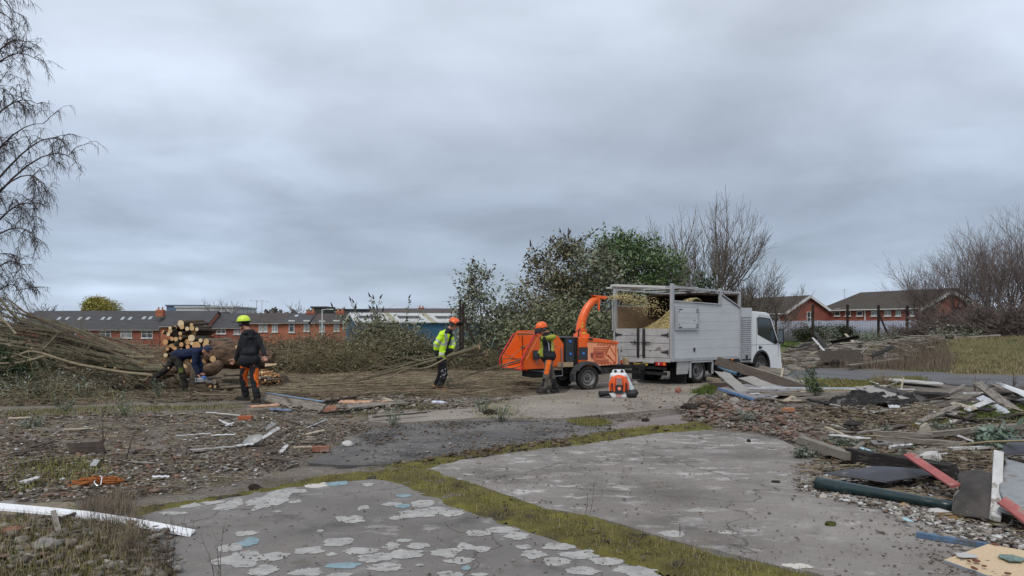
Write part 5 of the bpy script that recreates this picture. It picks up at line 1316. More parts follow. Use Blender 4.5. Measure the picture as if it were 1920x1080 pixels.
L_sil = lramp('silvery_weed_leaves', [(.10, .125, .085), (.18, .21, .16), (.28, .31, .26), (.13, .14, .10)])
L_wil = lramp('yellow_willow_shoots', [(.30, .27, .05), (.40, .36, .08), (.24, .22, .05)])
seed_m = M('dark_seed_heads', (.040, .026, .022), .9, .2, 20)
def shrub(name, label, ells, loc, nclump, per, size, mats, stems=14, shoots=0, seedheads=0, shell=.45, rough=.3, seed=1, cat='shrub', stem_m=None, twigs=0, group=None, clr=.22, split=.5):
 """ells: world ellipsoids (centre, radii). leaves sit in clumps; stems reach out to them"""
 random.seed(seed); loc = V(loc); t = thing(name, label, cat, loc, 0, group)
 vol = [e[1][0] * e[1][1] * e[1][2] for e in ells]; C_ = []
 while len(C_) < nclump:
  e = random.choices(ells, vol)[0]; q = rv()
  if q.length > 1 or q.length < .05: continue
  q = q.normalized() * (q.length ** shell)
  k = 1 + rough * noise.noise(q * 2.1 + V(e[0])) * 1.6
  p = V(e[0]) + V((q.x * e[1][0], q.y * e[1][1], q.z * e[1][2])) * k
  if p.z < .05 + gz1(p.x, p.y): continue
  C_.append(p - loc)
 sm = MB()
 for i in range(stems + nclump // 5):
  tgt = random.choice(C_); b0 = V((random.uniform(-.5, .5) * ells[0][1][0] + V(ells[0][0]).x - loc.x if i >= stems else random.gauss(0, .3), random.gauss(0, .25), -.1))
  m_ = b0.lerp(tgt, .5) + V((0, 0, (tgt - b0).length * .12)) + rv() * .12
  sm.tube([b0, b0.lerp(m_, .5) + rv() * .05, m_, m_.lerp(tgt, .55) + rv() * .05, tgt], [.022, .018, .013, .009, .005], 4, cap=False)
 for i in range(twigs):
  p = random.choice(C_); q = p + rv() * .25; d = (rv() + V((0, 0, .3))).normalized()
  sm.tube([q, q + d * .25, q + (d + rv() * .4 + V((0, 0, -.15))) * .55], [.007, .005, .003], 3, cap=False)
 tops = sorted(C_, key=lambda p: -p.z)[:max(4, nclump // 6)]
 LP = []; sh = []
 for i in range(shoots):
  p = random.choice(tops); d = V((random.gauss(0, .45), random.gauss(0, .3), 1)).normalized(); l = random.uniform(.35, .9)
  e1 = p + d * l; mid = p + d * l * .5 + rv() * .06
  sm.tube([p - d * .2, mid, e1], [.009, .007, .004], 3, cap=False); sh.append((e1, d))
  for j in range(26):
   u = random.uniform(0, 1); LP.append(p.lerp(e1, u) + rv() * .055)
 sm.build('stems', stem_m or bark_g, t)
 Cn = np.array([tuple(c) for c in C_]); idx = RNG.integers(0, len(Cn), nclump * per)
 LPs = Cn[idx] + RNG.normal(0, clr, (len(idx), 3)) * np.array([1, 1, .8])
 if len(mats) == 2:
  x0, x1 = Cn[:, 0].min(), Cn[:, 0].max(); f = (LPs[:, 0] - x0) / (x1 - x0) + .16 * vnoise(LPs[:, 0], LPs[:, 2], 1.2) + RNG.normal(0, .12, len(LPs))
  m_ = f < split
  leaves('foliage', LPs[m_], size, mats[0], t); leaves('foliage', LPs[~m_], size, mats[1], t)
 else: leaves('foliage', LPs, size, mats[0], t)
 if LP: leaves('shoot_leaves', np.array([tuple(p) for p in LP]), size * .9, mats[-1], t)
 if seedheads:
  sd_ = MB()
  for i in range(seedheads):
   p, d = sh[i % len(sh)] if i < len(sh) else (random.choice(tops) + rv() * .4, V((random.gauss(0, .5), 0, 1)).normalized())
   p = p + rv() * .04 if i < len(sh) else p + V((0, 0, .25)); d = (d + rv() * .35).normalized()
   sd_.tube([p, p + d * .06, p + d * .19], [.020, .032, .006], 5, cap=False)
  sd_.build('seed_heads', seed_m, t, kind='stuff')
 return t
def E(px, py, Yd, rx, rz, ry=None): c = A(px, py, Yd); return (tuple(c), (rx, ry or rx * .8, rz))
def foot(px, Yd): x = (px - 960) / F * Yd; return V((x, Yd, gz1(x, Yd)))
shrub('buddleia_bush', 'tall straggly grey green bush with bare patches left of the orange chipper hopper', [E(905, 610, 26, 1.0, 1.25), E(895, 540, 26, .5, .75), E(975, 600, 25.5, 1.0, 1.05), E(880, 660, 24.5, .6, .7)], foot(915, 26),
  210, 42, .13, [L_bud, L_brn], shoots=14, seedheads=5, seed=3, stem_m=bark_g, twigs=150, clr=.20, split=.75)
shrub('laurel_bush', 'dense low dark leaved bush directly behind the chipper hopper and chute', [E(1045, 630, 24.5, 1.5, 1.0), E(1130, 640, 25, 1.0, .95), E(980, 650, 24, .9, .75)], foot(1050, 24.5),
  230, 60, .12, [lramp('mixed_dark_leaves', [(0.058, 0.083, 0.034), (0.117, 0.143, 0.062), (0.189, 0.202, 0.094), (0.208, 0.163, 0.094), (0.273, 0.319, 0.176)])], seed=5, twigs=160, clr=.2)
shrub('buddleia_bush', 'large brown and grey green bush topped with dark seed heads behind the chipper chute', [E(1085, 510, 29, 1.7, 1.15), E(1120, 570, 28.5, 1.6, 1.0), E(1040, 570, 28, 1.3, 1.2), E(1020, 500, 29, .55, .6)], foot(1085, 29),
  330, 60, .14, [L_brn, L_bud], shoots=44, seedheads=60, seed=8, twigs=260, clr=.22, split=.6)
shrub('ivy_clad_tree', 'rounded dark green ivy covered tree rising behind the tail of the truck', [E(1180, 500, 30.5, 1.5, 1.15), E(1235, 510, 30.5, 1.0, .9), E(1150, 475, 31, .9, .75), E(1215, 580, 30, 1.6, 1.0)], foot(1195, 30.5),
  330, 60, .14, [lramp('ivy_tree_leaves', [(0.044, 0.086, 0.026), (0.094, 0.163, 0.047), (0.169, 0.247, 0.096), (0.124, 0.143, 0.062)], .5)], shoots=34, seed=11, cat='tree', twigs=120, clr=.22)
shrub('evergreen_bush', 'small green bush peeping over the truck roof in front of bare branches', [E(1322, 540, 33, .7, .45), E(1320, 600, 33, .8, 1.0)], foot(1322, 33), 60, 50, .14, [L_green], seed=13, clr=.2)
bare_tree('bare_tree', 'tall bare tree with upswept forking branches behind the truck cab', foot(1316, 37), 8.3, 22, mx=5, stems=3, lean=.26, r=.10, mat=bark_g, opt=dict(kids=(2, 3), up=.10, ang=(.3, .65), len=(.5, .75), rmin=.006, wan=.12), sxy=1.15)
bare_tree('bare_tree', 'slender bare saplings clumped between the ivy clad tree and the tall bare tree', foot(1250, 35), 6.1, 25, mx=4, stems=6, lean=.20, r=.04, mat=bark_g, opt=dict(kids=(2, 3), up=.14, ang=(.25, .55), len=(.5, .75), rmin=.006, wan=.10), sxy=1.0)
bare_tree('bare_tree', 'low bare twiggy tree right behind the truck locker and cab roof', foot(1400, 36), 4.6, 29, mx=5, stems=4, lean=.5, r=.035, mat=bark_g, opt=dict(kids=(2, 3), up=.08, ang=(.3, .7), rmin=.005), sxy=1.2)
thb = M('purplish_brown_twigs', (.185, .145, .130), .9, .15, 6, world=True)
protos = []
spec = [(1900, 58, 10.6, 31, 'tallest thicket tree, purplish brown and bare, at the right edge of the view'), (1862, 54, 9.6, 33, 'bare dark twiggy tree second from the right in the thicket'), (1815, 57, 9.2, 35, 'bare brown tree in the middle of the thicket behind the planks'),
  (1782, 60, 8.8, 37, 'bare spreading tree hiding the right end of the long house'), (1728, 60, 7.2, 39, 'bare small tree in front of the palisade fence, left of the thicket'), (1945, 54, 10.8, 43, 'bare tree cut by the right edge of the view')]
tO = dict(kids=(2, 3), up=.06, ang=(.35, .85), len=(.58, .80), rmin=.0055, wan=.15)
for i, (px, Yd, h, sd_, lab) in enumerate(spec):
 if i < 3:
  t, _, _ = bare_tree('bare_thicket_tree', lab, foot(px, Yd), h, sd_, mx=5, stems=3, lean=.28, mat=thb, opt=tO, r=.085, group='bare trees of the right hand thicket', sxy=1.1); protos.append(t)
 else:
  t = copy_tree(protos[i - 3]); t.location = foot(px, Yd); k = h / spec[i - 3][2]; t.scale = (k * 1.0, k * 1.0, k); t.rotation_euler.z = 2.1 + i; t['label'] = lab
for i, (px, Yd, h, lab) in enumerate([(1706, 61, 1.9, 'bare brown scrub bush beside the leaning fence brace'), (1750, 59, 2.8, 'bare brown scrub bush at the left foot of the thicket'), (1790, 57, 3.6, 'bare brown scrub bush under the middle of the thicket'),
          (1835, 55, 3.8, 'bare brown scrub bush behind the far heap of planks'), (1880, 53, 4.0, 'bare brown scrub bush behind the grassy bank'), (1925, 52, 4.2, 'bare brown scrub bush at the right edge of the view')]):
 if i == 0: sc0, _, _ = bare_tree('scrub_bush', lab, foot(px, Yd), h, 51, mx=4, stems=9, lean=.75, mat=thb, opt=dict(kids=(2, 4), up=.02, ang=(.4, 1.0), rmin=.006, wan=.25), r=.03, cat='bush', group='scrub at the foot of the thicket', sxy=1.35); c = sc0
 else: c = copy_tree(sc0); c.location = foot(px, Yd); c.scale = (h / 2, h / 2, h / 2); c.rotation_euler.z = i * 1.3; c['label'] = lab
def tangle(name, label, ells, loc, ncane, nclump, per, size, mat, seed, cane_m, rr=.008, cat='bramble', arch=.35):
 t = shrub(name, label, ells, loc, nclump, per, size, mat, stems=6, seed=seed, shell=.6, cat=cat, stem_m=cane_m, clr=.20, rough=.35, twigs=nclump)
 random.seed(seed + 100); m = MB()
 for i in range(ncane):
  e = random.choice(ells); c = V(e[0]) - V(loc); p = c + V((random.uniform(-1, 1) * e[1][0], random.uniform(-1, 1) * e[1][1], random.uniform(-1, .5) * e[1][2]))
  p.z = max(p.z, -.05); d = V((random.choice((-1, 1)) * random.uniform(.1, 1), random.uniform(-.6, .6), random.uniform(.0, .95))).normalized(); L_ = random.uniform(.6, 1.7); pts = [p]
  for k in range(5): d = (d + V((0, 0, -arch * .6)) + rv() * .12).normalized(); p = p + d * L_ / 5; pts.append(p)
  m.tube(pts, [rr, rr, rr * .8, rr * .7, rr * .5, rr * .4], 3, cap=False)
 m.build('canes', cane_m, t, kind='stuff'); return t
cane_m = M('bramble_canes', (1, 1, 1), .85, .1, 3, ramp=['l', (.10, .070, .050), (.17, .12, .085), (.25, .20, .14), (.13, .12, .055)], world=True)
cane_t = M('tan_canes', (1, 1, 1), .85, .1, 3, ramp=['l', (.17, .13, .08), (.27, .22, .13), (.20, .18, .09), (.12, .09, .06)], world=True)
tangle('bramble_bush', 'brown leafless bramble thicket behind the left end of the log stack', [E(250, 672, 27, 1.7, .62), E(180, 668, 28, 1.5, .55)], foot(230, 27), 520, 140, 20, .09, [L_bram], 61, cane_m)
tangle('bramble_bush', 'brown bramble bush rising behind the fallen trunk', [E(420, 662, 27, 1.6, .5), E(480, 666, 26.5, 1.2, .55)], foot(440, 27), 420, 160, 24, .09, [L_bram], 62, cane_m)
tangle('bramble_bush', 'dark brambles in front of the red brick terrace', [E(560, 668, 26, 1.6, .58), E(620, 662, 26, 1.2, .62)], foot(580, 26), 520, 280, 34, .09, [L_bram, L_brn], 63, cane_m)
tangle('bramble_bush', 'tangle of tan canes right of the man in black', [E(600, 675, 23.5, 1.1, .55), E(660, 680, 23, .9, .55)], foot(625, 23.5), 700, 110, 20, .09, [L_brn], 64, cane_t)
tangle('leafy_bramble_bush', 'large olive leafed bush hiding the white roofed shed', [E(718, 654, 25.5, 1.0, .78), E(762, 657, 25, .60, .70), E(690, 670, 24.5, .75, .5), E(750, 668, 24.3, 1.0, .5)], foot(730, 25), 520, 420, 62, .10, [lramp('olive_leaves', [(.10, .095, .042), (.155, .145, .070), (.20, .19, .11), (.085, .080, .038), (.26, .27, .19)])], 65, cane_t)
tangle('bramble_bush', 'low bramble tangle behind the man in the yellow jacket', [E(840, 672, 25, 1.1, .5), E(900, 680, 24, .8, .45)], foot(850, 25), 420, 90, 26, .09, [L_brn], 66, cane_t)
shrub('buddleia_bush', 'thin shoots with dark curled seed heads sticking up beyond the olive bush', [E(690, 612, 27, .9, .22), E(760, 610, 27, .7, .2)], foot(720, 27), 34, 14, .13, [L_bud], shoots=12, seedheads=14, seed=71, stems=12, clr=.18)
shrub('ivy_bank', 'dark glossy ivy covering the bank under the cut branches', [E(-20, 672, 17.6, 1.1, .42), E(50, 690, 17.3, .75, .32), E(-90, 650, 18.5, 1.2, .6)], foot(0, 17.6), 150, 90, .075, [L_ivy], seed=73, cat='ivy', clr=.14)
tangle('weed_patch', 'silvery green weeds low on the ground before the ivy bank', [E(40, 728, 16.3, 1.2, .16), E(130, 732, 16.2, .9, .14)], foot(60, 16.3), 160, 90, 30, .055, [L_sil], 75, cane_t, rr=.005, cat='weeds')
# -- the weeping birch on the left
birch_m = M('dark_birch_twigs', (.085, .064, .058), .9, .15, 6)
def birch():
 random.seed(5); t = thing('weeping_birch', 'tall bare weeping birch with fine drooping twigs cut by the left edge', 'tree', foot(-110, 20))
 loc = t.location; Yb = 20.0; tk = MB(); cr = MB(); tw = MB()
 pts = [A(-112 + 10 * math.sin(k * .9), 735 - k * 110, Yb) - loc for k in range(10)]
 tk.tube(pts, [.19 - .018 * k for k in range(10)], 10)
 limbs = [((-110, 700), (-40, 560), (25, 508), (34, 545)), ((-110, 660), (-30, 500), (20, 470), (40, 500)), ((-112, 600), (-20, 400), (45, 352), (72, 395)), ((-112, 560), (-30, 440), (30, 405), (60, 440)),
    ((-112, 520), (0, 330), (90, 255), (140, 300)), ((-112, 480), (0, 320), (70, 240), (112, 262)), ((-112, 500), (-10, 345), (50, 300), (78, 345)), ((-112, 440), (-30, 300), (30, 225), (80, 232)),
    ((-112, 360), (-20, 210), (30, 168), (70, 195)), ((-112, 260), (-30, 130), (20, 75), (66, 110)), ((-112, 230), (-20, 110), (15, 62), (45, 78)), ((-112, 120), (-40, 30), (-5, 5), (18, 35)), ((-112, 90), (-40, -30), (0, -25), (22, 20)),
    ((-112, 640), (-50, 520), (-5, 455), (15, 480)), ((-112, 400), (-50, 300), (-10, 270), (10, 300)), ((-112, 300), (-50, 180), (-10, 140), (12, 175)), ((-112, 560), (-60, 460), (-20, 380), (8, 410)), ((-112, 700), (-60, 600), (-5, 560), (25, 600))]
 def bez(p, u):
  a, b, c, d = p; v = 1 - u; return a * v ** 3 + b * 3 * v * v * u + c * 3 * v * u * u + d * u ** 3
 for li, lm in enumerate(limbs):
  dy = random.uniform(-1.1, 1.1); q = [A(x, y, Yb + dy * (k / 3)) - loc for k, (x, y) in enumerate(lm)]
  P_ = [bez(q, k / 9) for k in range(10)]; cr.tube(P_, [.040 - .0036 * k for k in range(10)], 5, cap=False)
  for s in range(11):
   u = random.uniform(.15, 1) if s else 1; p = bez(q, u); tg = (bez(q, min(1, u + .05)) - bez(q, u - .05)).normalized()
   d = (tg * .7 + rv() * 1.0 + V((0, 0, .25))).normalized(); L_ = random.uniform(.3, 1.15) * (1.25 - u * .55); sp = [p]
   for k in range(5): d = (d + V((0, 0, -.09)) + rv() * .22).normalized(); p = p + d * L_ / 5; sp.append(p)
   cr.tube(sp, [.014, .011, .009, .008, .006, .005], 3, cap=False)
   for s2 in range(random.randint(3, 7)):
    p = sp[random.randint(1, 5)]; d2 = (d + rv() * 1.1).normalized(); l2 = random.uniform(.12, .5); s3 = [p]
    for k in range(4): d2 = (d2 + V((0, 0, -.24)) + rv() * .25).normalized(); p = p + d2 * l2 / 4; s3.append(p)
    cr.tube(s3, [.007, .006, .005, .004, .0035], 3, cap=False)
    for w_ in range(random.randint(4, 10)):
     p = s3[random.randint(1, 4)]; dd = (d2 + rv() * 1.3).normalized(); l = random.uniform(.05, .34); tp = [p]
     for k in range(3): dd = (dd + V((0, 0, -.50)) + rv() * .22).normalized(); p = p + dd * l / 3; tp.append(p)
     tw.tube(tp, [.0045, .0038, .0032, .0026], 3, cap=False)
 tk.build('trunk', M('pale_birch_bark', (.38, .35, .31), .8, .25, 4), t); cr.build('crown', birch_m, t); tw.build('twigs', birch_m, t, kind='stuff')
birch()
# -- cut branches: the great heap on the left
br_m = [M('olive_green_bark', (.185, .165, .105), .8, .15, 5, col2=(.11, .095, .060), world=True), M('brown_branch_bark', (.150, .115, .080), .85, .2, 5, world=True), M('pale_tan_bark', (.30, .25, .165), .85, .15, 5, world=True)]
cut_m = M('fresh_cut_wood', (.68, .46, .24), .8, .10, 12, col2=(.56, .35, .16))
def branch(pts, r0, r1, m, label=None, twigs=5, tl=.8, seed=0, group='cut branches heaped on the left', name='cut_branch', sides=7):
 """pts in world metres, butt first"""
 random.seed(seed); b = MB(); pts = [V(p) for p in pts]; sp = []
 n = len(pts)
 for i in range(n - 1):                                     # Catmull-Rom through the points
  p0, p1, p2, p3 = pts[max(i - 1, 0)], pts[i], pts[i + 1], pts[min(i + 2, n - 1)]
  for k in range(4):
   u = k / 4; sp.append(.5 * ((2 * p1) + (p2 - p0) * u + (2 * p0 - 5 * p1 + 4 * p2 - p3) * u * u + (3 * p1 - p0 - 3 * p2 + p3) * u ** 3) + rv() * .006)
 sp.append(pts[-1]); base = sp[0].copy(); sp = [q - base for q in sp]
 N_ = len(sp); b.tube(sp, [lerp(r0, r1, (k / (N_ - 1)) ** .8) for k in range(N_)], sides, 0, capm=1)
 for j in range(twigs):
  k = random.randint(int(N_ * .2), N_ - 2); tg = (sp[k + 1] - sp[k]).normalized(); d = (tg + rv() * .55).normalized(); p = sp[k]; L_ = random.uniform(.4, 1.3) * tl; q = [p]
  for i in range(5): d = (d + rv() * .15 + V((0, 0, .03))).normalized(); p = p + d * L_ / 5; q.append(p)
  rr = lerp(r0, r1, k / N_) * .42; b.tube(q, [rr, rr * .9, rr * .75, rr * .6, rr * .45, rr * .25], 4, cap=False)
  for w_ in range(2):
   kk = random.randint(2, 4); d2 = (d + rv() * .8).normalized(); b.tube([q[kk], q[kk] + d2 * L_ * .22, q[kk] + (d2 + rv() * .3) * L_ * .42], [rr * .45, rr * .35, rr * .2], 3, cap=False)
 o = b.build(name, [m, cut_m]); o.location = base
 tag(o, label or 'long slender cut branch in the heap on the left', 'branch', group); return o
G_ = lambda L_, Y0, Y1: [A(x, y, lerp(Y0, Y1, i / (len(L_) - 1))) for i, (x, y) in enumerate(L_)]
branch(G_([(270, 684), (210, 670), (160, 659), (100, 646), (40, 633), (-60, 622)], 17.6, 18.2), .085, .035, br_m[0], 'thickest olive cut branch of the heap, its sawn end below its middle', 5, seed=1)
branch(G_([(304, 692), (240, 690), (180, 677), (130, 661), (80, 651), (0, 637), (-60, 632)], 17.5, 17.8), .075, .030, br_m[0], 'long olive cut branch whose butt touches the bending man', 5, seed=2)
branch(G_([(232, 669), (150, 640), (80, 612), (40, 600), (15, 580), (-10, 545)], 17.9, 18.4), .055, .028, br_m[0], 'olive branch running up the ridge of the heap to the upper left', 6, seed=3)
branch(G_([(294, 690), (262, 655), (210, 635), (140, 618), (60, 592), (15, 560)], 18.2, 18.8), .040, .018, br_m[1], 'arched brown branch lying over the top of the heap', 6, seed=4)
branch(G_([(285, 704), (220, 696), (140, 681), (62, 659), (30, 668), (-20, 676)], 17.0, 17.0), .035, .020, br_m[2], 'pale tan branch kinked upward in front of the ivy', 4, seed=5)
branch(G_([(82, 668), (35, 680), (-30, 682)], 16.9, 16.7), .030, .020, br_m[2], 'short pale branch lying flat before the ivy at the left edge', 2, seed=6)
branch(G_([(30, 626), (15, 608), (-10, 590)], 17.1, 17.1), .028, .020, br_m[2], 'short pale stick slanting up at the left edge above the ivy', 1, seed=7)
random.seed(90)
for i in range(46):
 y1 = random.uniform(560, 676); f = (y1 - 560) / 116; x0 = random.uniform(215, 312) - 40 * random.random() * (1 - f); y0 = 680 + (x0 - 290) * .18 + random.uniform(-16, 12) + f * 8
 x1 = random.uniform(-80, -10); Yd = random.uniform(17.4, 19.2); sag = random.uniform(-6, 10); pts = []
 for k in range(6):
  u = k / 5; pts.append((lerp(x0, x1, u), lerp(y0, y1, u) - math.sin(u * PI) * (5 + sag * .8) * (1 if y1 < 640 else .2) + random.uniform(-3, 3)))
 branch(G_(pts, Yd, Yd + random.uniform(-.4, .6)), random.uniform(.018, .045), .010, random.choice(br_m[:2] + br_m), None, random.randint(3, 6), seed=100 + i, sides=5)
random.seed(95)
for i in range(26):
 x0, y0 = random.uniform(20, 300), random.uniform(640, 705); a = random.uniform(-1.0, .5) if i % 3 else random.uniform(1.6, 2.6); l = random.uniform(50, 130); p = []
 if 575 + x0 * .38 > y0 - 12: y0 = 590 + x0 * .38
 for k in range(5): p.append((x0 - math.cos(a) * l * k / 4, y0 - math.sin(a) * l * .45 * k / 4 + random.uniform(-5, 5)))
 branch(G_(p, 17.1 + random.random() * .6, 17.0 + random.random()), random.uniform(.010, .026), .005, random.choice(br_m), 'short crooked branch crossing the heap on the left', 7, .8, seed=400 + i, sides=5, group='crooked branches crossing the heap')
def sticks(name, poly, n, L0, L1, r0, r1, mat, zb=.0, zr=.05, yawdir=None, yawj=.5, tilt=.10, lift=None, falloff=.3, power=0.0, Zfn=None):
 x, y = sample(poly, n, falloff, power); z = gz(x, y) + zb + RNG.uniform(0, 1, n) ** 1.5 * zr
 if Zfn is not None: z = z + Zfn(x, y) * RNG.uniform(.2, 1, n)
 yaw = RNG.uniform(0, 2 * PI, n) if yawdir is None else yawdir + RNG.normal(0, yawj, n)
 rr = RNG.uniform(r0, r1, n); return scatter(name, STICK_V, STICK_F, np.stack([x, y, z], 1), np.stack([RNG.uniform(L0, L1, n), rr * 2, rr * 2], 1), rot_np(n, tilt, yaw), mat)
tw_m = M('loose_twigs', (1, 1, 1), .9, .1, 3, ramp=['l', (.085, .060, .042), (.15, .11, .075), (.24, .19, .125), (.33, .28, .19), (.11, .10, .05)], world=True)
pile = WP([(-200, 735), (330, 735), (330, 708), (200, 702), (-200, 700)])
sticks('heaped_twigs', pile, 2600, .3, 1.3, .003, .010, tw_m, zr=.10, yawdir=-.15, yawj=.5, tilt=.35, Zfn=lambda x, y: np.clip((-5 - x) * .17, 0, 1.1))
litter_p = WP([(-200, 762), (250, 758), (480, 752), (760, 752), (985, 742), (1000, 716), (900, 700), (600, 697), (420, 700), (-200, 708)])
sticks('twig_litter', litter_p, 15000, .08, .6, .002, .006, tw_m, zr=.05, yawdir=0, yawj=1.3, tilt=.15)
sticks('twig_litter', WP([(560, 748), (1000, 742), (1010, 700), (900, 690), (640, 700)]), 3600, .3, 1.4, .003, .009, tw_m, zr=.16, yawdir=.12, yawj=.55, tilt=.12)
sticks('twig_litter', WP([(470, 735), (640, 748), (640, 700), (480, 705)]), 1500, .5, 1.4, .003, .009, tw_m, zr=.10, yawdir=0, yawj=.8, tilt=.12)
gb = 'cut branches carried by the man in the yellow jacket'
branch(G_([(899, 650), (870, 659), (840, 668), (800, 680), (740, 695), (660, 716), (560, 724)], 16.9, 17.3), .055, .016, br_m[0], 'thick olive branch with a sawn end under the arm of the yellow jacketed man', 5, seed=201, group=gb)
branch(G_([(914, 661), (880, 668), (850, 666), (790, 668), (740, 676), (690, 692), (640, 714)], 17.0, 17.5), .030, .010, br_m[1], 'reddish brown branch held just below the thick olive one', 5, seed=202, group=gb)
branch(G_([(830, 669), (790, 676), (740, 690), (690, 707), (650, 716)], 16.8, 17.1), .028, .009, br_m[0], 'slim dark branch trailing left from the hand of the yellow jacketed man', 5, seed=203, group=gb)
branch(G_([(836, 672), (800, 690), (760, 692), (715, 712), (600, 722)], 16.8, 17.0), .022, .008, br_m[2], 'pale forked branch trailing lowest from the carried bundle', 5, seed=204, group=gb)
gc_ = 'branches going into the chipper'
for i, (L_, r, lab) in enumerate([([(1000, 668), (965, 678), (920, 690), (870, 705), (810, 728)], .026, 'long branch feeding into the hopper, uppermost of the thick ones'), ([(995, 674), (950, 686), (900, 697), (850, 716)], .020, 'brown branch feeding into the hopper below the long one'),
  ([(1012, 637), (985, 648), (958, 672), (940, 708), (936, 722)], .010, 'thin curved twig pulled down from the hand at the red hopper bar'), ([(990, 682), (940, 697), (900, 712), (830, 735)], .014, 'slim branch hanging out lowest from the hopper'), ([(990, 673), (930, 673), (880, 680), (820, 700)], .010, 'thin straight twig level with the hopper mouth')]):
 branch(G_(L_, 17.6, 17.2), r, .006, br_m[i % 3], lab, 6, .7, seed=210 + i, group=gc_)
for i, L_ in enumerate([[(350, 745), (430, 748), (520, 745), (640, 740), (700, 736)], [(315, 690), (335, 722), (370, 740), (420, 747), (480, 742)], [(520, 724), (600, 727), (700, 722), (760, 712)], [(640, 738), (720, 745), (800, 741), (900, 735), (980, 738)], [(215, 690), (270, 720), (310, 738)], [(120, 735), (180, 722), (240, 735)]]):
 lab = ['long thin branch lying along the ground behind the boots of the man in black', 'thin green branch looping down from the heap across the bending man', 'thin branch lying before the bramble canes', 'thin branch on the ground running toward the chipper', 'tan branch sloping down in front of the bending man', 'crooked branch on the weeds left of the bending man'][i]
 pts = [on(x, y, .05 + .05 * (k % 2)) if y > 718 else A(x, y, 17.0) for k, (x, y) in enumerate(L_)]
 branch(pts, .018, .007, br_m[(i + 1) % 3], lab, 5, .7, seed=230 + i, group='loose branches on the ground')
# -- log stack and fallen trunk
logbark = M('dark_log_bark', (.105, .075, .050), .9, .25, 9, col2=(.045, .032, .024), bump=.8, bscale=30)
logbark2 = M('grey_log_bark', (.19, .155, .115), .9, .2, 9, col2=(.11, .085, .062), bump=.7, bscale=30)
cut_o = M('orange_cut_wood', (.74, .43, .21), .8, .12, 14, col2=(.58, .29, .12))
cut_old = M('darkened_cut_wood', (.27, .16, .085), .85, .2, 10)
cut_p = M('cream_cut_wood', (.80, .64, .42), .8, .08, 14, col2=(.72, .50, .28))
Ys = 19.0; K = F / Ys
def log(c, d, L_, r, barkm, cutm, label, group, name='cut_log'):
 """c: centre of the cut end that faces the camera; d: direction the log runs away in"""
 c, d = V(c), V(d).normalized(); b = MB(); n = 12; ph = random.random() * 9; a, u = frame(d); pts = []
 for k in range(5):
  p = c * 0 + d * L_ * k / 4
  for j in range(n):
   t = 2 * PI * j / n; rr = r * (1 + .10 * noise.noise(V((math.cos(t) * 1.5 + ph, math.sin(t) * 1.5, k * .6)))) * (1 - .02 * k); pts.append(p + (a * math.cos(t) + u * math.sin(t)) * rr)
 fs = [(k * n + j, k * n + (j + 1) % n, (k + 1) * n + (j + 1) % n, (k + 1) * n + j) for k in range(4) for j in range(n)] + [tuple(range(4 * n, 5 * n))]
 b.add(pts, fs, 0, True); o = b.build(name, barkm, ang=50); o.location = c
 e = MB(); ring = [p - d * .002 for p in pts[:n]]; e.add(ring + [p * .86 - d * .004 for p in pts[:n]] + [V((0, 0, 0)) - d * .005], [(j, (j + 1) % n, n + (j + 1) % n, n + j) for j in range(n)] + [(n + j, n + (j + 1) % n, 2 * n) for j in range(n)])
 e.build('cut_face', cutm, o); tag(o, label, 'log', group); return o
random.seed(12)
key = [(339, 606.5, 5.5, 1, 'largest log on the very top of the stack, its cut face wide and pale'), (341, 613, 4.0, 1, 'round pale log end just under the topmost log'), (319, 615, 2.8, 1, 'small pale log at the upper left corner of the stack'), (319, 621, 3.4, 1, 'pale log end with an orange heart, upper left of the stack'),
  (315.5, 627, 3.4, 1, 'bright round log end at the left edge, lower of two'), (306, 622, 3.2, 1, 'tilted pale log sticking out leftmost near the top of the stack'), (322.6, 635.5, 3.2, 1, 'left one of two pale log ends side by side at mid height'), (329.6, 636, 3.8, 1, 'right one of two pale log ends side by side at mid height'),
  (359, 634, 5.6, 1, 'big round log end with clear rings in the middle right of the stack'), (340, 646, 3.8, 2, 'orange log end low in the middle of the stack'), (314, 654.5, 2.8, 2, 'small orange log end low at the left of the stack'), (328.5, 654, 3.2, 2, 'orange log end above the bending man’s back, left'),
  (310.5, 666, 3.4, 1, 'pale log end lowest at the left edge of the stack'), (325, 661.5, 3.0, 2, 'small dull orange log end touching the bending man'), (351, 616.5, 3.4, 1, 'pale log end right of the top centre of the stack'), (360, 615.5, 4.2, 1, 'wide pale log end near the upper right of the stack'),
  (359, 609, 3.0, 1, 'small log on top to the right of the largest one'), (369, 617.5, 3.0, 1, 'pale log end farthest right on the upper row'), (338, 625.5, 3.4, 1, 'log end with a brown ring in the middle of the stack'), (338, 634, 2.6, 2, 'small orange log end between two round ones'),
  (376, 638.5, 3.4, 1, 'pale log end at the right shoulder of the stack'), (387, 640.5, 4.8, 1, 'large pale log end rightmost of the stack'), (360, 644, 3.0, 1, 'small pale log end above the navy back'), (368, 648, 7.0, 2, 'big orange log end just over the bending man'), (386, 647, 5.5, 1, 'tan log end above the beanie'),
  (352, 650.5, 3.6, 2, 'dull orange log end beside the big orange one')]
for x, y, r, c, lab in key:
 d = V((random.uniform(-.12, .25), 1, random.uniform(-.04, .06)))
 if x == 306: d = V((.75, .6, -.35))
 log(A(x, y, Ys - .10), d, random.uniform(.9, 1.3), r / K * 1.12, random.choice([logbark, logbark2]), cut_p if c == 1 and random.random() < .5 else (cut_m if c == 1 else cut_o), lab, 'logs in the stack behind the bending man')
row = 0; y = 694
taken = [(x, y_, r) for x, y_, r, _, _ in key]
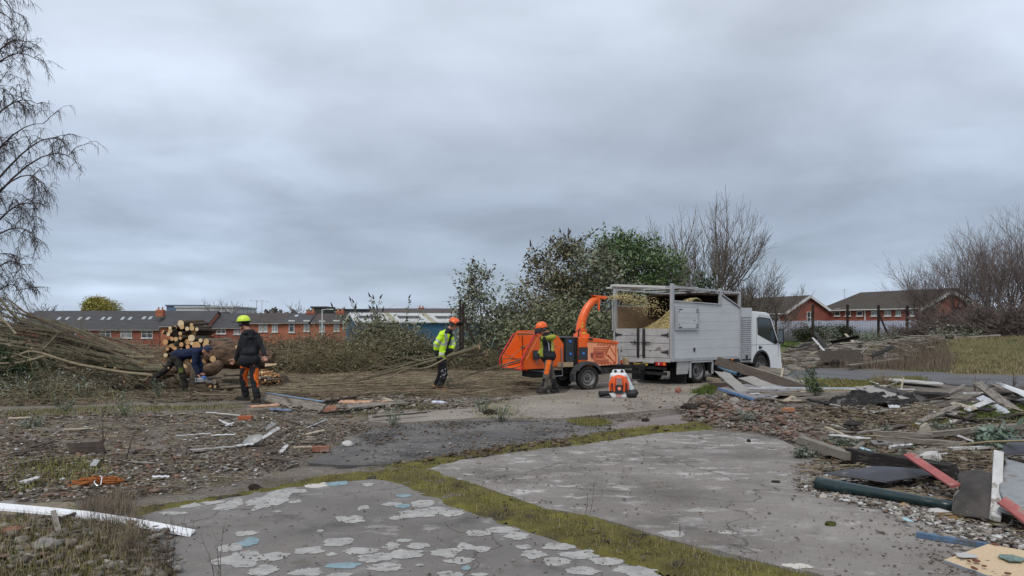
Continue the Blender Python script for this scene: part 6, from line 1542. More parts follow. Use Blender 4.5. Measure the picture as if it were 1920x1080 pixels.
while y > 610:
 u = (694 - y) / 84; xl = 307 + 8 * u ** 2 + (row % 2) * 4; xr = 386 - 22 * max(0, u - .5) * 2
 x = xl
 while x < xr:
  r = random.uniform(4.2, 6.2)
  if all(math.hypot(x - a, y - b) > (r + c_) * .80 for a, b, c_ in taken):
   log(A(x, y, Ys + random.uniform(.0, .22)), V((random.uniform(-.15, .15), 1, random.uniform(-.05, .05))), 1.1, r / K, logbark, random.choice([cut_old, cut_old, cut_o, cut_old, logbark]), 'dark weathered log end set deep in the stack', 'dark logs deep in the stack')
  x += r * 1.95
 y -= 8.8; row += 1
low = [(388, 718, 4.2, (1, .3, 0), .7), (401, 716, 5.0, (.2, 1, 0), .5), (394, 724, 3.4, (.2, 1, 0), .5), (403, 725, 3.0, (.3, 1, 0), .5), (411, 722, 3.6, (1, .5, 0), .8), (416, 710, 4.0, (1, .25, .0), 1.1), (413, 727, 3.6, (1, .3, 0), .9), (422, 734, 3.8, (.2, 1, 0), .4),
  (438, 733, 3.6, (1, .1, 0), .8), (386, 710, 3.0, (.4, 1, 0), .5), (420, 703, 3.6, (1, .2, .03), .9), (430, 726, 3.2, (1, .2, .05), .6), (396, 733, 3.0, (.6, 1, 0), .5), (408, 735, 3.0, (1, .8, 0), .4), (486, 701, 2.4, (.4, 1, 0), .4), (492, 705, 2.2, (.4, 1, 0), .4), (487, 709, 2.0, (.4, 1, 0), .4), (497, 713, 2.4, (.4, 1, 0), .4), (300, 686, 3.4, (.5, 1, 0), .6), (233, 716, 2.2, (.6, 1, 0), .4)]
for i, (x, y, r, d, L_) in enumerate(low):
 Yd = 17.6 if y > 706 else 18.3; log(A(x, y, Yd), d, L_, r / F * Yd, logbark2, [cut_p, cut_m, cut_o][i % 3], ['pale cut log in the low pile between the bending man and the man in black'][0] if i < 14 else 'small round log end on the ground beyond the man in black' if i < 18 else 'single pale log end on the ground left of the stack', 'short logs in the low pile' if i < 14 else ('round log ends beyond the man in black' if i < 18 else 'single log ends on the left'))
log(A(361, 722, 17.9), (.12, .1, 1), .55, .09, logbark2, cut_p, 'upright curved log standing right in front of the chainsaw hand', 'short logs in the low pile')
def gnarl(name, label, pts, rads, mat, n=18, amp=.16, sd=1.0, stubs=()):
 pts = [V(p) for p in pts]; base = pts[0].copy(); b = MB(); sp = []; rr = []
 for i in range(len(pts) - 1):
  for k in range(12): sp.append(pts[i].lerp(pts[i + 1], k / 12) - base); rr.append(lerp(rads[i], rads[i + 1], k / 12))
 sp.append(pts[-1] - base); rr.append(rads[-1]); b.tube(sp, rr, n, 0)
 for i, v in enumerate(b.v):
  k = i // n; c = sp[min(k, len(sp) - 1)]; d = V(v) - c; q = noise.noise(V(v) * 1.6 + V((sd, 0, 0))) + .6 * noise.noise(V(v) * 4.2 + V((0, sd, 0))) + .35 * abs(noise.noise(V((v[0] * .8, v[1] * 8, v[2] * 8)))); th = 2 * PI * (i % n) / n; b.v[i] = tuple(c + d * (1 + amp * (.8 * q + .42 * abs(math.sin(2.5 * th + k * .10 + 1.2 * noise.noise(V((k * .15, th, sd))))) - .2)))
 o = b.build(name, [mat, cut_o], ang=60); o.location = base
 for p, d, r, L_ in stubs:
  s = MB(); s.tube([V(p) - base, V(p) - base + V(d).normalized() * L_ * .6, V(p) - base + V(d).normalized() * L_], [r * 1.3, r, r * .95], 10, 0, capm=1); s.build('branch_stub', [mat, cut_m], o)
 return tag(o, label, 'tree trunk')
tbark = M('ropey_brown_bark', (.215, .135, .085), .9, .25, 7, col2=(.040, .025, .018), bump=3, bscale=11, stretch=(.6, 2.2, 2.2))
gnarl('uprooted_tree', 'massive gnarled brown trunk lying behind the man in black', [A(392, 668, 19.2), A(408, 662, 19.1), A(440, 664, 19.0), (A(485, 670, 18.9)), A(512, 674, 18.9)], [.20, .33, .34, .29, .18], tbark, 48, .24, 2,
  [(A(405, 672, 18.7), (-.1, -1, -.05), .085, .16), (A(446, 652, 18.7), (.2, -1, .2), .05, .12)])
gnarl('fallen_limb', 'thick curved limb lying low in front of the gnarled trunk', [A(345, 694, 18.3), A(375, 697, 18.1), A(400, 692, 18.1), A(412, 682, 18.3)], [.17, .18, .16, .12], tbark, 16, .16, 5, [(A(352, 690, 18.2), (-.3, -1, .1), .09, .12), (A(382, 684, 18.1), (-.2, -1, .1), .05, .14)])
gnarl('fallen_limb', 'knobbly brown limb lying from the stack toward the lower left', [A(325, 695, 18.4), A(300, 704, 18.0), A(275, 722, 17.6)], [.13, .12, .09], tbark, 14, .16, 7)
b = MB(); b.beam(A(497, 684.5, 18.1), A(519, 683, 18.2), .12, .07, w1=.03, h1=.03); b.build('split_wedge', [cut_p], label='pale split wedge of wood at the right end of the fallen trunk', cat='wood piece')
tuft = WP([(484, 738), (530, 738), (535, 722), (485, 722)])
o_ch = scatter('sawdust_and_chips', CUBE_V, CUBE_F, np.array([[*A(random.gauss(500, 11), random.gauss(707, 7), 18.2 + random.uniform(-.2, .2))] for _ in range(260)]) * np.array([1, 1, 1]), np.stack([RNG.uniform(.02, .08, 260), RNG.uniform(.02, .05, 260), np.full(260, .01)], 1), rot_np(260, .8), M('orange_chips', (1, 1, 1), .9, .1, 4, ramp=['l', (.42, .17, .07), (.60, .33, .15), (.70, .50, .28)]))
b = MB(); pp = [A(x, y, 18.35) for x, y in ((470, 722), (485, 700), (500, 698), (520, 705), (530, 722))]
b.prism(pp, (0, .8, -.05)); b.build('earth_mound', M('brown_leaf_mound', (.12, .085, .06), .95, .25, 8, bump=1, bscale=30), kind='stuff')
cs = thing('chainsaw', 'grey and blue chainsaw held low in the hand of the bending man', 'chainsaw', A(374, 712, 16.95)); bl_m = M('blue_plastic', (.05, .16, .45), .4, .1, 5); gy_m = M('silver_grey_casing', (.36, .38, .38), .4, .15, 20, metal=.3)
b = MB(); b.box((0.02, 0, -.01), (.26, .14, .13)); b.build('engine_body', gy_m, cs, bevel=.02)
b = MB(); b.box((.13, 0, .06), (.12, .13, .09)); b.build('top_cover', bl_m, cs, bevel=.02)
b = MB(); b.tube([(-.06, -.08, -.02), (-.05, -.06, .12), (-.04, .06, .12), (-.06, .08, -.02)], .013, 8); b.build('front_handle', blk, cs)
b = MB(); b.tube([(-.10, 0, -.06), (-.26, 0, -.06), (-.28, 0, .02), (-.10, 0, .04)], .016, 8); b.build('rear_handle', blk, cs)
b = MB(); b.prism([(.14, -.09, -.05), (.50, -.09, -.10), (.54, -.09, -.07), (.50, -.09, -.035), (.14, -.09, .03)], (0, .012, 0)); b.build('guide_bar', M('dull_guide_bar', (.20, .20, .20), .5, .1, 5, metal=.4), cs); cs.scale = (.75, .75, .75)
# -- houses and sheds
brickr = M('red_brick_wall', (.42, .150, .088), .9, .10, 1.5, col2=(.34, .12, .072), bump=.3, bscale=8)
brickd = M('brown_red_brick_wall', (.30, .100, .070), .9, .10, 1.5, col2=(.24, .082, .058), bump=.3, bscale=8)
slate = M('grey_slate_roof', (.078, .076, .080), .75, .12, .8, bump=.4, bscale=5, stretch=(1, 4, 1))
slate_b = M('brownish_slate_roof', (.085, .070, .066), .8, .12, .8, bump=.4, bscale=5)
tile_b = M('brown_concrete_tiles', (.072, .060, .051), .85, .12, .7, col2=(.062, .052, .044), bump=.5, bscale=5)
wtrim = M('white_upvc_trim', (.66, .66, .65), .5, .05, 3); wglass = M('window_glass', (.07, .085, .10), .08, .25, .8); wglass_l = M('net_curtain_glass', (.34, .36, .37), .3, .15, 2)
cpot = M('clay_chimney_pots', (.45, .25, .15), .8, .1, 3)
def house_win(b_, x, z, w_, h_, y, glassm=None, label=None, mull=1, cill=True, trans=True):
 f = MB(); t = .07
 f.span(x - w_ / 2, x + w_ / 2, y - .06, y, z - h_ / 2, z - h_ / 2 + t); f.span(x - w_ / 2, x + w_ / 2, y - .06, y, z + h_ / 2 - t, z + h_ / 2)
 f.span(x - w_ / 2, x - w_ / 2 + t, y - .055, y, z - h_ / 2 + t, z + h_ / 2 - t); f.span(x + w_ / 2 - t, x + w_ / 2, y - .055, y, z - h_ / 2 + t, z + h_ / 2 - t)
 for k in range(mull): xx = x - w_ / 2 + w_ * (k + 1) / (mull + 1); f.span(xx - .035, xx + .035, y - .05, y, z - h_ / 2 + t, z + h_ / 2 - t)
 if trans: f.span(x - w_ / 2 + t, x + w_ / 2 - t, y - .052, y, z + .05, z + .11)
 if cill: f.span(x - w_ / 2 - .08, x + w_ / 2 + .08, y - .14, y, z - h_ / 2 - .09, z - h_ / 2 - .003)
 o = f.build('window', wtrim, b_); g = MB(); g.span(x - w_ / 2 + .02, x + w_ / 2 - .02, y - .03, y - .01, z - h_ / 2 + .02, z + h_ / 2 - .02); g.build('pane', glassm or wglass, o)
 return o
def row_house(label, px0, px1, Yf, ze, zr, depth, wallm, roofm, wins, rz=0.0, group=None, sky=(), chim=(), lint=False, name='terraced_house'):
 """front along local x from the left corner; eaves ze and ridge zr in world metres"""
 x0 = (px0 - 960) / F * Yf; x1 = (px1 - 960) / F * Yf; W = x1 - x0; g0 = gz1(x0, Yf) - .5
 t = thing(name, label, 'house', (x0, Yf, 0), rz, group)
 b = MB(); b.prism([(0, 0, g0), (0, 0, ze), (0, depth / 2, zr - .12), (0, depth, ze), (0, depth, g0)], (W, 0, 0)); b.build('wall', wallm, t)
 b = MB(); ov = .25; sl = (zr - ze) / (depth / 2)
 b.prism([(-.12, -ov, ze - ov * sl + .05), (-.12, depth / 2, zr), (-.12, depth + ov, ze - ov * sl + .05), (-.12, depth + ov, ze - ov * sl + .17), (-.12, depth / 2, zr + .12), (-.12, -ov, ze - ov * sl + .17)], (W + .24, 0, 0)); ro = b.build('roof', roofm, t)
 b = MB(); b.span(-.1, W + .1, -ov - .12, -ov - .005, ze - ov * sl + .02, ze - ov * sl + .11); b.build('gutter', M('dull_gutter', (.36, .35, .34), .6, .1, 2), t)
 for px, py, w_, h_, *r in wins:
  X = (px - 960) / F * Yf - x0; Z = HC - (py - HZ) / F * Yf; house_win(t, X, Z, w_, h_, -.003, *(r or [None]))
  if lint: b = MB(); b.span(X - w_ / 2 - .05, X + w_ / 2 + .05, -.08, -.003, Z + h_ / 2 + .02, Z + h_ / 2 + .16); b.build('lintel', wtrim, t)
 for px, py in sky:
  dz = .55; zc = HC - (py - HZ) / F * Yf; yy = (zc - ze) / sl; X = (px - 960) / F * (Yf + yy) - x0
  b = MB(); b.add([(X - .19, yy - .3, ze + (yy - .3) * sl + .17), (X + .19, yy - .3, ze + (yy - .3) * sl + .17), (X + .19, yy + .3, ze + (yy + .3) * sl + .17), (X - .19, yy + .3, ze + (yy + .3) * sl + .17)] + [(X - .19, yy - .3, ze + (yy - .3) * sl + .05), (X + .19, yy - .3, ze + (yy - .3) * sl + .05), (X + .19, yy + .3, ze + (yy + .3) * sl + .05), (X - .19, yy + .3, ze + (yy + .3) * sl + .05)],
   [(0, 1, 2, 3), (7, 6, 5, 4), (0, 4, 5, 1), (1, 5, 6, 2), (2, 6, 7, 3), (3, 7, 4, 0)]); b.build('skylight', M('skylight_glass', (.40, .43, .46), .12, .1, 3), ro)
 for px, top, cap in chim:
  X = (px - 960) / F * (Yf + depth / 2) - x0; zt = HC - (top - HZ) / F * (Yf + depth / 2)
  b = MB(); b.span(X - .45, X + .45, depth / 2 - .35, depth / 2 + .35, zr - .6, zt); b.span(X - .5, X + .5, depth / 2 - .4, depth / 2 + .4, zt - .25, zt - .12); c = b.build('chimney', wallm if not cap else wtrim, ro)
  b = MB();
  for k in (-.25, .25): b.cyl((X + k, depth / 2, zt), (X + k, depth / 2, zt + .35), .12, .10, n=8)
  parts(b, 'chimney_pot', cpot, c)
 return t
tg = 'terraced houses beyond the brambles'
row_house('long grey roofed terrace with a row of skylights at the left', 30, 299, 92, 1.05, 3.30, 8, brickd, slate, [(125, 628, 2.4, .9, None), (198, 627, 1.35, .9, None), (237, 627, 1.4, .9, wglass_l), (276, 627, 1.4, .9, None)], group=tg,
   sky=[(68, 599), (111, 599), (126, 599), (150, 599), (165, 599), (193, 599), (205, 599), (230, 599), (244, 599), (270, 598), (282, 598)])
row_house('grey roofed house with a white capped chimney behind the log stack', 301, 387, 90, 1.45, 3.25, 7, brickr, slate, [(331, 621, 1.0, .75, None), (372, 622, .9, .8, None)], group=tg, chim=[(301, 581, False)])
row_house('low grey roofed house left of the yellow green helmet', 390, 452, 91, 1.25, 2.95, 7, brickd, slate, [(415, 621, 1.1, .6, None), (446, 621, .95, .75, wglass_l)], group=tg)
row_house('red brick house with arched windows and brown roof right of the helmet', 452, 530, 84, 1.78, 2.85, 6, brickr, slate_b, [(489, 614, .42, .95, wglass_l, None, 0), (498, 614, .42, .95, wglass_l, None, 0), (515.5, 614, .65, 1.0, wglass_l)], group=tg)
row_house('red brick house with a grey slate roof and one narrow black and white window', 530, 582, 84, 1.82, 2.80, 6, brickr, slate, [(547, 613, .62, 1.2, None, None, 0), (575, 612, .62, 1.1, wglass_l, None, 0)], group=tg, chim=[(583, 584, False)], lint=True, sky=[(556, 594)])
row_house('red brick house with a brownish roof at the right end of the terrace', 582, 648, 84, 1.82, 2.80, 6, brickr, slate_b, [(604, 613, .62, 1.1, wglass_l, None, 0), (631, 612, .62, 1.1, wglass_l, None, 0)], group=tg, chim=[(638, 583, False)], lint=True)
sh = thing('industrial_shed', 'blue clad shed with a white panelled roof behind the man in yellow', 'shed', A(672, 610, 73) * 1.0); sh.location.z = 0
cr_a = V((sh.location.x, 73)); far = A(648, 610, 79.5); gd = V((far.x - cr_a.x, far.y - cr_a.y)); gw = gd.length; gd.normalize(); ld = V((-gd.y, gd.x)); ld = ld if ld.x > 0 else -ld
sh.rotation_euler.z = math.atan2(ld.y, ld.x)
bluew = M('blue_cladding', (.035, .125, .215), .5, .06, 1, stretch=(6, 1, 1)); bluel = M('pale_blue_cladding', (.065, .14, .28), .5, .06, 1)
whr = M('white_sheet_roof', (.52, .53, .52), .6, .08, 1.2, spots=((.36, .35, .30), 1.2, .60)); whd = M('mossy_roof_strip', (.36, .34, .24), .8, .1, 2)
ze, zrr = 1.86, 2.75
b = MB(); b.prism([(0, 0, -6), (0, 0, ze), (0, gw / 2, zrr - .1), (0, gw, ze), (0, gw, -6)], (28, 0, 0)); b.build('wall', bluew, sh)
b = MB()
for k in range(70): b.span(k * .4, k * .4 + .12, -.03, -.003, -6, ze - .1)
b.build('cladding_ribs', bluew, sh, kind='stuff')
for k in range(7):
 b = MB(); sl = (zrr - ze) / (gw / 2); x0, x1 = k * 4.0 - .15, k * 4 + 3.25
 b.prism([(x0, -.3, ze - .3 * sl), (x0, gw / 2, zrr), (x0, gw / 2, zrr + .1), (x0, -.3, ze - .3 * sl + .1)], (x1 - x0, 0, 0)); b.build('roof_panel', whr, sh)
 b = MB(); b.prism([(x1 + .01, -.3, ze - .3 * sl), (x1 + .01, gw / 2, zrr), (x1 + .01, gw / 2, zrr + .08), (x1 + .01, -.3, ze - .3 * sl + .08)], (.72, 0, 0)); b.build('roof_strip', whd, sh)
 b = MB(); b.prism([(x0 + .5, gw * .16, ze + gw * .16 * sl + .11), (x0 + .5, gw * .30, ze + gw * .30 * sl + .11), (x0 + .5, gw * .30, ze + gw * .30 * sl + .14), (x0 + .5, gw * .16, ze + gw * .16 * sl + .14)], (2.3, 0, 0)); b.build('rooflight', slate, sh)
b = MB(); b.prism([(-.15, gw / 2, zrr), (-.15, gw + .3, ze - .3 * sl), (-.15, gw + .3, ze - .3 * sl + .1), (-.15, gw / 2, zrr + .1)], (28.3, 0, 0)); b.build('far_roof_slope', whr, sh)
b = MB(); b.beam((-.2, -.3, ze - .25), (-.2, gw / 2, zrr), .1, .22); b.beam((-.2, gw / 2, zrr), (-.2, gw + .3, ze - .25), .1, .22); b.build('barge_board', wtrim, sh)
def block(name, label, px0, px1, py0, py1, Yd, depth, mat, cat, extra=None):
 a, c = A(px0, py0, Yd), A(px1, py1, Yd); t = thing(name, label, cat, (a.x, Yd, 0)); b = MB(); b.span(0, c.x - a.x, 0, depth, -7, a.z - .4); b.build('wall', mat, t); b = MB(); b.span(-.3, c.x - a.x + .3, -.3, depth + .3, a.z - .4, a.z); b.build('roof_edge', extra or mat, t); return t
block('distant_building', 'distant flat blue grey building above the terrace roofs', 312, 374, 571.5, 584, 240, 20, M('slate_blue_cladding', (.10, .15, .24), .6, .05, .5), 'building')
t = block('distant_building', 'distant long white building with dark window bands above the terrace', 330, 437, 574, 590, 200, 18, M('pale_grey_cladding', (.50, .52, .52), .6, .06, .5), 'building')
b = MB(); b.span(.5, 14.5, -.05, -.01, 4.6, 5.1); b.span(.5, 14.5, -.05, -.01, 3.2, 3.6); parts(b, 'window_band', wglass, t)
block('distant_building', 'very long dark roofed shed on the skyline behind the white roof', 600, 862, 579, 590, 230, 30, M('dark_grey_cladding', (.075, .08, .095), .8, .08, .3), 'building')
block('distant_building', 'small dark flat block on the skyline right of the terrace chimney', 584, 610, 574.5, 585, 200, 10, M('charcoal_block', (.05, .06, .055), .8, .1, .5), 'building')
row_house('distant brown roofed house with a red chimney above the white roof', 690, 860, 120, 3.2, 4.25, 8, brickd, M('pale_brown_roof', (.10, .085, .078), .85, .1, 1), [], chim=[(790, 577, False)], name='distant_house')
def gable_house(label, cpx, Yc, gdir, gwid, length, ze, zr, side, wallm, g0=-2.0, name='brick_house'):
 """corner nearest the camera at cpx,Yc. local x along the gable wall, local y along the eaves wall"""
 t = thing(name, label, 'house', ((cpx - 960) / F * Yc, Yc, 0), gdir); s = side
 b = MB(); b.prism([(0, 0, g0), (gwid, 0, g0), (gwid, 0, ze), (gwid / 2, 0, zr - .1), (0, 0, ze)], (0, length, 0)); b.build('wall', wallm, t)
 sl = (zr - ze) / (gwid / 2); ov = .35
 for nm, xs in (('roof', (-ov, gwid / 2)), ('roof', (gwid + ov, gwid / 2))):
  b = MB(); z0 = ze - ov * sl + .05; b.prism([(xs[0], -.3, z0), (xs[1], -.3, zr + .02), (xs[1], -.3, zr + .14), (xs[0], -.3, z0 + .12)], (0, length + .6, 0)); b.build('roof', tile_b, t)
 b = MB(); b.beam((-ov, -.36, ze - ov * sl), (gwid / 2, -.36, zr), .05, .28); b.beam((gwid / 2 + .001, -.36, zr), (gwid + ov, -.36, ze - ov * sl), .05, .28); b.build('barge_board', wtrim, t)
 b = MB(); b.span(-ov - .12, -ov - .01, -.3, length + .3, ze - ov * sl - .08, ze - ov * sl + .08); b.build('gutter', wtrim, t)
 return t
h1 = gable_house('brick house with a white edged gable right behind the truck cab', 1473, 84, math.radians(22), 6.6, 9.5, 3.05, 4.85, 1, brickd)
def side_win(t, y, z, w_, h_):
 f = MB();
 f.span(-.06, 0, y - w_ / 2, y + w_ / 2, z - h_ / 2, z - h_ / 2 + .09); f.span(-.06, 0, y - w_ / 2, y + w_ / 2, z + h_ / 2 - .09, z + h_ / 2)
 for yy in (y - w_ / 2 + .04, y, y + w_ / 2 - .04): f.span(-.055, 0, yy - .045, yy + .045, z - h_ / 2 + .09, z + h_ / 2 - .09)
 o = f.build('window', wtrim, t); g = MB(); g.span(-.03, -.01, y - w_ / 2, y + w_ / 2, z - h_ / 2, z + h_ / 2); g.build('pane', wglass, o)
side_win(h1, 2.2, 2.1, 2.6, 1.0); side_win(h1, 6.5, 2.1, 2.0, 1.0)
house_win(h1, 3.55, 2.35, 1.0, 1.5, -.003)
b = MB(); b.cyl((1.0, 3.0, 3.6), (1.0, 3.0, 5.2), .03, n=6)
for k in range(4): b.beam((.7, 2.8 + .1 * k, 5.1 - k * .12), (1.4, 3.2, 5.1 - k * .12), .02, .02)
b.build('aerial', alu_f, h1)
xa, ya, xb, yb = (1536 - 960) / F * 88, 88, (1745 - 960) / F * 75, 75
LW = math.hypot(xb - xa, yb - ya); ang = math.atan2(yb - ya, xb - xa)
h2 = thing('brick_house', 'long two storey brick house with brown roof and white windows behind the fence', 'house', (xa, ya, 0), ang)
ze, zr, dp = 3.58, 5.35, 7.5; g0 = -2
b = MB(); b.span(0, LW, 0, dp, g0, ze - .2); b.build('wall', brickd, h2)
sl = (zr - ze) / (dp / 2)
b = MB(); b.add([(-.35, -.35, ze - .30), (LW + .3, -.35, ze - .30), (LW + .3, dp / 2, zr + .05), (2.6, dp / 2, zr + .05), (-.35, dp + .3, ze - .3), (LW + .3, dp + .3, ze - .3)], [(0, 1, 2, 3), (0, 3, 4), (3, 2, 5, 4), (0, 4, 5, 1), (1, 5, 2)]); b.build('roof', tile_b, h2)
b = MB(); b.span(-.35, LW + .3, -.5, -.37, ze - .37, ze - .27); b.build('gutter', wtrim, h2)
def on_wall(px):
 k = (px - 960) / F; return (xa - k * ya) / (k * math.sin(ang) - math.cos(ang)) if True else 0
for px, w_, gl_ in ((1549, 1.5, None), (1570.5, 1.5, None), (1590.5, 1.5, None), (1612.5, 1.5, None), (1640, 1.5, wglass_l), (1665, 1.5, wglass_l), (1685, 1.2, wglass_l), (1712, 1.2, wglass_l)):
 u = on_wall(px); Yw = ya + u * math.sin(ang); house_win(h2, u, HC + 24.5 / F * Yw, w_ * .52, .80 * Yw / 82, -.003, gl_, None, 1 if gl_ else 0)
for px in (1623,):
 u = on_wall(px); b = MB(); b.cyl((u, -.08, g0 + .5), (u, -.08, ze - .3), .07, n=6); b.build('downpipe', wtrim, h2)
b = MB(); u = on_wall(1560); b.cyl((u, 2, ze + 1), (u, 2, ze + 2.2), .03, n=5); b.beam((u - .4, 2, ze + 2.1), (u + .4, 2, ze + 2.1), .03, .03); b.build('aerial', alu_f, h2)
h3 = gable_house('brick house end with a white gable edge half hidden by the thicket', 1735, 71, math.radians(-30), 4.4, 6, 3.25, 4.7, 1, brickd)
fc = thing('palisade_fence', 'pale grey steel palisade fence in front of the brick houses', 'fence', (0, 0, 0)); galv = M('galvanised_steel', (.30, .335, .40), .5, .08, 3, metal=.2)
x0, x1 = 24.5, 45; n = int((x1 - x0) / .155); xs = x0 + np.arange(n) * .155; Yf = 70.5; zs_ = gz(xs, np.full(n, Yf))
scatter('pale', CUBE_V, CUBE_F, np.stack([xs, np.full(n, Yf), zs_ + 1.0], 1), np.tile([.125, .03, 2.0], (n, 1)), np.tile(np.eye(3), (n, 1, 1)), galv, parent=fc)
b = MB(); b.beam((x0, Yf + .05, gz1(x0, Yf) + .35), (x1, Yf + .05, gz1(x1, Yf) + .35), .05, .06); b.beam((x0, Yf + .05, 1.65 + gz1(x0, Yf)), (x1, Yf + .05, 1.65 + gz1(x1, Yf)), .05, .06); parts(b, 'rail', galv, fc)
b = MB()
for k in range(8): x = x0 + k * 2.75; b.span(x, x + .1, Yf + .08, Yf + .18, gz1(x, Yf), gz1(x, Yf) + 1.9)
parts(b, 'fence_post', galv, fc)
hd_ = [E(px, 627, 67, 1.0, .75, .6) for px in (1508, 1530, 1552, 1574, 1590)]
shrub('clipped_hedge', 'dark green clipped hedge in front of the palisade fence', hd_, foot(1550, 67), 240, 46, .16, [lramp('hedge_leaves', [(.022, .032, .010), (.045, .055, .018), (.065, .070, .025)])], seed=81, cat='hedge', shell=.7, rough=.1, clr=.24)
post_m = M('rusty_dark_posts', (.040, .028, .024), .8, .2, 5)
for i, (px, top, Yd) in enumerate(((1455, 571, 62), (1524, 571, 64), (1589, 571, 63), (1647, 572, 62), (1701, 573, 61), (1750, 573, 61), (1796, 575, 60))):
 p = foot(px, Yd); tp = A(px, top, Yd).z - p.z; b = MB(); b.span(-.08, .08, -.08, .08, -.2, tp);
 for k in range(5): b.span(-.10, .10, -.12, -.082, tp - .2 - k * .6, tp - .12 - k * .6)
 lab = ['dark rusty post just right of the truck cab', 'dark rusty post in front of the white edged gable', 'dark rusty post in front of the hedge end', 'dark rusty post braced by a leaning strut', 'dark rusty post right of the leaning strut', 'dark rusty post left of the thicket centre', 'dark rusty post among the thicket twigs'][i]
 o = b.build('fence_post', post_m, label=lab, cat='post', group='old rusty fence posts'); o.location = p
p0, p1 = A(1649, 590, 62), A(1672, 641, 61); b = MB(); b.beam(p0 - p1 + V((0, 0, 0)), (0, 0, -.2), .13, .10); o = b.build('brace', post_m, label='dark leaning strut propping the rusty post by the palisade fence', cat='post'); o.location = p1
for i, (px, t_, bt) in enumerate(((863, 562, 662), (868, 570, 660))):
 p = A(px, bt, 23.5); b = MB(); b.box((0, 0, (bt - t_) / F * 23.5 / 2), (.07, .07, (bt - t_) / F * 23.5)); o = b.build('fence_post', post_m, label=['taller dark post behind the man in yellow', 'shorter dark post behind the man in yellow'][i], cat='post', group='dark posts in the bushes'); o.location = p
p0, p1 = A(868, 592, 23.4), A(889, 640, 23.0); b = MB(); b.beam((0, 0, 0), p0 - p1, .06, .06); o = b.build('brace', post_m, label='dark diagonal brace leaning on the post behind the man in yellow', cat='post'); o.location = p1
shrub('silvery_shrub', 'small pale twiggy shrub in front of the clipped hedge', [E(1552, 625, 58, .9, .55)], foot(1552, 58), 40, 14, .13, [L_sil], seed=83, stems=16, clr=.2)
shrub('silvery_shrub', 'low grey green shrub growing behind the far planks', [E(1788, 632, 48, 1.6, .6)], foot(1788, 48), 90, 20, .12, [L_bud], seed=84, stems=16, clr=.25)
shrub('silvery_shrub', 'low grey green weeds at the foot of the leaning strut', [E(1650, 634, 56, 1.6, .45)], foot(1650, 56), 60, 18, .12, [L_bud], seed=85, stems=14, clr=.25)
fart = M('far_bare_trees', (.150, .125, .120), .95, .1, 2, world=True); farb = M('far_reddish_trees', (.150, .105, .100), .95, .1, 2, world=True)
fo = dict(kids=(3, 4), up=.03, ang=(.35, .9), rmin=.020, wan=.18)
f0, _, _ = bare_tree('bare_tree', 'distant rounded bare tree, left one of the pair over the white building', V(((404 - 960) / F * 130, 130, -5)), 11.3, 91, mx=5, opt=fo, mat=fart, r=.22, group='distant bare trees', sxy=1.25)
for px, Yd, h, lab, s in ((440, 132, 11.4, 'distant rounded bare tree, right one of the pair over the white building', 1.25), (549, 140, 11.4, 'distant bare tree rising above the red brick terrace', .85), (515, 150, 9.9, 'distant low bare tree left of the one above the brick terrace', 1.0), (700, 170, 11.0, 'distant bare tree on the skyline over the olive bush', 1.4), (805, 180, 11.5, 'distant bare trees on the skyline left of the orange helmet', 2.0), (140, 150, 9.2, 'distant small bare tree between the reddish tree and the yellow willow', 1.0), (755, 175, 10.6, 'distant spreading bare tree over the white roof', 1.9), (655, 165, 10.2, 'distant bare tree just left of the white roofed shed', 1.5)):
 c = copy_tree(f0); c.location = ((px - 960) / F * Yd, Yd, -5); c.scale = (h / 11.3 * s, h / 11.3 * s, h / 11.3); c.rotation_euler.z = px; c['label'] = lab
for px, Yd, h, lab, s, z in ((1421, 95, 6.3, 'brown feathery narrow tree behind the bare tree right of the truck', .45, 0), (1490, 120, 6.2, 'distant bare tree over the roof of the gabled house', 1.2, 0), (1455, 125, 6.0, 'distant bare tree left of the gabled house roof', 1.3, 0)):
 c = copy_tree(f0); c.location = ((px - 960) / F * Yd, Yd, -1.2 + z); c.scale = (h / 11.3 * s, h / 11.3 * s, h / 11.3 * 1.0); c.rotation_euler.z = px; c['label'] = lab; c['group'] = 'far bare trees on the right'
f1, _, _ = bare_tree('bare_tree', 'distant rounded reddish brown tree over the left end of the terrace', V(((88 - 960) / F * 125, 125, -5)), 10.4, 97, mx=5, opt=fo, mat=farb, r=.2, sxy=1.5)
shrub('willow_tree', 'distant yellow green willow crown rising over the grey terrace roof', [(tuple(A(188, 581, 120)), (2.6, 2.2, 1.9)), (tuple(A(178, 578, 120)), (1.6, 1.6, 1.6)), (tuple(A(203, 585, 120)), (1.5, 1.5, 1.2))], V(((188 - 960) / F * 120, 120, -5)), 260, 60, .28, [L_wil], seed=99, stems=10, shell=.5, rough=.15, cat='tree', clr=.35)
woodm = M('distant_wood', (1, 1, 1), .95, .1, 1, ramp=['l', (.11, .095, .088), (.16, .145, .135), (.075, .080, .060)], world=True)
n = 26000; px = RNG.uniform(300, 1480, n); Yd = RNG.uniform(250, 330, n); X = (px - 960) / F * Yd; top = 3.0 + 4.2 * (.5 + .5 * fbm(px, px * 0, .035, 4)) ; top[px > 900] += 1.5; z = -6 + (top + 6) * RNG.uniform(0, 1, n) ** .55
scatter('distant_woodland', LEAF_V, LEAF_F, np.stack([X, Yd, z], 1), np.tile([1.6, 1.6, 1.6], (n, 1)) * RNG.uniform(.4, 1.1, (n, 1)), rot_np(n), woodm)
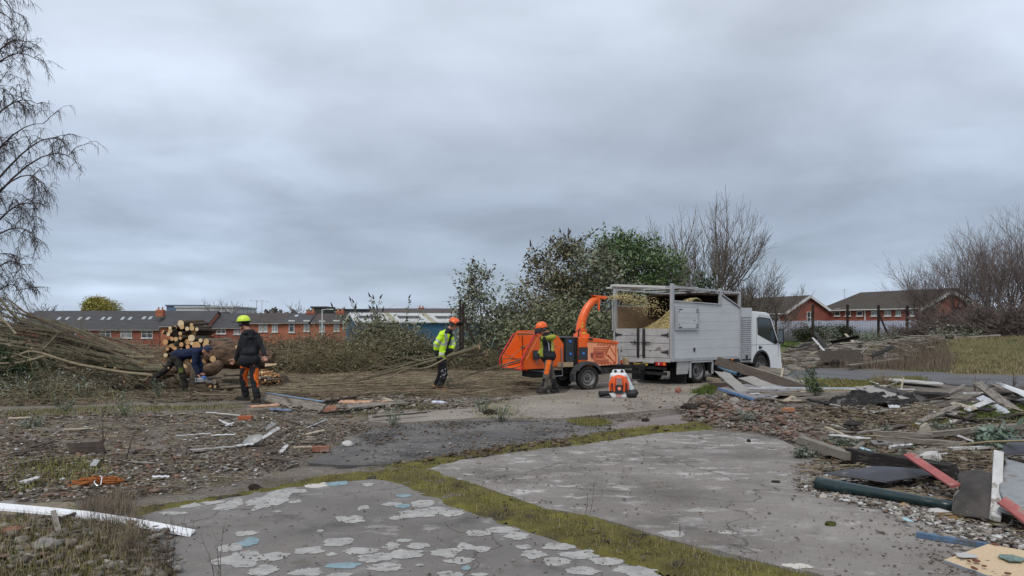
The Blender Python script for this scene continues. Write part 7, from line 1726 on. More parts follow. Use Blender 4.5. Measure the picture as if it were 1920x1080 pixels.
def lamp_post(name, label, px, top, Yd, arms, col=None):
 p = V(((px - 960) / F * Yd, Yd, -5)); h = A(px, top, Yd).z + 5; t = thing(name, label, 'street lamp', p); m_ = col or alu_f
 b = MB(); b.tube([(0, 0, 0), (0, 0, h)], [.10, .05], 8); b.build('pole', m_, t)
 for s in arms:
  b = MB(); b.tube([(0, 0, h - .05), (s * .5, 0, h + .02), (s * .9, 0, h + .02)], .035, 6); b.build('arm', m_, t); b = MB(); b.box((s * 1.1, 0, h + .0), (.55, .2, .10)); b.build('lamp_head', m_, t, bevel=.02)
lamp_post('street_lamp', 'white street lamp in front of the brick terrace right of its middle', 604, 580, 82, (1,), wtrim)
lamp_post('street_lamp', 'distant double headed street lamp, left of two near the helmet', 481, 563, 150, (-1, 1)); lamp_post('street_lamp', 'distant double headed street lamp, right of two near the helmet', 491, 565, 160, (-1, 1))
b = MB(); p = A(382, 634, 60); b.span(-.12, .12, -.05, .05, 0, 2.0); o = b.build('white_post', wtrim, label='white vertical post behind the right shoulder of the log stack', cat='post'); o.location = p - V((0, 0, .8))
# -- rubble
rub_m = M('mixed_rubble', (1, 1, 1), .9, .1, 30, ramp=['l', (.085, .070, .056), (.17, .145, .12), (.26, .235, .20), (.13, .10, .078), (.19, .13, .10), (.36, .33, .29), (.12, .10, .082)], world=True)
brk_m = M('broken_brick', (1, 1, 1), .9, .1, 20, ramp=['l', (.13, .075, .055), (.22, .12, .088), (.27, .18, .14), (.095, .065, .050), (.26, .23, .20), (.17, .10, .072)], world=True)
wst_m = M('pale_plaster_bits', (1, 1, 1), .9, .1, 20, ramp=['l', (.40, .39, .37), (.58, .57, .55), (.30, .28, .26), (.50, .45, .38)], world=True)
lf_m = M('dead_leaves', (1, 1, 1), .9, .1, 10, ramp=['l', (.050, .035, .024), (.095, .066, .044), (.135, .098, .068), (.19, .15, .11), (.07, .050, .036)], world=True)
def rubble(name, poly, n, s0, s1, mat, flat=.5, zr=.02, falloff=.25, power=1.2, slabz=False, pw=2.2):
 x, y = sample(poly, int(n * 1.7), falloff, power); kp = RNG.uniform(0, 1, len(x)) < np.clip(.6 + .9 * fbm(x, y, .8, 3, n % 97), .08, 1); x, y = x[kp], y[kp]; n = len(x); z = (np.zeros(n) if slabz else gz(x, y)) + RNG.uniform(0, 1, n) ** 2 * zr
 s = s0 + (s1 - s0) * RNG.uniform(0, 1, n) ** pw
 return scatter(name, CUBE_V, CUBE_F, np.stack([x, y, z + s * .12], 1), np.stack([s * RNG.uniform(.7, 1.5, n), s * RNG.uniform(.5, 1, n), s * RNG.uniform(.25, .7, n) * flat * 1.6], 1), rot_np(n, .45), mat, jit=.18)
R1 = WP([(-300, 772), (0, 770), (250, 772), (560, 764), (700, 784), (660, 812), (620, 838), (580, 864), (520, 893), (410, 918), (240, 940), (0, 945), (-400, 950)])
rubble('rubble', R1, 13000, .004, .028, rub_m, pw=3)
rubble('rubble', WP([(330, 800), (640, 790), (700, 800), (640, 830), (600, 862), (520, 885), (380, 880), (300, 850)]), 6000, .005, .048, rub_m, zr=.03, pw=3)
rubble('plaster_bits', R1, 2600, .006, .045, wst_m, flat=.3)
rubble('brick_bits', R1, 900, .01, .07, brk_m)
rubble('dead_leaves_and_bark', R1, 7000, .01, .06, lf_m, flat=.12)
sticks('splinters', R1, 2600, .04, .35, .002, .007, tw_m, zr=.02, yawdir=0, yawj=.7, power=1.0)
R2 = WP([(1292, 752), (1340, 742), (1410, 745), (1480, 762), (1500, 790), (1570, 812), (1560, 846), (1490, 838), (1470, 824), (1420, 812), (1340, 803), (1270, 788), (1262, 768)])
rubble('broken_bricks', R2, 3000, .015, .14, brk_m, zr=.05, power=.5, flat=.28, falloff=.7, pw=3)
rubble('dead_leaves_and_bark', R2, 3500, .015, .07, lf_m, flat=.15, zr=.03, power=.5)
rubble('rubble', R2, 2600, .01, .09, rub_m, zr=.05, power=.5)
rubble('brick_bits', WP([(1270, 700), (1380, 735), (1300, 770), (1100, 770), (1150, 740)]), 220, .01, .05, brk_m, slabz=True)
R3 = WP([(1480, 770), (1600, 760), (1990, 775), (2350, 900), (2300, 1060), (1880, 1010), (1760, 985), (1690, 955), (1610, 935), (1520, 925), (1480, 905), (1470, 880), (1560, 850), (1500, 800)])
rubble('rubble', R3, 12000, .006, .065, rub_m, zr=.04, power=.9, pw=3)
rubble('dead_leaves_and_bark', R3, 16000, .015, .085, lf_m, flat=.10, zr=.03, power=.9)
rubble('plaster_bits', R3, 2400, .01, .06, wst_m, flat=.35, power=.9)
sticks('splinters', R3, 3000, .06, .4, .003, .009, tw_m, zr=.06, yawdir=.1, yawj=.7, power=.8)
R4 = WP([(1470, 912), (1540, 905), (1640, 930), (1740, 950), (1800, 975), (1900, 1000), (2000, 1040), (1900, 1030), (1780, 1002), (1640, 955), (1530, 935)])
rubble('rubble', R4, 3600, .004, .045, rub_m, zr=.03, slabz=True); rubble('plaster_bits', R4, 1300, .006, .05, wst_m, zr=.02, slabz=True)
rubble('plaster_bits', WP([(1700, 950), (1920, 985), (1990, 1060), (1800, 1040), (1640, 985)]), 700, .004, .035, wst_m, slabz=True, falloff=.3)
rubble('rubble', WP([(1500, 960), (1700, 940), (1990, 1000), (2050, 1200), (1700, 1100)]), 1500, .003, .022, rub_m, slabz=True, falloff=.4)
rubble('rubble', SLAB_B, 1100, .003, .02, rub_m, slabz=True, falloff=.1); rubble('rubble', SLAB_A, 900, .003, .016, rub_m, slabz=True, falloff=.1)
rubble('rubble', SLAB_C, 1500, .004, .035, rub_m, slabz=True, falloff=.1); rubble('rubble', SLAB_D, 1100, .004, .03, rub_m, slabz=True, falloff=.1)
rubble('dead_leaves_and_bark', MOSS1, 700, .008, .035, lf_m, flat=.12, zr=.05, slabz=True)
rubble('soil_clods', MOSS2, 900, .01, .07, lf_m, flat=.5, zr=.04, slabz=True, falloff=.08)
R5 = WP([(640, 745), (740, 742), (900, 748), (1000, 745), (880, 765), (760, 778), (600, 772), (500, 762)])
rubble('rubble', R5, 2400, .015, .10, rub_m, zr=.04, power=.5); rubble('dead_leaves_and_bark', R5, 2500, .02, .08, lf_m, flat=.12)
rubble('dead_leaves_and_bark', litter_p, 12000, .02, .10, lf_m, flat=.12, zr=.04, power=.3)
LBp = WP([(-150, 965), (100, 960), (330, 1000), (350, 1100), (-200, 1240)])
rubble('rubble', LBp, 1400, .01, .07, rub_m, zr=.03); rubble('dead_leaves_and_bark', LBp, 3000, .01, .045, lf_m, flat=.12, zr=.03)
R6 = WP([(1465, 702), (1480, 660), (1700, 645), (1850, 640), (1800, 668), (1640, 690), (1560, 684)])
rubble('rubble', R6, 4200, .05, .35, rub_m, zr=.15, power=.2)
sticks('splinters', R6, 1500, .3, 1.2, .012, .03, M('grey_splintered_wood', (1, 1, 1), .9, .1, 4, ramp=['l', (.13, .11, .095), (.26, .23, .20), (.36, .33, .29), (.08, .065, .055)], world=True), zr=.35, yawdir=0, yawj=.5, tilt=.25)
# -- stones and lumps
stn = M('pale_concrete_lump', (.34, .32, .29), .9, .12, 6, col2=(.22, .20, .18), bump=1, bscale=30); stw = M('white_plaster_lump', (.58, .56, .53), .9, .1, 6, bump=.8, bscale=30)
brk1 = M('old_brick', (.33, .15, .10), .9, .15, 8, bump=.8, bscale=40, spots=((.30, .26, .22), 8, .56)); soil = M('dark_soil_clod', (.045, .033, .024), .95, .3, 9, bump=1.2, bscale=30)
def lump(px, py, wpx, hpx, mat, label, name='concrete_lump', cat='rubble', fl=1.0, sub=2, jit=.16, group=None, base=None):
 p = on(px, py) if base is None else base; k = p.y / F; r = (wpx * k / 2, wpx * k / 2.4, hpx * k / 2); b = MB(); b.blob((0, 0, r[2] * .62), r, sub, jit); o = b.build(name, mat); o.location = p; o.rotation_euler.z = random.uniform(-.5, .5)
 return tag(o, label, cat, group)
random.seed(44)
lump(85, 1058, 52, 24, stn, 'grey squared concrete lump in the grass at the lower left corner'); lump(45, 992, 34, 18, stn, 'small pale concrete lump left of the grassy corner'); lump(70, 972, 150, 26, M('mossy_tan_slab_lump', (.30, .25, .18), .95, .2, 5, bump=1, bscale=20, spots=((.10, .10, .035), 4, .52)), 'long flat mossy tan slab under the white fascia board', 'slab_fragment', jit=.10)
lump(10, 955, 60, 22, stn, 'grey stone propping the left end of the white fascia board'); lump(128, 952, 26, 12, stn, 'flat grey stone just above the white fascia board'); lump(20, 1040, 40, 14, brk1, 'mossy reddish lump at the left edge below the stones')
lump(1746, 876, 40, 26, stw, 'pale rounded rock beside the black beam and the red board'); lump(1376, 760, 24, 18, stn, 'grey boulder at the edge of the broken bricks below the plank heap'); lump(1342, 775, 30, 15, soil, 'dark soil clod left of the broken bricks', 'soil_clod', 'soil'); lump(1292, 772, 32, 15, soil, 'dark soil clod at the end of the moss joint near the bricks', 'soil_clod', 'soil')
lump(1318, 770, 26, 16, soil, 'middle one of the dark soil clods by the bricks', 'soil_clod', 'soil'); lump(920, 777, 30, 12, soil, 'dark clod of earth on the concrete below the yellow jacketed man', 'soil_clod', 'soil'); lump(1404, 829, 9, 8, soil, 'small dark cube like lump on the big concrete slab', 'soil_clod', 'soil', sub=1)
lump(1446, 841, 9, 6, stn, 'small grey stone on the big slab near its right corner'); lump(1313, 822, 8, 6, stn, 'small pale stone on the far edge of the big slab'); lump(1557, 985, 20, 10, M('mossy_clump', (.10, .11, .03), .95, .3, 10, bump=1), 'mossy clump alone on the slab right of centre', 'moss_clump', 'moss')
lump(1455, 904, 18, 4, soil, 'flat dark patch of soil on the slab left of the green gutter', 'soil_clod', 'soil'); lump(477, 918, 24, 15, soil, 'dark earth clod on the moss joint above the front slab', 'soil_clod', 'soil'); lump(1210, 790, 16, 8, soil, 'dark clod in the moss joint at the middle slab corner', 'soil_clod', 'soil')
lump(622, 771, 26, 16, brk1, 'brown brick lump right of the blue edged plank', 'brick_lump'); lump(652, 836, 22, 12, stw, 'whitish lump among the rubble in front of the dark concrete'); lump(1815, 955, 30, 20, stw, 'white crumbly plaster lump below the dark felt sheet'); lump(1760, 965, 40, 14, stw, 'white lump of plaster lying on the slab edge at the right')
lump(1690, 978, 22, 14, stn, 'round grey pebble lump on the right slab edge'); lump(1718, 970, 16, 9, stn, 'tan pebble beside the white plaster lump'); lump(1695, 952, 22, 12, M('tan_stone', (.45, .30, .17), .9, .15, 6, bump=.8), 'orange tan stone in front of the green gutter')
lump(1780, 972, 62, 12, M('rotten_ochre_wood', (.26, .16, .06), .9, .2, 6, bump=1, bscale=30), 'flat ochre slab of rotten wood before the felt sheet', 'rotten_wood', 'wood piece', jit=.10); lump(1190, 722, 14, 10, stn, 'small grey stone under the truck tail')
lump(1178, 738, 16, 10, brk1, 'brick piece on the concrete right of the leaf blower', 'brick_lump'); lump(1272, 736, 14, 12, brk1, 'reddish brick piece on the concrete before the truck wheel', 'brick_lump'); lump(1900, 960, 30, 20, M('cream_foam_lump', (.55, .46, .32), .9, .2, 8, bump=1), 'cream crumbling foam lump at the right edge', 'foam_lump')
def chunk(px, py, wpx, hpx, tpx, mat, label, name, cat, lean=.0, rz=0.0):
 p = on(px, py); k = p.y / F; b = MB(); w_, h_, t_ = wpx * k, hpx * k, tpx * k
 b.prism([(-w_ * .5, 0, 0), (w_ * .5, 0, 0), (w_ * .42, lean * h_, h_ * .55), (w_ * .15, lean * h_, h_), (-w_ * .30, lean * h_, h_ * .72)], (0, t_, 0)); o = b.build(name, mat, bevel=.004); o.location = p; o.rotation_euler.z = rz; return tag(o, label, cat)
chunk(1797, 958, 20, 40, 6, stn, 'pale angular concrete shard standing upright against the felt sheet', 'concrete_shard', 'rubble'); chunk(1736, 818, 24, 26, 8, M('tan_shard', (.42, .38, .31), .9, .1, 6, bump=.8), 'pale tan triangular shard standing by the long timber', 'concrete_shard', 'rubble')
b = MB(); b.box((0, 0, .035), (.21, .10, .065)); o = b.build('brick', brk1, bevel=.006, label='single whole brick lying in the rubble before the dark concrete', cat='brick'); o.location = on(602, 848); o.rotation_euler.z = .1
b = MB(); b.box((0, 0, .04), (.21, .10, .065)); o = b.build('brick', M('bright_red_brick', (.42, .13, .06), .9, .1, 8, bump=.6), bevel=.006, label='bright red brick lying beside the white strips left of the man in black', cat='brick'); o.location = on(460, 787); o.rotation_euler.z = .05
b = MB(); b.box((0, 0, .04), (.21, .10, .065)); o = b.build('brick', M('orange_brick', (.48, .22, .12), .9, .1, 8, bump=.6), bevel=.006, label='orange brick among the broken bricks of the heap', cat='brick'); o.location = on(1478, 779, .03); o.rotation_euler.z = .4
# -- planks and boards
gw = M('silver_grey_timber', (.29, .26, .225), .85, .15, 4, col2=(.16, .135, .11), stretch=(1, 10, 10), bump=.5, bscale=18, spots=((.11, .085, .065), 1.6, .57)); dw = M('dark_brown_timber', (.11, .085, .068), .9, .2, 4, col2=(.06, .048, .04), stretch=(1, 10, 10), bump=.5, bscale=18)
bw = M('burnt_black_timber', (.040, .034, .030), .9, .3, 5, col2=(.018, .016, .015), stretch=(1, 8, 8), bump=.7, bscale=18, spots=((.16, .14, .12), 5, .60)); lw_ = M('pale_new_timber', (.44, .37, .28), .85, .12, 4, stretch=(1, 9, 9), bump=.3, bscale=18)
ww = M('flaking_white_painted_wood', (.58, .57, .55), .7, .1, 5, spots=((.24, .21, .18), 6, .55), stretch=(1, 3, 3), bump=.3, bscale=20); rw = M('flaking_red_painted_wood', (.42, .13, .12), .75, .15, 5, spots=((.30, .20, .17), 9, .57), bump=.3, bscale=20)
bl_w = M('blue_painted_edge', (.22, .33, .50), .7, .12, 6, spots=((.30, .28, .26), 8, .56)); wpl = M('white_upvc', (.78, .79, .80), .35, .03, 2); gb_ = M('grey_faced_board', (.31, .295, .27), .8, .08, 3, spots=((.25, .23, .21), 4, .6))
def plank(p0, p1, w_, t_, mat, label, z0=.03, z1=None, name='plank', cat='plank', roll=0.0, group=None, bow=0.0, rag=True, px=True):
 """a sawn board between two picture points on the ground, its ends raised by z0 and z1"""
 a = on(*p0, z0) if px else V(p0); c = on(*p1, z0 if z1 is None else z1) if px else V(p1); d = c - a; L_ = d.length; n = 8
 b = MB(); vs = []; dn = d.normalized(); s, u = frame(dn)
 if roll: q = Matrix.Rotation(roll, 3, dn); s = q @ s; u = q @ u
 R = Matrix((dn, s, u)).transposed()
 for k in range(n + 1):
  f = k / n; e = 0
  for sx, sz in ((-.5, -.5), (.5, -.5), (.5, .5), (-.5, .5)):
   e = random.uniform(-.5, .5) * w_ * .55 if rag and k in (0, n) else 0
   vs.append(V((f * L_ + e, sx * w_ * (1 + (random.uniform(-.10, .06) if rag else 0)), sz * t_ * (1 + (random.uniform(-.15, .1) if rag else 0)) + (.004 if rag else 0) * math.sin(k * 2.1 + w_ * 90) + bow * math.sin(PI * f))))
 fs = [(k * 4 + j, k * 4 + (j + 1) % 4, (k + 1) * 4 + (j + 1) % 4, (k + 1) * 4 + j) for k in range(n) for j in range(4)] + [(3, 2, 1, 0), (n * 4, n * 4 + 1, n * 4 + 2, n * 4 + 3)]
 b.add(vs, fs, 0); o = b.build(name, mat); o.matrix_world = Matrix.Translation(a) @ R.to_4x4()
 return tag(o, label, cat, group)
random.seed(55)
o = plank((-60, 962), (186, 972), .115, .022, wpl, 'long white plastic fascia board bowed across the lower left corner', .17, .13, 'fascia_board', 'board', .25, bow=.03, rag=False)
bpy.data.objects.remove(o)
fb_ = MB(); pts = [(-60, 944, .20), (0, 950, .19), (80, 957, .175), (160, 965, .15), (240, 977, .11), (300, 988, .06), (362, 1000, .012)]
W_ = [on(x, y, 0) for x, y, z in pts]; W_ = [P(x, y, z) for x, y, z in pts]; bs = W_[0].copy(); vs = []
for k, p in enumerate(W_):
 q = p - bs; vs += [q + V((0, -.034, -.010)), q + V((0, .040, .012)), q + V((0, .038, .017)), q + V((0, -.036, -.002)), q + V((0, -.039, -.018)), q + V((0, -.042, -.016))]
fb_.add(vs, [(k * 6 + j, k * 6 + (j + 1) % 6, (k + 1) * 6 + (j + 1) % 6, (k + 1) * 6 + j) for k in range(6) for j in range(6)] + [tuple(range(6))[::-1], tuple(range(36, 42))])
o = fb_.build('fascia_board', wpl, label='long white plastic fascia board bowed across the lower left corner', cat='board'); o.location = bs
plank((132, 852), (196, 846), .13, .022, dw, 'short brown board on edge beside the thin sapling, left field', .09, .09, roll=1.35); plank((155, 857), (178, 852), .05, .03, gw, 'short grey batten under the brown edge board', .02)
plank((100, 1012), (110, 1040), .035, .03, gw, 'short weathered peg leaning in the lower left grass', .10, .03, 'wooden_peg', 'wood piece'); plank((60, 1042), (140, 1004), .02, .02, dw, 'thin dark stick slanting across the lower left grass', .03, .07, 'stick', 'wood piece')
plank((495, 754), (608, 770), .16, .045, gw, 'grey plank with a blue top edge right of the boots of the man in black', .10, .07, roll=.9); plank((500, 751.5), (606, 766.5), .05, .012, bl_w, 'thin blue strip along the top of the grey plank', .175, .145, 'painted_strip', 'board', rag=False)
for i, (a, c, w_, m_, lab) in enumerate((((640, 756), (735, 757), .20, M('peach_sawn_board', (.60, .36, .23), .85, .15, 5, spots=((.25, .13, .08), 5, .55)), 'peach coloured split board on the heap left of the bottle'), ((600, 760), (668, 748), .12, dw, 'dark board poking left out of the heap by the peach board'),
  ((655, 770), (760, 762), .16, gw, 'grey board under the peach coloured one'), ((600, 778), (690, 768), .10, bw, 'dark flat board lowest in the heap left of the bottle'), ((720, 752), (748, 762), .08, lw_, 'pale short board at the right end of the peach one'), ((470, 772), (520, 768), .12, M('peach_sawn_board'), 'small peach board at the toes of the man in black'),
  ((508, 770), (548, 771), .10, bl_w, 'small blue faced board piece below the blue edged plank'), ((700, 790), (800, 781), .06, dw, 'thin dark lath on the ground left of centre'), ((745, 741), (812, 741), .02, M('rust_red_lath', (.24, .09, .065), .8, .1, 5), 'thin red lath behind the bottle'))):
 plank(a, c, w_, .025, m_, lab, .04 + .03 * (i % 3), roll=random.uniform(-.3, .3))
for i, (a, c, w_, m_, lab) in enumerate((((290, 782), (352, 776), .09, lw_, 'pale pointed board in the left field'), ((388, 776), (450, 781), .04, wpl, 'white plastic strip left of the red brick'), ((330, 822), (395, 819), .02, ww, 'thin long white strip in the middle of the left field'), ((395, 819), (442, 817), .03, wpl, 'thin white strip continuing the long one'),
  ((355, 848), (440, 842), .022, ww, 'white ribbed strip leading to the broken basin'), ((445, 843), (475, 840), .035, wpl, 'short white ribbed strip left of the broken basin'), ((575, 803), (610, 790), .05, M('grey_strip', (.40, .40, .40), .6, .1, 5), 'grey bent strip sloping up in the rubble'), ((520, 822), (555, 800), .05, dw, 'dark lath tilted in the rubble by the basin'), ((575, 822), (608, 812), .04, lw_, 'pale lath in the rubble right of the basin'),
  ((526, 852), (538, 838), .05, ww, 'white broken stick right of the basin'), ((505, 862), (545, 868), .06, dw, 'dark board piece below the basin'), ((20, 858), (90, 848), .06, dw, 'dark lath near the left edge of the rubble'), ((15, 788), (58, 785), .06, lw_, 'pale lath at the far left of the rubble'), ((120, 808), (175, 806), .04, lw_, 'pale thin lath behind the sapling'), ((45, 913), (72, 907), .05, stw, 'small white sliver left of the orange rope'), ((286, 899), (318, 898), .02, wpl, 'thin white sliver right of the orange rope'),
  ((30, 875), (88, 866), .08, gw, 'grey board half buried near the left edge'), ((175, 882), (182, 872), .06, M('grey_strip'), 'bent grey shard above the orange rope'), ((410, 790), (435, 802), .035, ww, 'crumpled white strip above the long white strips'), ((425, 803), (437, 799), .04, wpl, 'tiny white curl beside the crumpled strip'))):
 plank(a, c, w_, .012, m_, lab, .03 + .015 * (i % 3), roll=random.uniform(-.4, .4), name='lath' if 'lath' in lab else ('strip' if 'strip' in lab else 'board_fragment'), cat='lath' if 'lath' in lab else ('strip' if 'strip' in lab else 'board'))
b = MB(); b.lathe([(.0005, .0), (.05, .005), (.09, .03), (.115, .08), (.125, .085), (.118, .09), (.10, .05), (.05, .02), (.0005, .015)], (0, 0, 0), (-.15, -.35, .9), 22); o = b.build('broken_basin', M('dirty_white_ceramic', (.40, .40, .38), .4, .1, 8, spots=((.25, .23, .2), 8, .58)), label='broken grey white basin lying in the rubble of the left field', cat='basin'); o.location = on(478, 836, .02)
for i, (x, y, a) in enumerate(((500, 826, .4), (466, 834, -.5), (516, 815, .9), (508, 806, 1.3))): plank((x - 9, y + 2), (x + 8, y - 2), .05, .01, ww, ['white shard right of the basin', 'white shard left of the basin', 'white curled shard above the basin', 'uppermost white shard above the basin'][i], .06, .10, 'shard', 'shard', roll=a)
rp_m = M('orange_rope', (.42, .145, .045), .85, .15, 30, bump=.8, bscale=120); t = thing('rope_coil', 'coiled orange rope lying on the ground above the white fascia board', 'rope', on(186, 908)); random.seed(3)
def loop(cx, cy, rx, ry, n, zb):
 pts = [];
 for k in range(n * 14 + 1):
  a = 2 * PI * k / 14; j = k // 14; q = .75 + .25 * math.sin(j * 2.1); pts.append(V((cx + math.cos(a) * rx * q + random.uniform(-.006, .006), cy + math.sin(a) * ry * q, zb + .022 * (j % 3) + .012 * math.sin(a * 2 + j) + .015)))
 return pts
b = MB(); b.tube(loop(-.10, -.01, .155, .07, 8, 0), .0085, 6); b.tube(loop(.10, .0, .14, .06, 8, .01), .0085, 6); b.tube(loop(-.02, -.02, .06, .055, 5, .03), .0085, 6)
b.tube([(-.2, -.05, .03), (-.25, -.10, .02), (-.18, -.12, .02), (-.05, -.09, .05)], .0085, 6); b.tube([(.2, .0, .03), (.27, -.06, .02), (.30, -.03, .02)], .0085, 6); b.build('rope', rp_m, t)
b = MB(); b.tube([(.0, -.09, .05), (.035, -.10, .02), (.065, -.09, .025), (.045, -.03, .085), (.018, -.02, .10), (-.008, -.03, .09), (.0, -.088, .052)], .006, 8); b.build('carabiner', M('silver_carabiner', (.80, .80, .80), .25, .05, 5, metal=.5), t)
t = thing('plastic_bottle', 'clear plastic water bottle lying on its side at the edge of the concrete', 'bottle', on(822, 757, .04), -.08)
b = MB(); b.lathe([(.001, -.13), (.036, -.128), (.04, -.115), (.040, -.02), (.038, .0), (.040, .02), (.040, .06), (.030, .10), (.016, .125), (.016, .14)], (0, 0, 0), (1, 0, 0), 18); b.build('bottle_body', M('cloudy_clear_plastic', (.62, .66, .72), .15, .08, 10), t)
b = MB(); b.lathe([(.0408, -.04), (.0408, .03)], (0, 0, 0), (1, 0, 0), 18); b.build('label', M('pale_violet_label', (.45, .42, .60), .5, .1, 20), t); b = MB(); b.cyl((.14, 0, 0), (.165, 0, 0), .019, n=14); b.build('cap', M('violet_cap', (.25, .18, .40), .5, .05, 5), t)
gH = 'boards of the heap by the truck wheel'
for i, (a, c, w_, t_, m_, z0, z1, ro, lab) in enumerate((
 ((1346, 722), (1505, 738), .24, .04, dw, .62, .10, .9, 'long dark board slanting down from the truck wheel to the lower right'), ((1365, 712), (1500, 728), .20, .03, gw, .50, .12, .3, 'grey board lying across the top of the heap by the truck'), ((1350, 700), (1480, 716), .20, .03, gw, .40, .22, .6, 'grey plank at the back of the heap touching the truck side'),
 ((1352, 732), (1400, 748), .36, .025, gb_, .42, .10, -.15, 'pale flat board tilted in the middle of the heap by the truck'), ((1400, 734), (1470, 744), .34, .025, gb_, .30, .06, .2, 'second pale flat board, right of the first in the heap by the truck'), ((1328, 718), (1350, 722), .10, .09, lw_, .12, .12, 0, 'short pale block left of the heap before the truck wheel'),
 ((1398, 716), (1402, 700), .04, .04, lw_, .30, .55, 0, 'short pale stake sticking up from the heap by the truck'), ((1460, 738), (1468, 722), .05, .04, lw_, .05, .42, 0, 'pale batten leaning at the right end of the heap'), ((1470, 728), (1540, 746), .30, .03, gw, .25, .03, .1, 'grey plank lying at the right foot of the heap'), ((1395, 752), (1500, 742), .10, .03, bw, .05, .10, 0, 'charred lath under the right side of the heap'), ((1330, 727), (1420, 727), .14, .12, dw, .06, .06, 0, 'dark beam under the left side of the heap'), ((1352, 758), (1460, 752), .03, .02, gw, .03, .02, 0, 'thin grey batten in front of the heap above the bricks'), ((1440, 760), (1400, 748), .04, .03, dw, .03, .10, 0, 'thin dark batten pointing out of the heap toward the bricks'))):
 plank(a, c, w_, t_, m_, lab, z0, z1, roll=ro, group=gH)
b = MB(); p0, p1 = on(1345, 715, .42), on(1385, 724, .28); b.tube([V((0, 0, 0)), p1 - p0], [.055, .055], 14, cap=False); b.tube([V((0, 0, 0)), p1 - p0], [.045, .045], 14, cap=False); o = b.build('blue_pipe', M('pale_blue_pipe', (.22, .40, .55), .5, .1, 4), label='pale blue pipe poking out of the top left of the heap by the truck', cat='pipe'); o.location = p0
dp_ = thing('door_panel', 'blue edged patterned door panel lying flat in front of the heap by the truck', 'door', on(1348, 742, .16)); q0 = on(1348, 742, .16); b = MB(); A1, A2, A3, A4 = on(1347, 743, .18), on(1412, 756, .10), on(1500, 742, .12), on(1430, 732, .22)
b.prism([A1 - q0, A2 - q0, A3 - q0, A4 - q0], (0, 0, -.035)); b.build('panel', M('grey_speckled_door', (.30, .28, .29), .7, .3, 30, spots=((.16, .05, .04), 12, .62)), dp_)
b = MB(); b.beam(A1 - q0 + V((0, -.012, -.015)), A2 - q0 + V((0, -.012, -.015)), .022, .05); b.build('edge', M('bright_blue_edge', (.13, .24, .42), .6, .1, 5), dp_)
gR = 'long battens in front of the asphalt'
for i, (a, c, w_, t_, m_, z0, z1, lab) in enumerate((((1400, 748), (1712, 752), .14, .07, gw, .12, .12, 'long grey beam running right from the heap toward the white board'), ((1430, 741), (1640, 739), .07, .03, M('pale_blue_lath', (.42, .50, .62), .6, .1, 6), .18, .14, 'long pale blue lath behind the long grey beam'), ((1400, 744), (1715, 745), .06, .03, ww, .19, .18, 'long white lath on top of the long grey beam'),
  ((1480, 746), (1712, 748.5), .05, .02, lw_, .16, .15, 'long tan lath on the long grey beam'), ((1490, 755), (1570, 752), .16, .05, gw, .08, .08, 'short grey plank left of the black felt'), ((1440, 752), (1480, 762), .05, .04, dw, .04, .04, 'short dark batten left of the black felt'))):
 plank(a, c, w_, t_, m_, lab, z0, z1, group=gR)
felt = M('black_roofing_felt', (.030, .028, .027), .8, .3, 6, spots=((.12, .115, .11), 6, .58), bump=.6, bscale=25); feltg = M('grey_brown_felt', (.090, .080, .072), .9, .2, 6, col2=(.045, .040, .037), bump=.6, bscale=40, spots=((.32, .30, .28), 14, .68))
def sheet(name, corners, label, cat, mat, amp=.08, res=26, fq=3.0, hump=0.0, seed=0, thick=.012, seams=True):
 """a crumpled sheet over four world corners"""
 a, b_, c, d = [V(p) for p in corners]; base = a.copy(); vs = []; m = MB()
 for j in range(res + 1):
  for i in range(res + 1):
   u, v = i / res, j / res; p = a.lerp(b_, u).lerp(d.lerp(c, u), v) - base
   e = min(u, 1 - u, v, 1 - v); nn = noise.noise(V((p.x * fq, p.y * fq * 1.6, seed))) + .5 * noise.noise(V((p.x * fq * 2.6, p.y * fq * 3, seed + 5)))
   vs.append(p + V((.05 * noise.noise(V((p.y * 4, seed, 0))), .05 * noise.noise(V((p.x * 4, seed, 3))), amp * (nn + .25) + hump * math.sin(PI * u) * math.sin(PI * v))))
 m.add(vs, [(j * (res + 1) + i, j * (res + 1) + i + 1, (j + 1) * (res + 1) + i + 1, (j + 1) * (res + 1) + i) for j in range(res) for i in range(res)], 0, True)
 o = m.build(name, mat, ang=40); o.location = base; s = o.modifiers.new('t', 'SOLIDIFY'); s.thickness = thick; return tag(o, label, cat)
sheet('felt_sheet', [on(1545, 768, .02), on(1690, 778, .03), on(1740, 757, .05), on(1600, 745, .08)], 'crumpled black roofing felt heap right of the plank heap', 'roofing felt', felt, .13, 44, 4.4, .12, 2)
sheet('felt_sheet', [on(1625, 760, .16), on(1745, 768, .05), on(1730, 748, .06), on(1640, 742, .22)], 'grey brown felt folded over the black felt heap', 'roofing felt', feltg, .05, 26, 2.4, .06, 6)
plank((1618, 754), (1690, 770), .30, .02, gb_, 'pale grey board resting on top of the black felt heap', .30, .12, 'board', 'board', roll=.15)
gT = 'white trim strips before the felt'
plank((1535, 764), (1638, 782), .035, .03, ww, 'thin white trim strip running down left in front of the felt heap', .05, .03, 'trim_strip', 'strip', group=gT); plank((1638, 783), (1735, 769), .035, .03, M('weathered_trim', (.45, .43, .38), .7, .1, 5), 'thin tan trim strip meeting the white one at a corner', .03, .03, 'trim_strip', 'strip', group=gT); plank((1668, 777), (1685, 777), .08, .05, wpl, 'small white block on the trim strip corner', .05, .05, 'white_block', 'block')
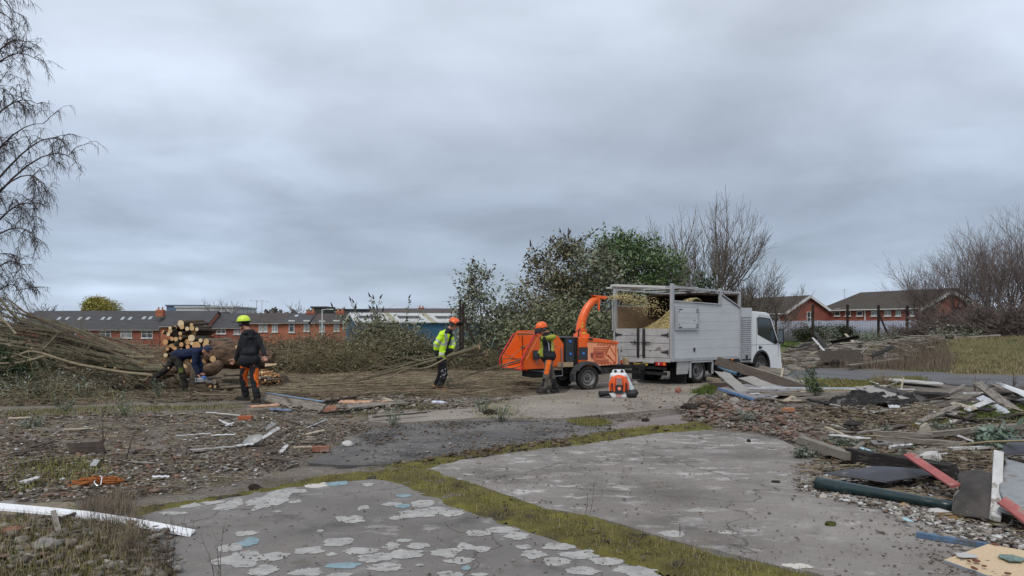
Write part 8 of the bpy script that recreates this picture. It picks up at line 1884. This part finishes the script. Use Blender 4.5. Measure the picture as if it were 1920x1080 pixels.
plank((1662, 718), (1760, 724), .55, .03, M('white_faced_board', (.46, .45, .43), .8, .08, 3, spots=((.30, .28, .25), 3, .56)), 'white faced board lying flat beside the dry grass tuft', .10, .10, 'board', 'board'); plank((1700, 748), (1782, 750), .20, .12, bw, 'charred black beam right of the felt heap', .10, .06, roll=.2); plank((1686, 750), (1694, 732), .035, .03, lw_, 'small pale stake leaning beside the charred beam', .02, .30, 'stake', 'stake'); plank((1665, 742), (1705, 738), .14, .02, dw, 'dark curved board before the white faced board', .10, .14, roll=.5); plank((1610, 728), (1660, 725), .16, .02, ww, 'pale plank at the foot of the dry grass tuft', .05, .05)
gQ = 'boards on the grass at the right edge'
for a, c, w_, t_, m_, z0, z1, ro, lab in (((1893, 752), (1990, 782), .55, .045, M('white_door_panel', (.70, .71, .71), .5, .04, 3), .30, .10, -.35, 'white panel with a dark edge tilted at the right edge'), ((1833, 748), (1902, 780), .16, .05, gw, .32, .06, .3, 'grey plank sloping down left of the white panel'), ((1808, 744), (1850, 742), .07, .03, ww, .08, .08, 0, 'thin white lath behind the sloping grey plank'), ((1850, 755), (1990, 736), .24, .05, dw, .14, .26, .1, 'brown board lying behind the white panel'),
 ((1838, 760), (1884, 784), .14, .03, M('silver_foil_board', (.52, .54, .57), .45, .1, 8), .14, .06, .5, 'silvery crumpled board below the sloping grey plank'), ((1840, 770), (1880, 774), .10, .03, dw, .12, .1, 0, 'short dark board under the silvery one'), ((1725, 797), (1797, 779), .11, .06, gw, .05, .10, .2, 'rounded grey timber on the grass above the white strip'), ((1716, 798), (1758, 800), .07, .02, wpl, .04, .04, .1, 'crumpled white strip below the rounded grey timber'),
 ((1860, 733), (1900, 745), .12, .03, gw, .16, .1, 0, 'small grey board at the top of the right hand boards')):
 plank(a, c, w_, t_, m_, lab, z0, z1, roll=ro, group=gQ)
gL = 'long timbers across the right hand rubble'
for a, c, w_, t_, m_, z0, z1, lab in (((1742, 828), (1990, 806), .10, .07, gw, .10, .14, 'long grey timber rising to the right edge, uppermost'), ((1640, 822), (1745, 831), .09, .06, gw, .08, .10, 'grey timber left of the pale triangular shard'), ((1645, 830), (1810, 846), .10, .06, gw, .06, .07, 'long timber pointing down right below the shard'), ((1770, 845), (1990, 842), .05, .04, gw, .05, .08, 'thin lath across the rubble beneath the long grey timber'),
 ((1780, 852), (1990, 846), .07, .03, ww, .05, .10, 'thin pale lath lowest of the long timbers'), ((1820, 815), (1920, 808), .06, .03, dw, .08, .1, 'dark lath behind the long grey timber'), ((1550, 812), (1640, 818), .10, .02, gw, .05, .05, 'grey board flat in the leaves'), ((1560, 800), (1590, 808), .04, .02, ww, .04, .04, 'thin whitish curved lath in the leaves'), ((1640, 835), (1700, 838), .3, .02, M('flat_grey_sheet', (.20, .19, .18), .8, .1, 5), .04, .04, 'flat grey sheet half buried in leaves')):
 plank(a, c, w_, t_, m_, lab, z0, z1, group=gL)
plank((1502, 846), (1592, 876), .11, .09, M('tan_grey_beam', (.26, .23, .19), .85, .15, 4, stretch=(1, 9, 9), bump=.5, bscale=18), 'light grey square beam pointing left off the black beam', .13, .12, 'beam', 'beam', rag=False)
plank((1592, 872), (1790, 917), .15, .13, bw, 'thick charred black beam lying diagonally across the right side', .12, .13, 'beam', 'beam'); plank((1560, 850), (1630, 858), .11, .01, ww, 'white sliver lying on the light grey beam', .22, .21, 'board_fragment', 'board')
plank((1702, 905), (1792, 950), .085, .02, rw, 'red painted board leaning on the black beam', .26, .18, 'painted_board', 'board', roll=.25, rag=False); plank((1878, 985), (1960, 1012), .10, .02, rw, 'second red painted board at the right edge below the felt', .20, .06, 'painted_board', 'board', roll=.2)
t = thing('gutter_pipe', 'long dark green half round gutter split open beside the black beam', 'gutter', on(1532, 925)); q0 = on(1532, 925); grn = M('dark_green_plastic', (.008, .028, .030), .35, .2, 5, coat=.1, spots=((.09, .095, .085), 7, .60)); b = MB(); n = 10; vs = []
e0, e1 = on(1532, 922, .06) - q0, on(1790, 966, .06) - q0; dd = (e1 - e0).normalized(); sv = dd.cross(V((0, 0, 1))).normalized()
for k in range(13):
 f = k / 12; c = e0.lerp(e1, f); r = lerp(.068, .040, f)
 for j in range(n + 1): a = lerp(-2.2, 1.15, j / n); vs.append(c + sv * math.cos(a) * r + V((0, 0, 1)) * math.sin(a) * r * -1 * .9 + V((0, 0, .02)))
b.add(vs, [(k * (n + 1) + j, k * (n + 1) + j + 1, (k + 1) * (n + 1) + j + 1, (k + 1) * (n + 1) + j) for k in range(12) for j in range(n)], 0, True); g_ = b.build('gutter', grn, t); s = g_.modifiers.new('t', 'SOLIDIFY'); s.thickness = .006
sheet('black_sheet', [on(1540, 912, .13), on(1662, 925, .10), on(1800, 915, .12), on(1640, 905, .16)], 'smooth dark plastic sheet opening behind the green gutter', 'plastic sheet', M('dark_slate_plastic', (.034, .034, .042), .5, .2, 4, spots=((.12, .11, .10), 7, .60)), .012, 14, 2, .02, 4, .006)
sheet('felt_sheet', [on(1786, 975, .05), on(1856, 985, .06), on(1880, 940, .20), on(1800, 935, .22)], 'stiff dark felt sheet folded beside the white post, right edge', 'roofing felt', feltg, .035, 28, 2.6, .14, 11)
plank((1866, 985), (1872, 930), .075, .04, ww, 'white flaking post leaning upright over the dark felt sheet', .06, .36, 'painted_post', 'post', roll=.2, rag=False)
sheet('felt_sheet', [on(1870, 985, .12), on(1990, 1010, .10), on(2010, 950, .22), on(1885, 930, .30)], 'grey lino sheet under the right edge of the felt', 'sheet', M('grey_lino', (.30, .31, .32), .7, .15, 6, spots=((.18, .17, .16), 6, .55)), .03, 20, 2.5, .03, 13)
sheet('black_sheet', [on(1878, 905, .20), on(2000, 915, .22), on(2000, 880, .32), on(1890, 885, .28)], 'black plastic sheet at the right edge above the grey lino', 'plastic sheet', M('black_sheet_plastic', (.018, .019, .022), .45, .1, 4), .03, 16, 2.2, .05, 17, .006)
b = MB(); p0 = on(1800, 868, .14); pts = [on(1800, 868, .16), on(1850, 885, .25), on(1920, 905, .34), on(1990, 922, .36)]; b.tube([p - p0 for p in pts], [.012, .012, .011, .010], 7); o = b.build('cane', M('yellow_bamboo', (.42, .34, .18), .6, .12, 6), label='thin yellowish cane slanting over the white post to the right edge', cat='cane'); o.location = p0
plank((1718, 1007), (1850, 1028), .045, .035, M('blue_flaking_batten', (.12, .20, .32), .7, .2, 6, spots=((.10, .10, .10), 5, .50)), 'narrow blue flaking batten on the slab above the chipboard', .02, .02, 'batten', 'batten', rag=False)
chb = thing('chipboard_panel', 'cream chipboard panel lying on the slab in the lower right corner', 'board', P(1770, 1048)); q0 = P(1770, 1048); A1, A2, A3, A4 = P(1769, 1050, .02), P(1960, 1118, .02), P(2080, 1060, .03), P(1852, 1020, .035)
b = MB(); b.prism([A1 - q0 - V((0, 0, .018)), A2 - q0 - V((0, 0, .018)), A3 - q0 - V((0, 0, .018)), A4 - q0 - V((0, 0, .018))], (0, 0, .018)); b.build('board', M('cream_chipboard', (.62, .48, .31), .75, .08, 60, col2=(.50, .37, .23), spots=((.33, .24, .16), 60, .60)), chb)
b = MB(); b.beam(A1 - q0 + V((.003, -.008, -.012)), A2 - q0 + V((.003, -.008, -.012)), .012, .028); b.build('edge_strip', M('grey_edge_strip', (.30, .31, .32), .5, .1, 6), chb)
def scrap(px, py, wpx, hpx, mat, label, z=.04, rz=0):
 p = P(px, py, z); k = p.y / F; b = MB(); n = 14; pts = []
 for j in range(n): a = 2 * PI * j / n; r = 1 + random.uniform(-.28, .18); pts.append((math.cos(a) * wpx / 2 * k * r, math.sin(a) * (P(px, py - hpx / 2, z).y - P(px, py + hpx / 2, z).y) / 2 * r, 0))
 b.prism(pts, (0, 0, .006)); o = b.build('tile_scrap', mat, label=label, cat='scrap'); o.location = p; return o
scrap(1895, 1047, 44, 13, M('green_mosaic_scrap', (.18, .27, .23), .5, .3, 40), 'green mosaic like tile scrap on the chipboard', .038); scrap(1812, 1042, 40, 10, M('pale_lino_scrap', (.48, .47, .46), .6, .08, 10), 'pale grey lino scrap near the left corner of the chipboard', .036)
for i, (x, y, w_, h_) in enumerate(((1866, 1021, 12, 4), (1830, 1052, 12, 5), (1827, 1066, 9, 6), (1845, 1062, 8, 3), (1890, 1076, 12, 4), (1817, 1053, 6, 3))): scrap(x, y, w_, h_, M('rusty_leaf_scrap', (.20, .075, .045), .9, .2, 20), 'small brown leaf scrap on the chipboard', .038)['group'] = 'brown leaf scraps on the chipboard'
for x, y, lab in ((1672, 932, 'small light blue chip at the foot of the green gutter'), (1730, 862, 'pale blue chip beside the black beam'), (1626, 844, 'light blue chip above the light grey beam'), (1700, 975, 'pale chip on the slab edge right of the gutter')):
 scrap(x, y, 14, 9, M('light_blue_chip', (.38, .55, .60), .5, .1, 10), lab, .05)
random.seed(66); gF = 'weathered planks in the far demolition heap'
for i in range(64):
 x = random.uniform(1480, 1845); y = random.uniform(650, 688) if x < 1620 else (random.uniform(648, 668) if x > 1700 else random.uniform(650, 682)); L_ = random.uniform(14, 62); s = random.uniform(-5, 5)
 z = random.uniform(.05, .45); plank((x - L_ / 2, y - s / 2), (x + L_ / 2, y + s / 2), random.uniform(.10, .26), random.uniform(.03, .08), random.choice([gw, gw, gw, dw, dw, bw, lw_]), 'weathered plank lying in the far heap behind the asphalt', z, z + random.uniform(-.25, .35) if z > .2 else z + random.uniform(0, .2), roll=random.uniform(-.8, .8), group=gF)
plank((1535, 690), (1612, 686), .45, .05, dw, 'wide brown board on edge in the middle of the far heap', .42, .42, roll=1.2); plank((1496, 688), (1562, 685), .14, .05, ww, 'pale plank lowest at the left of the far heap', .12, .12); plank((1590, 694), (1690, 684), .2, .06, gw, 'long grey plank at the front of the far heap', .15, .22); plank((1585, 652), (1602, 663), .16, .05, lw_, 'pale stick pointing up left out of the far heap', .95, .35); plank((1604, 658), (1614, 668), .22, .05, gw, 'short grey stake beside the pale pointing stick', .6, .3)
plank((1530, 668), (1568, 690), .2, .05, bw, 'dark slanting board in the left of the far heap', .9, .25); plank((1524, 672), (1558, 688), .10, .04, ww, 'pale slanting lath beside the dark slanting board', .85, .3); plank((1760, 655), (1768, 642), .3, .06, bw, 'dark stump of board upright at the back of the far heap', .2, .7); plank((1775, 655), (1784, 644), .25, .06, ww, 'white stump of board upright at the back of the far heap', .2, .65)
lump(1499, 672, 10, 6, stw, 'white plastic sack on the left of the far heap', 'white_sack', 'sack')
# -- weeds and saplings
def weed(px, py, hpx, spread, n, mat, label, leafsize=.03, leafn=0, leafm=None, name='weed', cat='weed', r=.0022, br=3, seed=0, bend=.25):
 random.seed(seed); p = on(px, py); k = p.y / F; h = hpx * k; t = thing(name, label, cat, p); m = MB(); LP = []
 for i in range(n):
  d = V((random.gauss(0, spread), random.gauss(0, spread), 1)).normalized(); q = V((random.gauss(0, .03), random.gauss(0, .03), -.02)); hh = h * random.uniform(.6, 1.05); pts = [q]
  for j in range(5): d = (d + rv() * bend * .5).normalized(); q = q + d * hh / 5; pts.append(q)
  m.tube(pts, [r * 1.6, r * 1.4, r * 1.2, r, r * .8, r * .5], 4, cap=False)
  for j in range(br):
   b0 = random.randint(1, 4); dd = (d + rv() * .9).normalized(); l = hh * random.uniform(.12, .35); m.tube([pts[b0], pts[b0] + dd * l * .5, pts[b0] + (dd + V((0, 0, .3))).normalized() * l], [r, r * .7, r * .4], 3, cap=False)
   for s in range(leafn): LP.append(pts[b0] + dd * l * random.uniform(.2, 1.1) + rv() * leafsize * .5)
  for s in range(leafn * 2): LP.append(pts[random.randint(1, 5)] + rv() * leafsize)
 m.build('stems', mat, t)
 if LP: leaves('foliage', np.array([tuple(q) for q in LP]), leafsize, leafm, t)
 return t
dk = M('dark_weed_stems', (.10, .070, .055), .9, .15, 20); ts = M('tan_weed_stems', (.30, .24, .16), .9, .15, 20); gs = M('green_weed_stems', (.10, .12, .05), .9, .15, 20)
weed(195, 872, 140, .04, 1, dk, 'slim bare dark sapling standing in the rubble above the orange rope', name='sapling', cat='sapling', r=.005, br=9, seed=1); weed(232, 862, 62, .12, 2, dk, 'short dark twig right of the slim sapling', br=2, seed=2, r=.003); weed(297, 800, 62, .06, 1, dk, 'single dark stem behind the left field rubble', br=1, seed=3, r=.003)
weed(245, 1050, 140, .16, 9, ts, 'tall tangle of dry tan stems over the end of the white fascia board', br=6, seed=4, r=.0016, name='dry_weed'); weed(215, 985, 70, .35, 26, ts, 'bushy clump of dry pale stems below the orange rope', br=5, seed=5, r=.0012, name='dry_weed'); weed(320, 1080, 130, .2, 5, dk, 'thin dark stalks standing on the front slab edge', br=4, seed=6, r=.0014, name='dry_weed')
weed(405, 1085, 115, .10, 3, dk, 'thin seeded stalk rising beside the blue scrap on the front slab', br=6, seed=7, r=.0014, name='dry_weed'); weed(345, 1010, 60, .15, 3, dk, 'small dark stalks right of the tip of the fascia board', br=4, seed=8, r=.0013, name='dry_weed')
for i, (x, y, h, lab) in enumerate(((232, 778, 62, 'silvery weed standing alone in the far left field'), (740, 800, 55, 'grey green weed at the end of the rubble left of centre'), (60, 800, 30, 'low silvery weed at the left edge of the field'), (940, 790, 40, 'small silvery weed on the concrete below the chipper worker'), (905, 772, 34, 'small green weed on the concrete beside the clod'), (850, 735, 40, 'pale weed just left of the chipper hopper'), (300, 745, 40, 'silvery weed at the feet of the bending man'), (120, 770, 40, 'silvery weed left of the standing one'))):
 weed(x, y, h, .45, 12, gs, lab, .038, 4, L_sil, seed=20 + i, r=.0025)
weed(1528, 750, 68, .22, 14, gs, 'upright green leafy weed standing beside the plank heap', .06, 12, lramp('fresh_weed_leaves', [(.06, .10, .04), (.11, .16, .07), (.16, .21, .11), (.08, .10, .05)]), seed=30, r=.004, name='leafy_weed')
weed(1655, 722, 36, .55, 60, ts, 'dry straw coloured grass tuft at the edge of the asphalt', seed=31, br=1, r=.004, name='dry_grass_tuft', cat='grass tuft')
for i, (x, y, s, lab) in enumerate(((1892, 850, 1.0, 'big grey green dock plant at the right edge'), (1865, 838, .7, 'smaller dock plant left of the big one at the right edge'))):
 weed(x, y, 50 * s, .8, 16, gs, lab, .11, 7, lramp('dock_leaves', [(.09, .14, .09), (.16, .22, .16), (.22, .28, .22)]), seed=40 + i, r=.004, name='dock_plant', cat='plant')
for i, (x, y, lab) in enumerate(((1700, 868, 'low silvery weed mat behind the black beam'), (1560, 838, 'small silvery weed between bricks and light beam'), (1600, 842, 'small grey weed in the leaves above the light beam'), (1640, 868, 'silvery weed touching the top of the black beam'), (1505, 858, 'small green sprig at the tip of the light beam'), (1660, 815, 'silvery weed behind the shard'), (1400, 790, 'tiny weed among the broken bricks'), (1760, 805, 'thin weeds by the crumpled white strip'))):
 weed(x, y, 26, .9, 14, gs, lab, .04, 7, L_sil, seed=50 + i, r=.002)
for i, (x, y, h, lab) in enumerate(((1770, 895, 75, 'thin brown stalks standing in the rubble behind the red board'), (1700, 885, 70, 'sparse dark stalks above the black beam'), (1820, 880, 60, 'brown stalks left of the white post'), (1745, 800, 60, 'pale stalks behind the rounded grey timber'), (1800, 815, 70, 'dark twiggy stalks over the long grey timber'), (1900, 735, 40, 'brown weeds in front of the asphalt at the right edge'), (1830, 732, 34, 'brown weeds in front of the asphalt near the right edge'), (1097, 965, 70, 'two thin reddish stalks at the moss joint'), (1270, 1000, 40, 'faint thin stalks at the moss joint lower down'))):
 weed(x, y, h, .22, 5 if i < 7 else 2, dk, lab, seed=60 + i, r=.0016 if y > 780 else .005, br=4, name='dry_weed')
random.seed(77); gS = 'broken board pieces strewn through the right hand debris'
for i in range(74):
 if i % 3 == 0: x, y = random.uniform(1340, 1760), random.uniform(722, 766)
 elif i % 3 == 1: x, y = random.uniform(1560, 1915), random.uniform(760, 880)
 else: x, y = random.uniform(1780, 1915), random.uniform(728, 800)
 k = 1 + (y - 720) / 160; L_ = random.uniform(12, 46) * k; s = random.uniform(-.22, .22) * L_
 plank((x - L_ / 2, y - s), (x + L_ / 2, y + s), random.uniform(.03, .11), random.uniform(.012, .035), random.choice([gw, gw, dw, dw, bw, lw_, ww]), 'small broken board piece strewn in the debris on the right', random.uniform(.03, .13), random.uniform(.02, .16), roll=random.uniform(-.7, .7), name='board_fragment', cat='board', group=gS)
for i in range(26):
 x, y = random.uniform(0, 640), random.uniform(782, 895); L_ = random.uniform(10, 34) * (1 + (y - 780) / 150); s = random.uniform(-.15, .15) * L_
 if y > 900 - (x - 200) * .12: continue
 plank((x - L_ / 2, y - s), (x + L_ / 2, y + s), random.uniform(.02, .07), random.uniform(.008, .02), random.choice([gw, dw, dw, gw, lw_]), 'small splintered board piece in the left field', random.uniform(.01, .05), random.uniform(.01, .06), roll=random.uniform(-.5, .5), name='board_fragment', cat='board', group='splintered pieces strewn over the left field')
saw = M('pale_sawdust', (1, 1, 1), .9, .1, 9, ramp=['l', (.42, .34, .20), (.56, .47, .28), (.34, .27, .17)], world=True)
rubble('sawdust', WP([(1150, 706), (1330, 700), (1345, 735), (1290, 756), (1200, 760), (1130, 735)]), 5200, .006, .03, saw, flat=.15, zr=.006, slabz=True, falloff=.6)
rubble('sawdust', WP([(1000, 736), (1130, 728), (1180, 755), (1040, 765), (900, 760)]), 1200, .005, .025, saw, flat=.15, zr=.004, slabz=True, falloff=.6)
rubble('soil_clods', WP([(640, 800), (900, 786), (1190, 776), (1270, 770), (1290, 752), (1320, 742), (1200, 790), (900, 800), (700, 840)]), 1800, .006, .035, lf_m, flat=.4, zr=.01, slabz=True, falloff=.15)
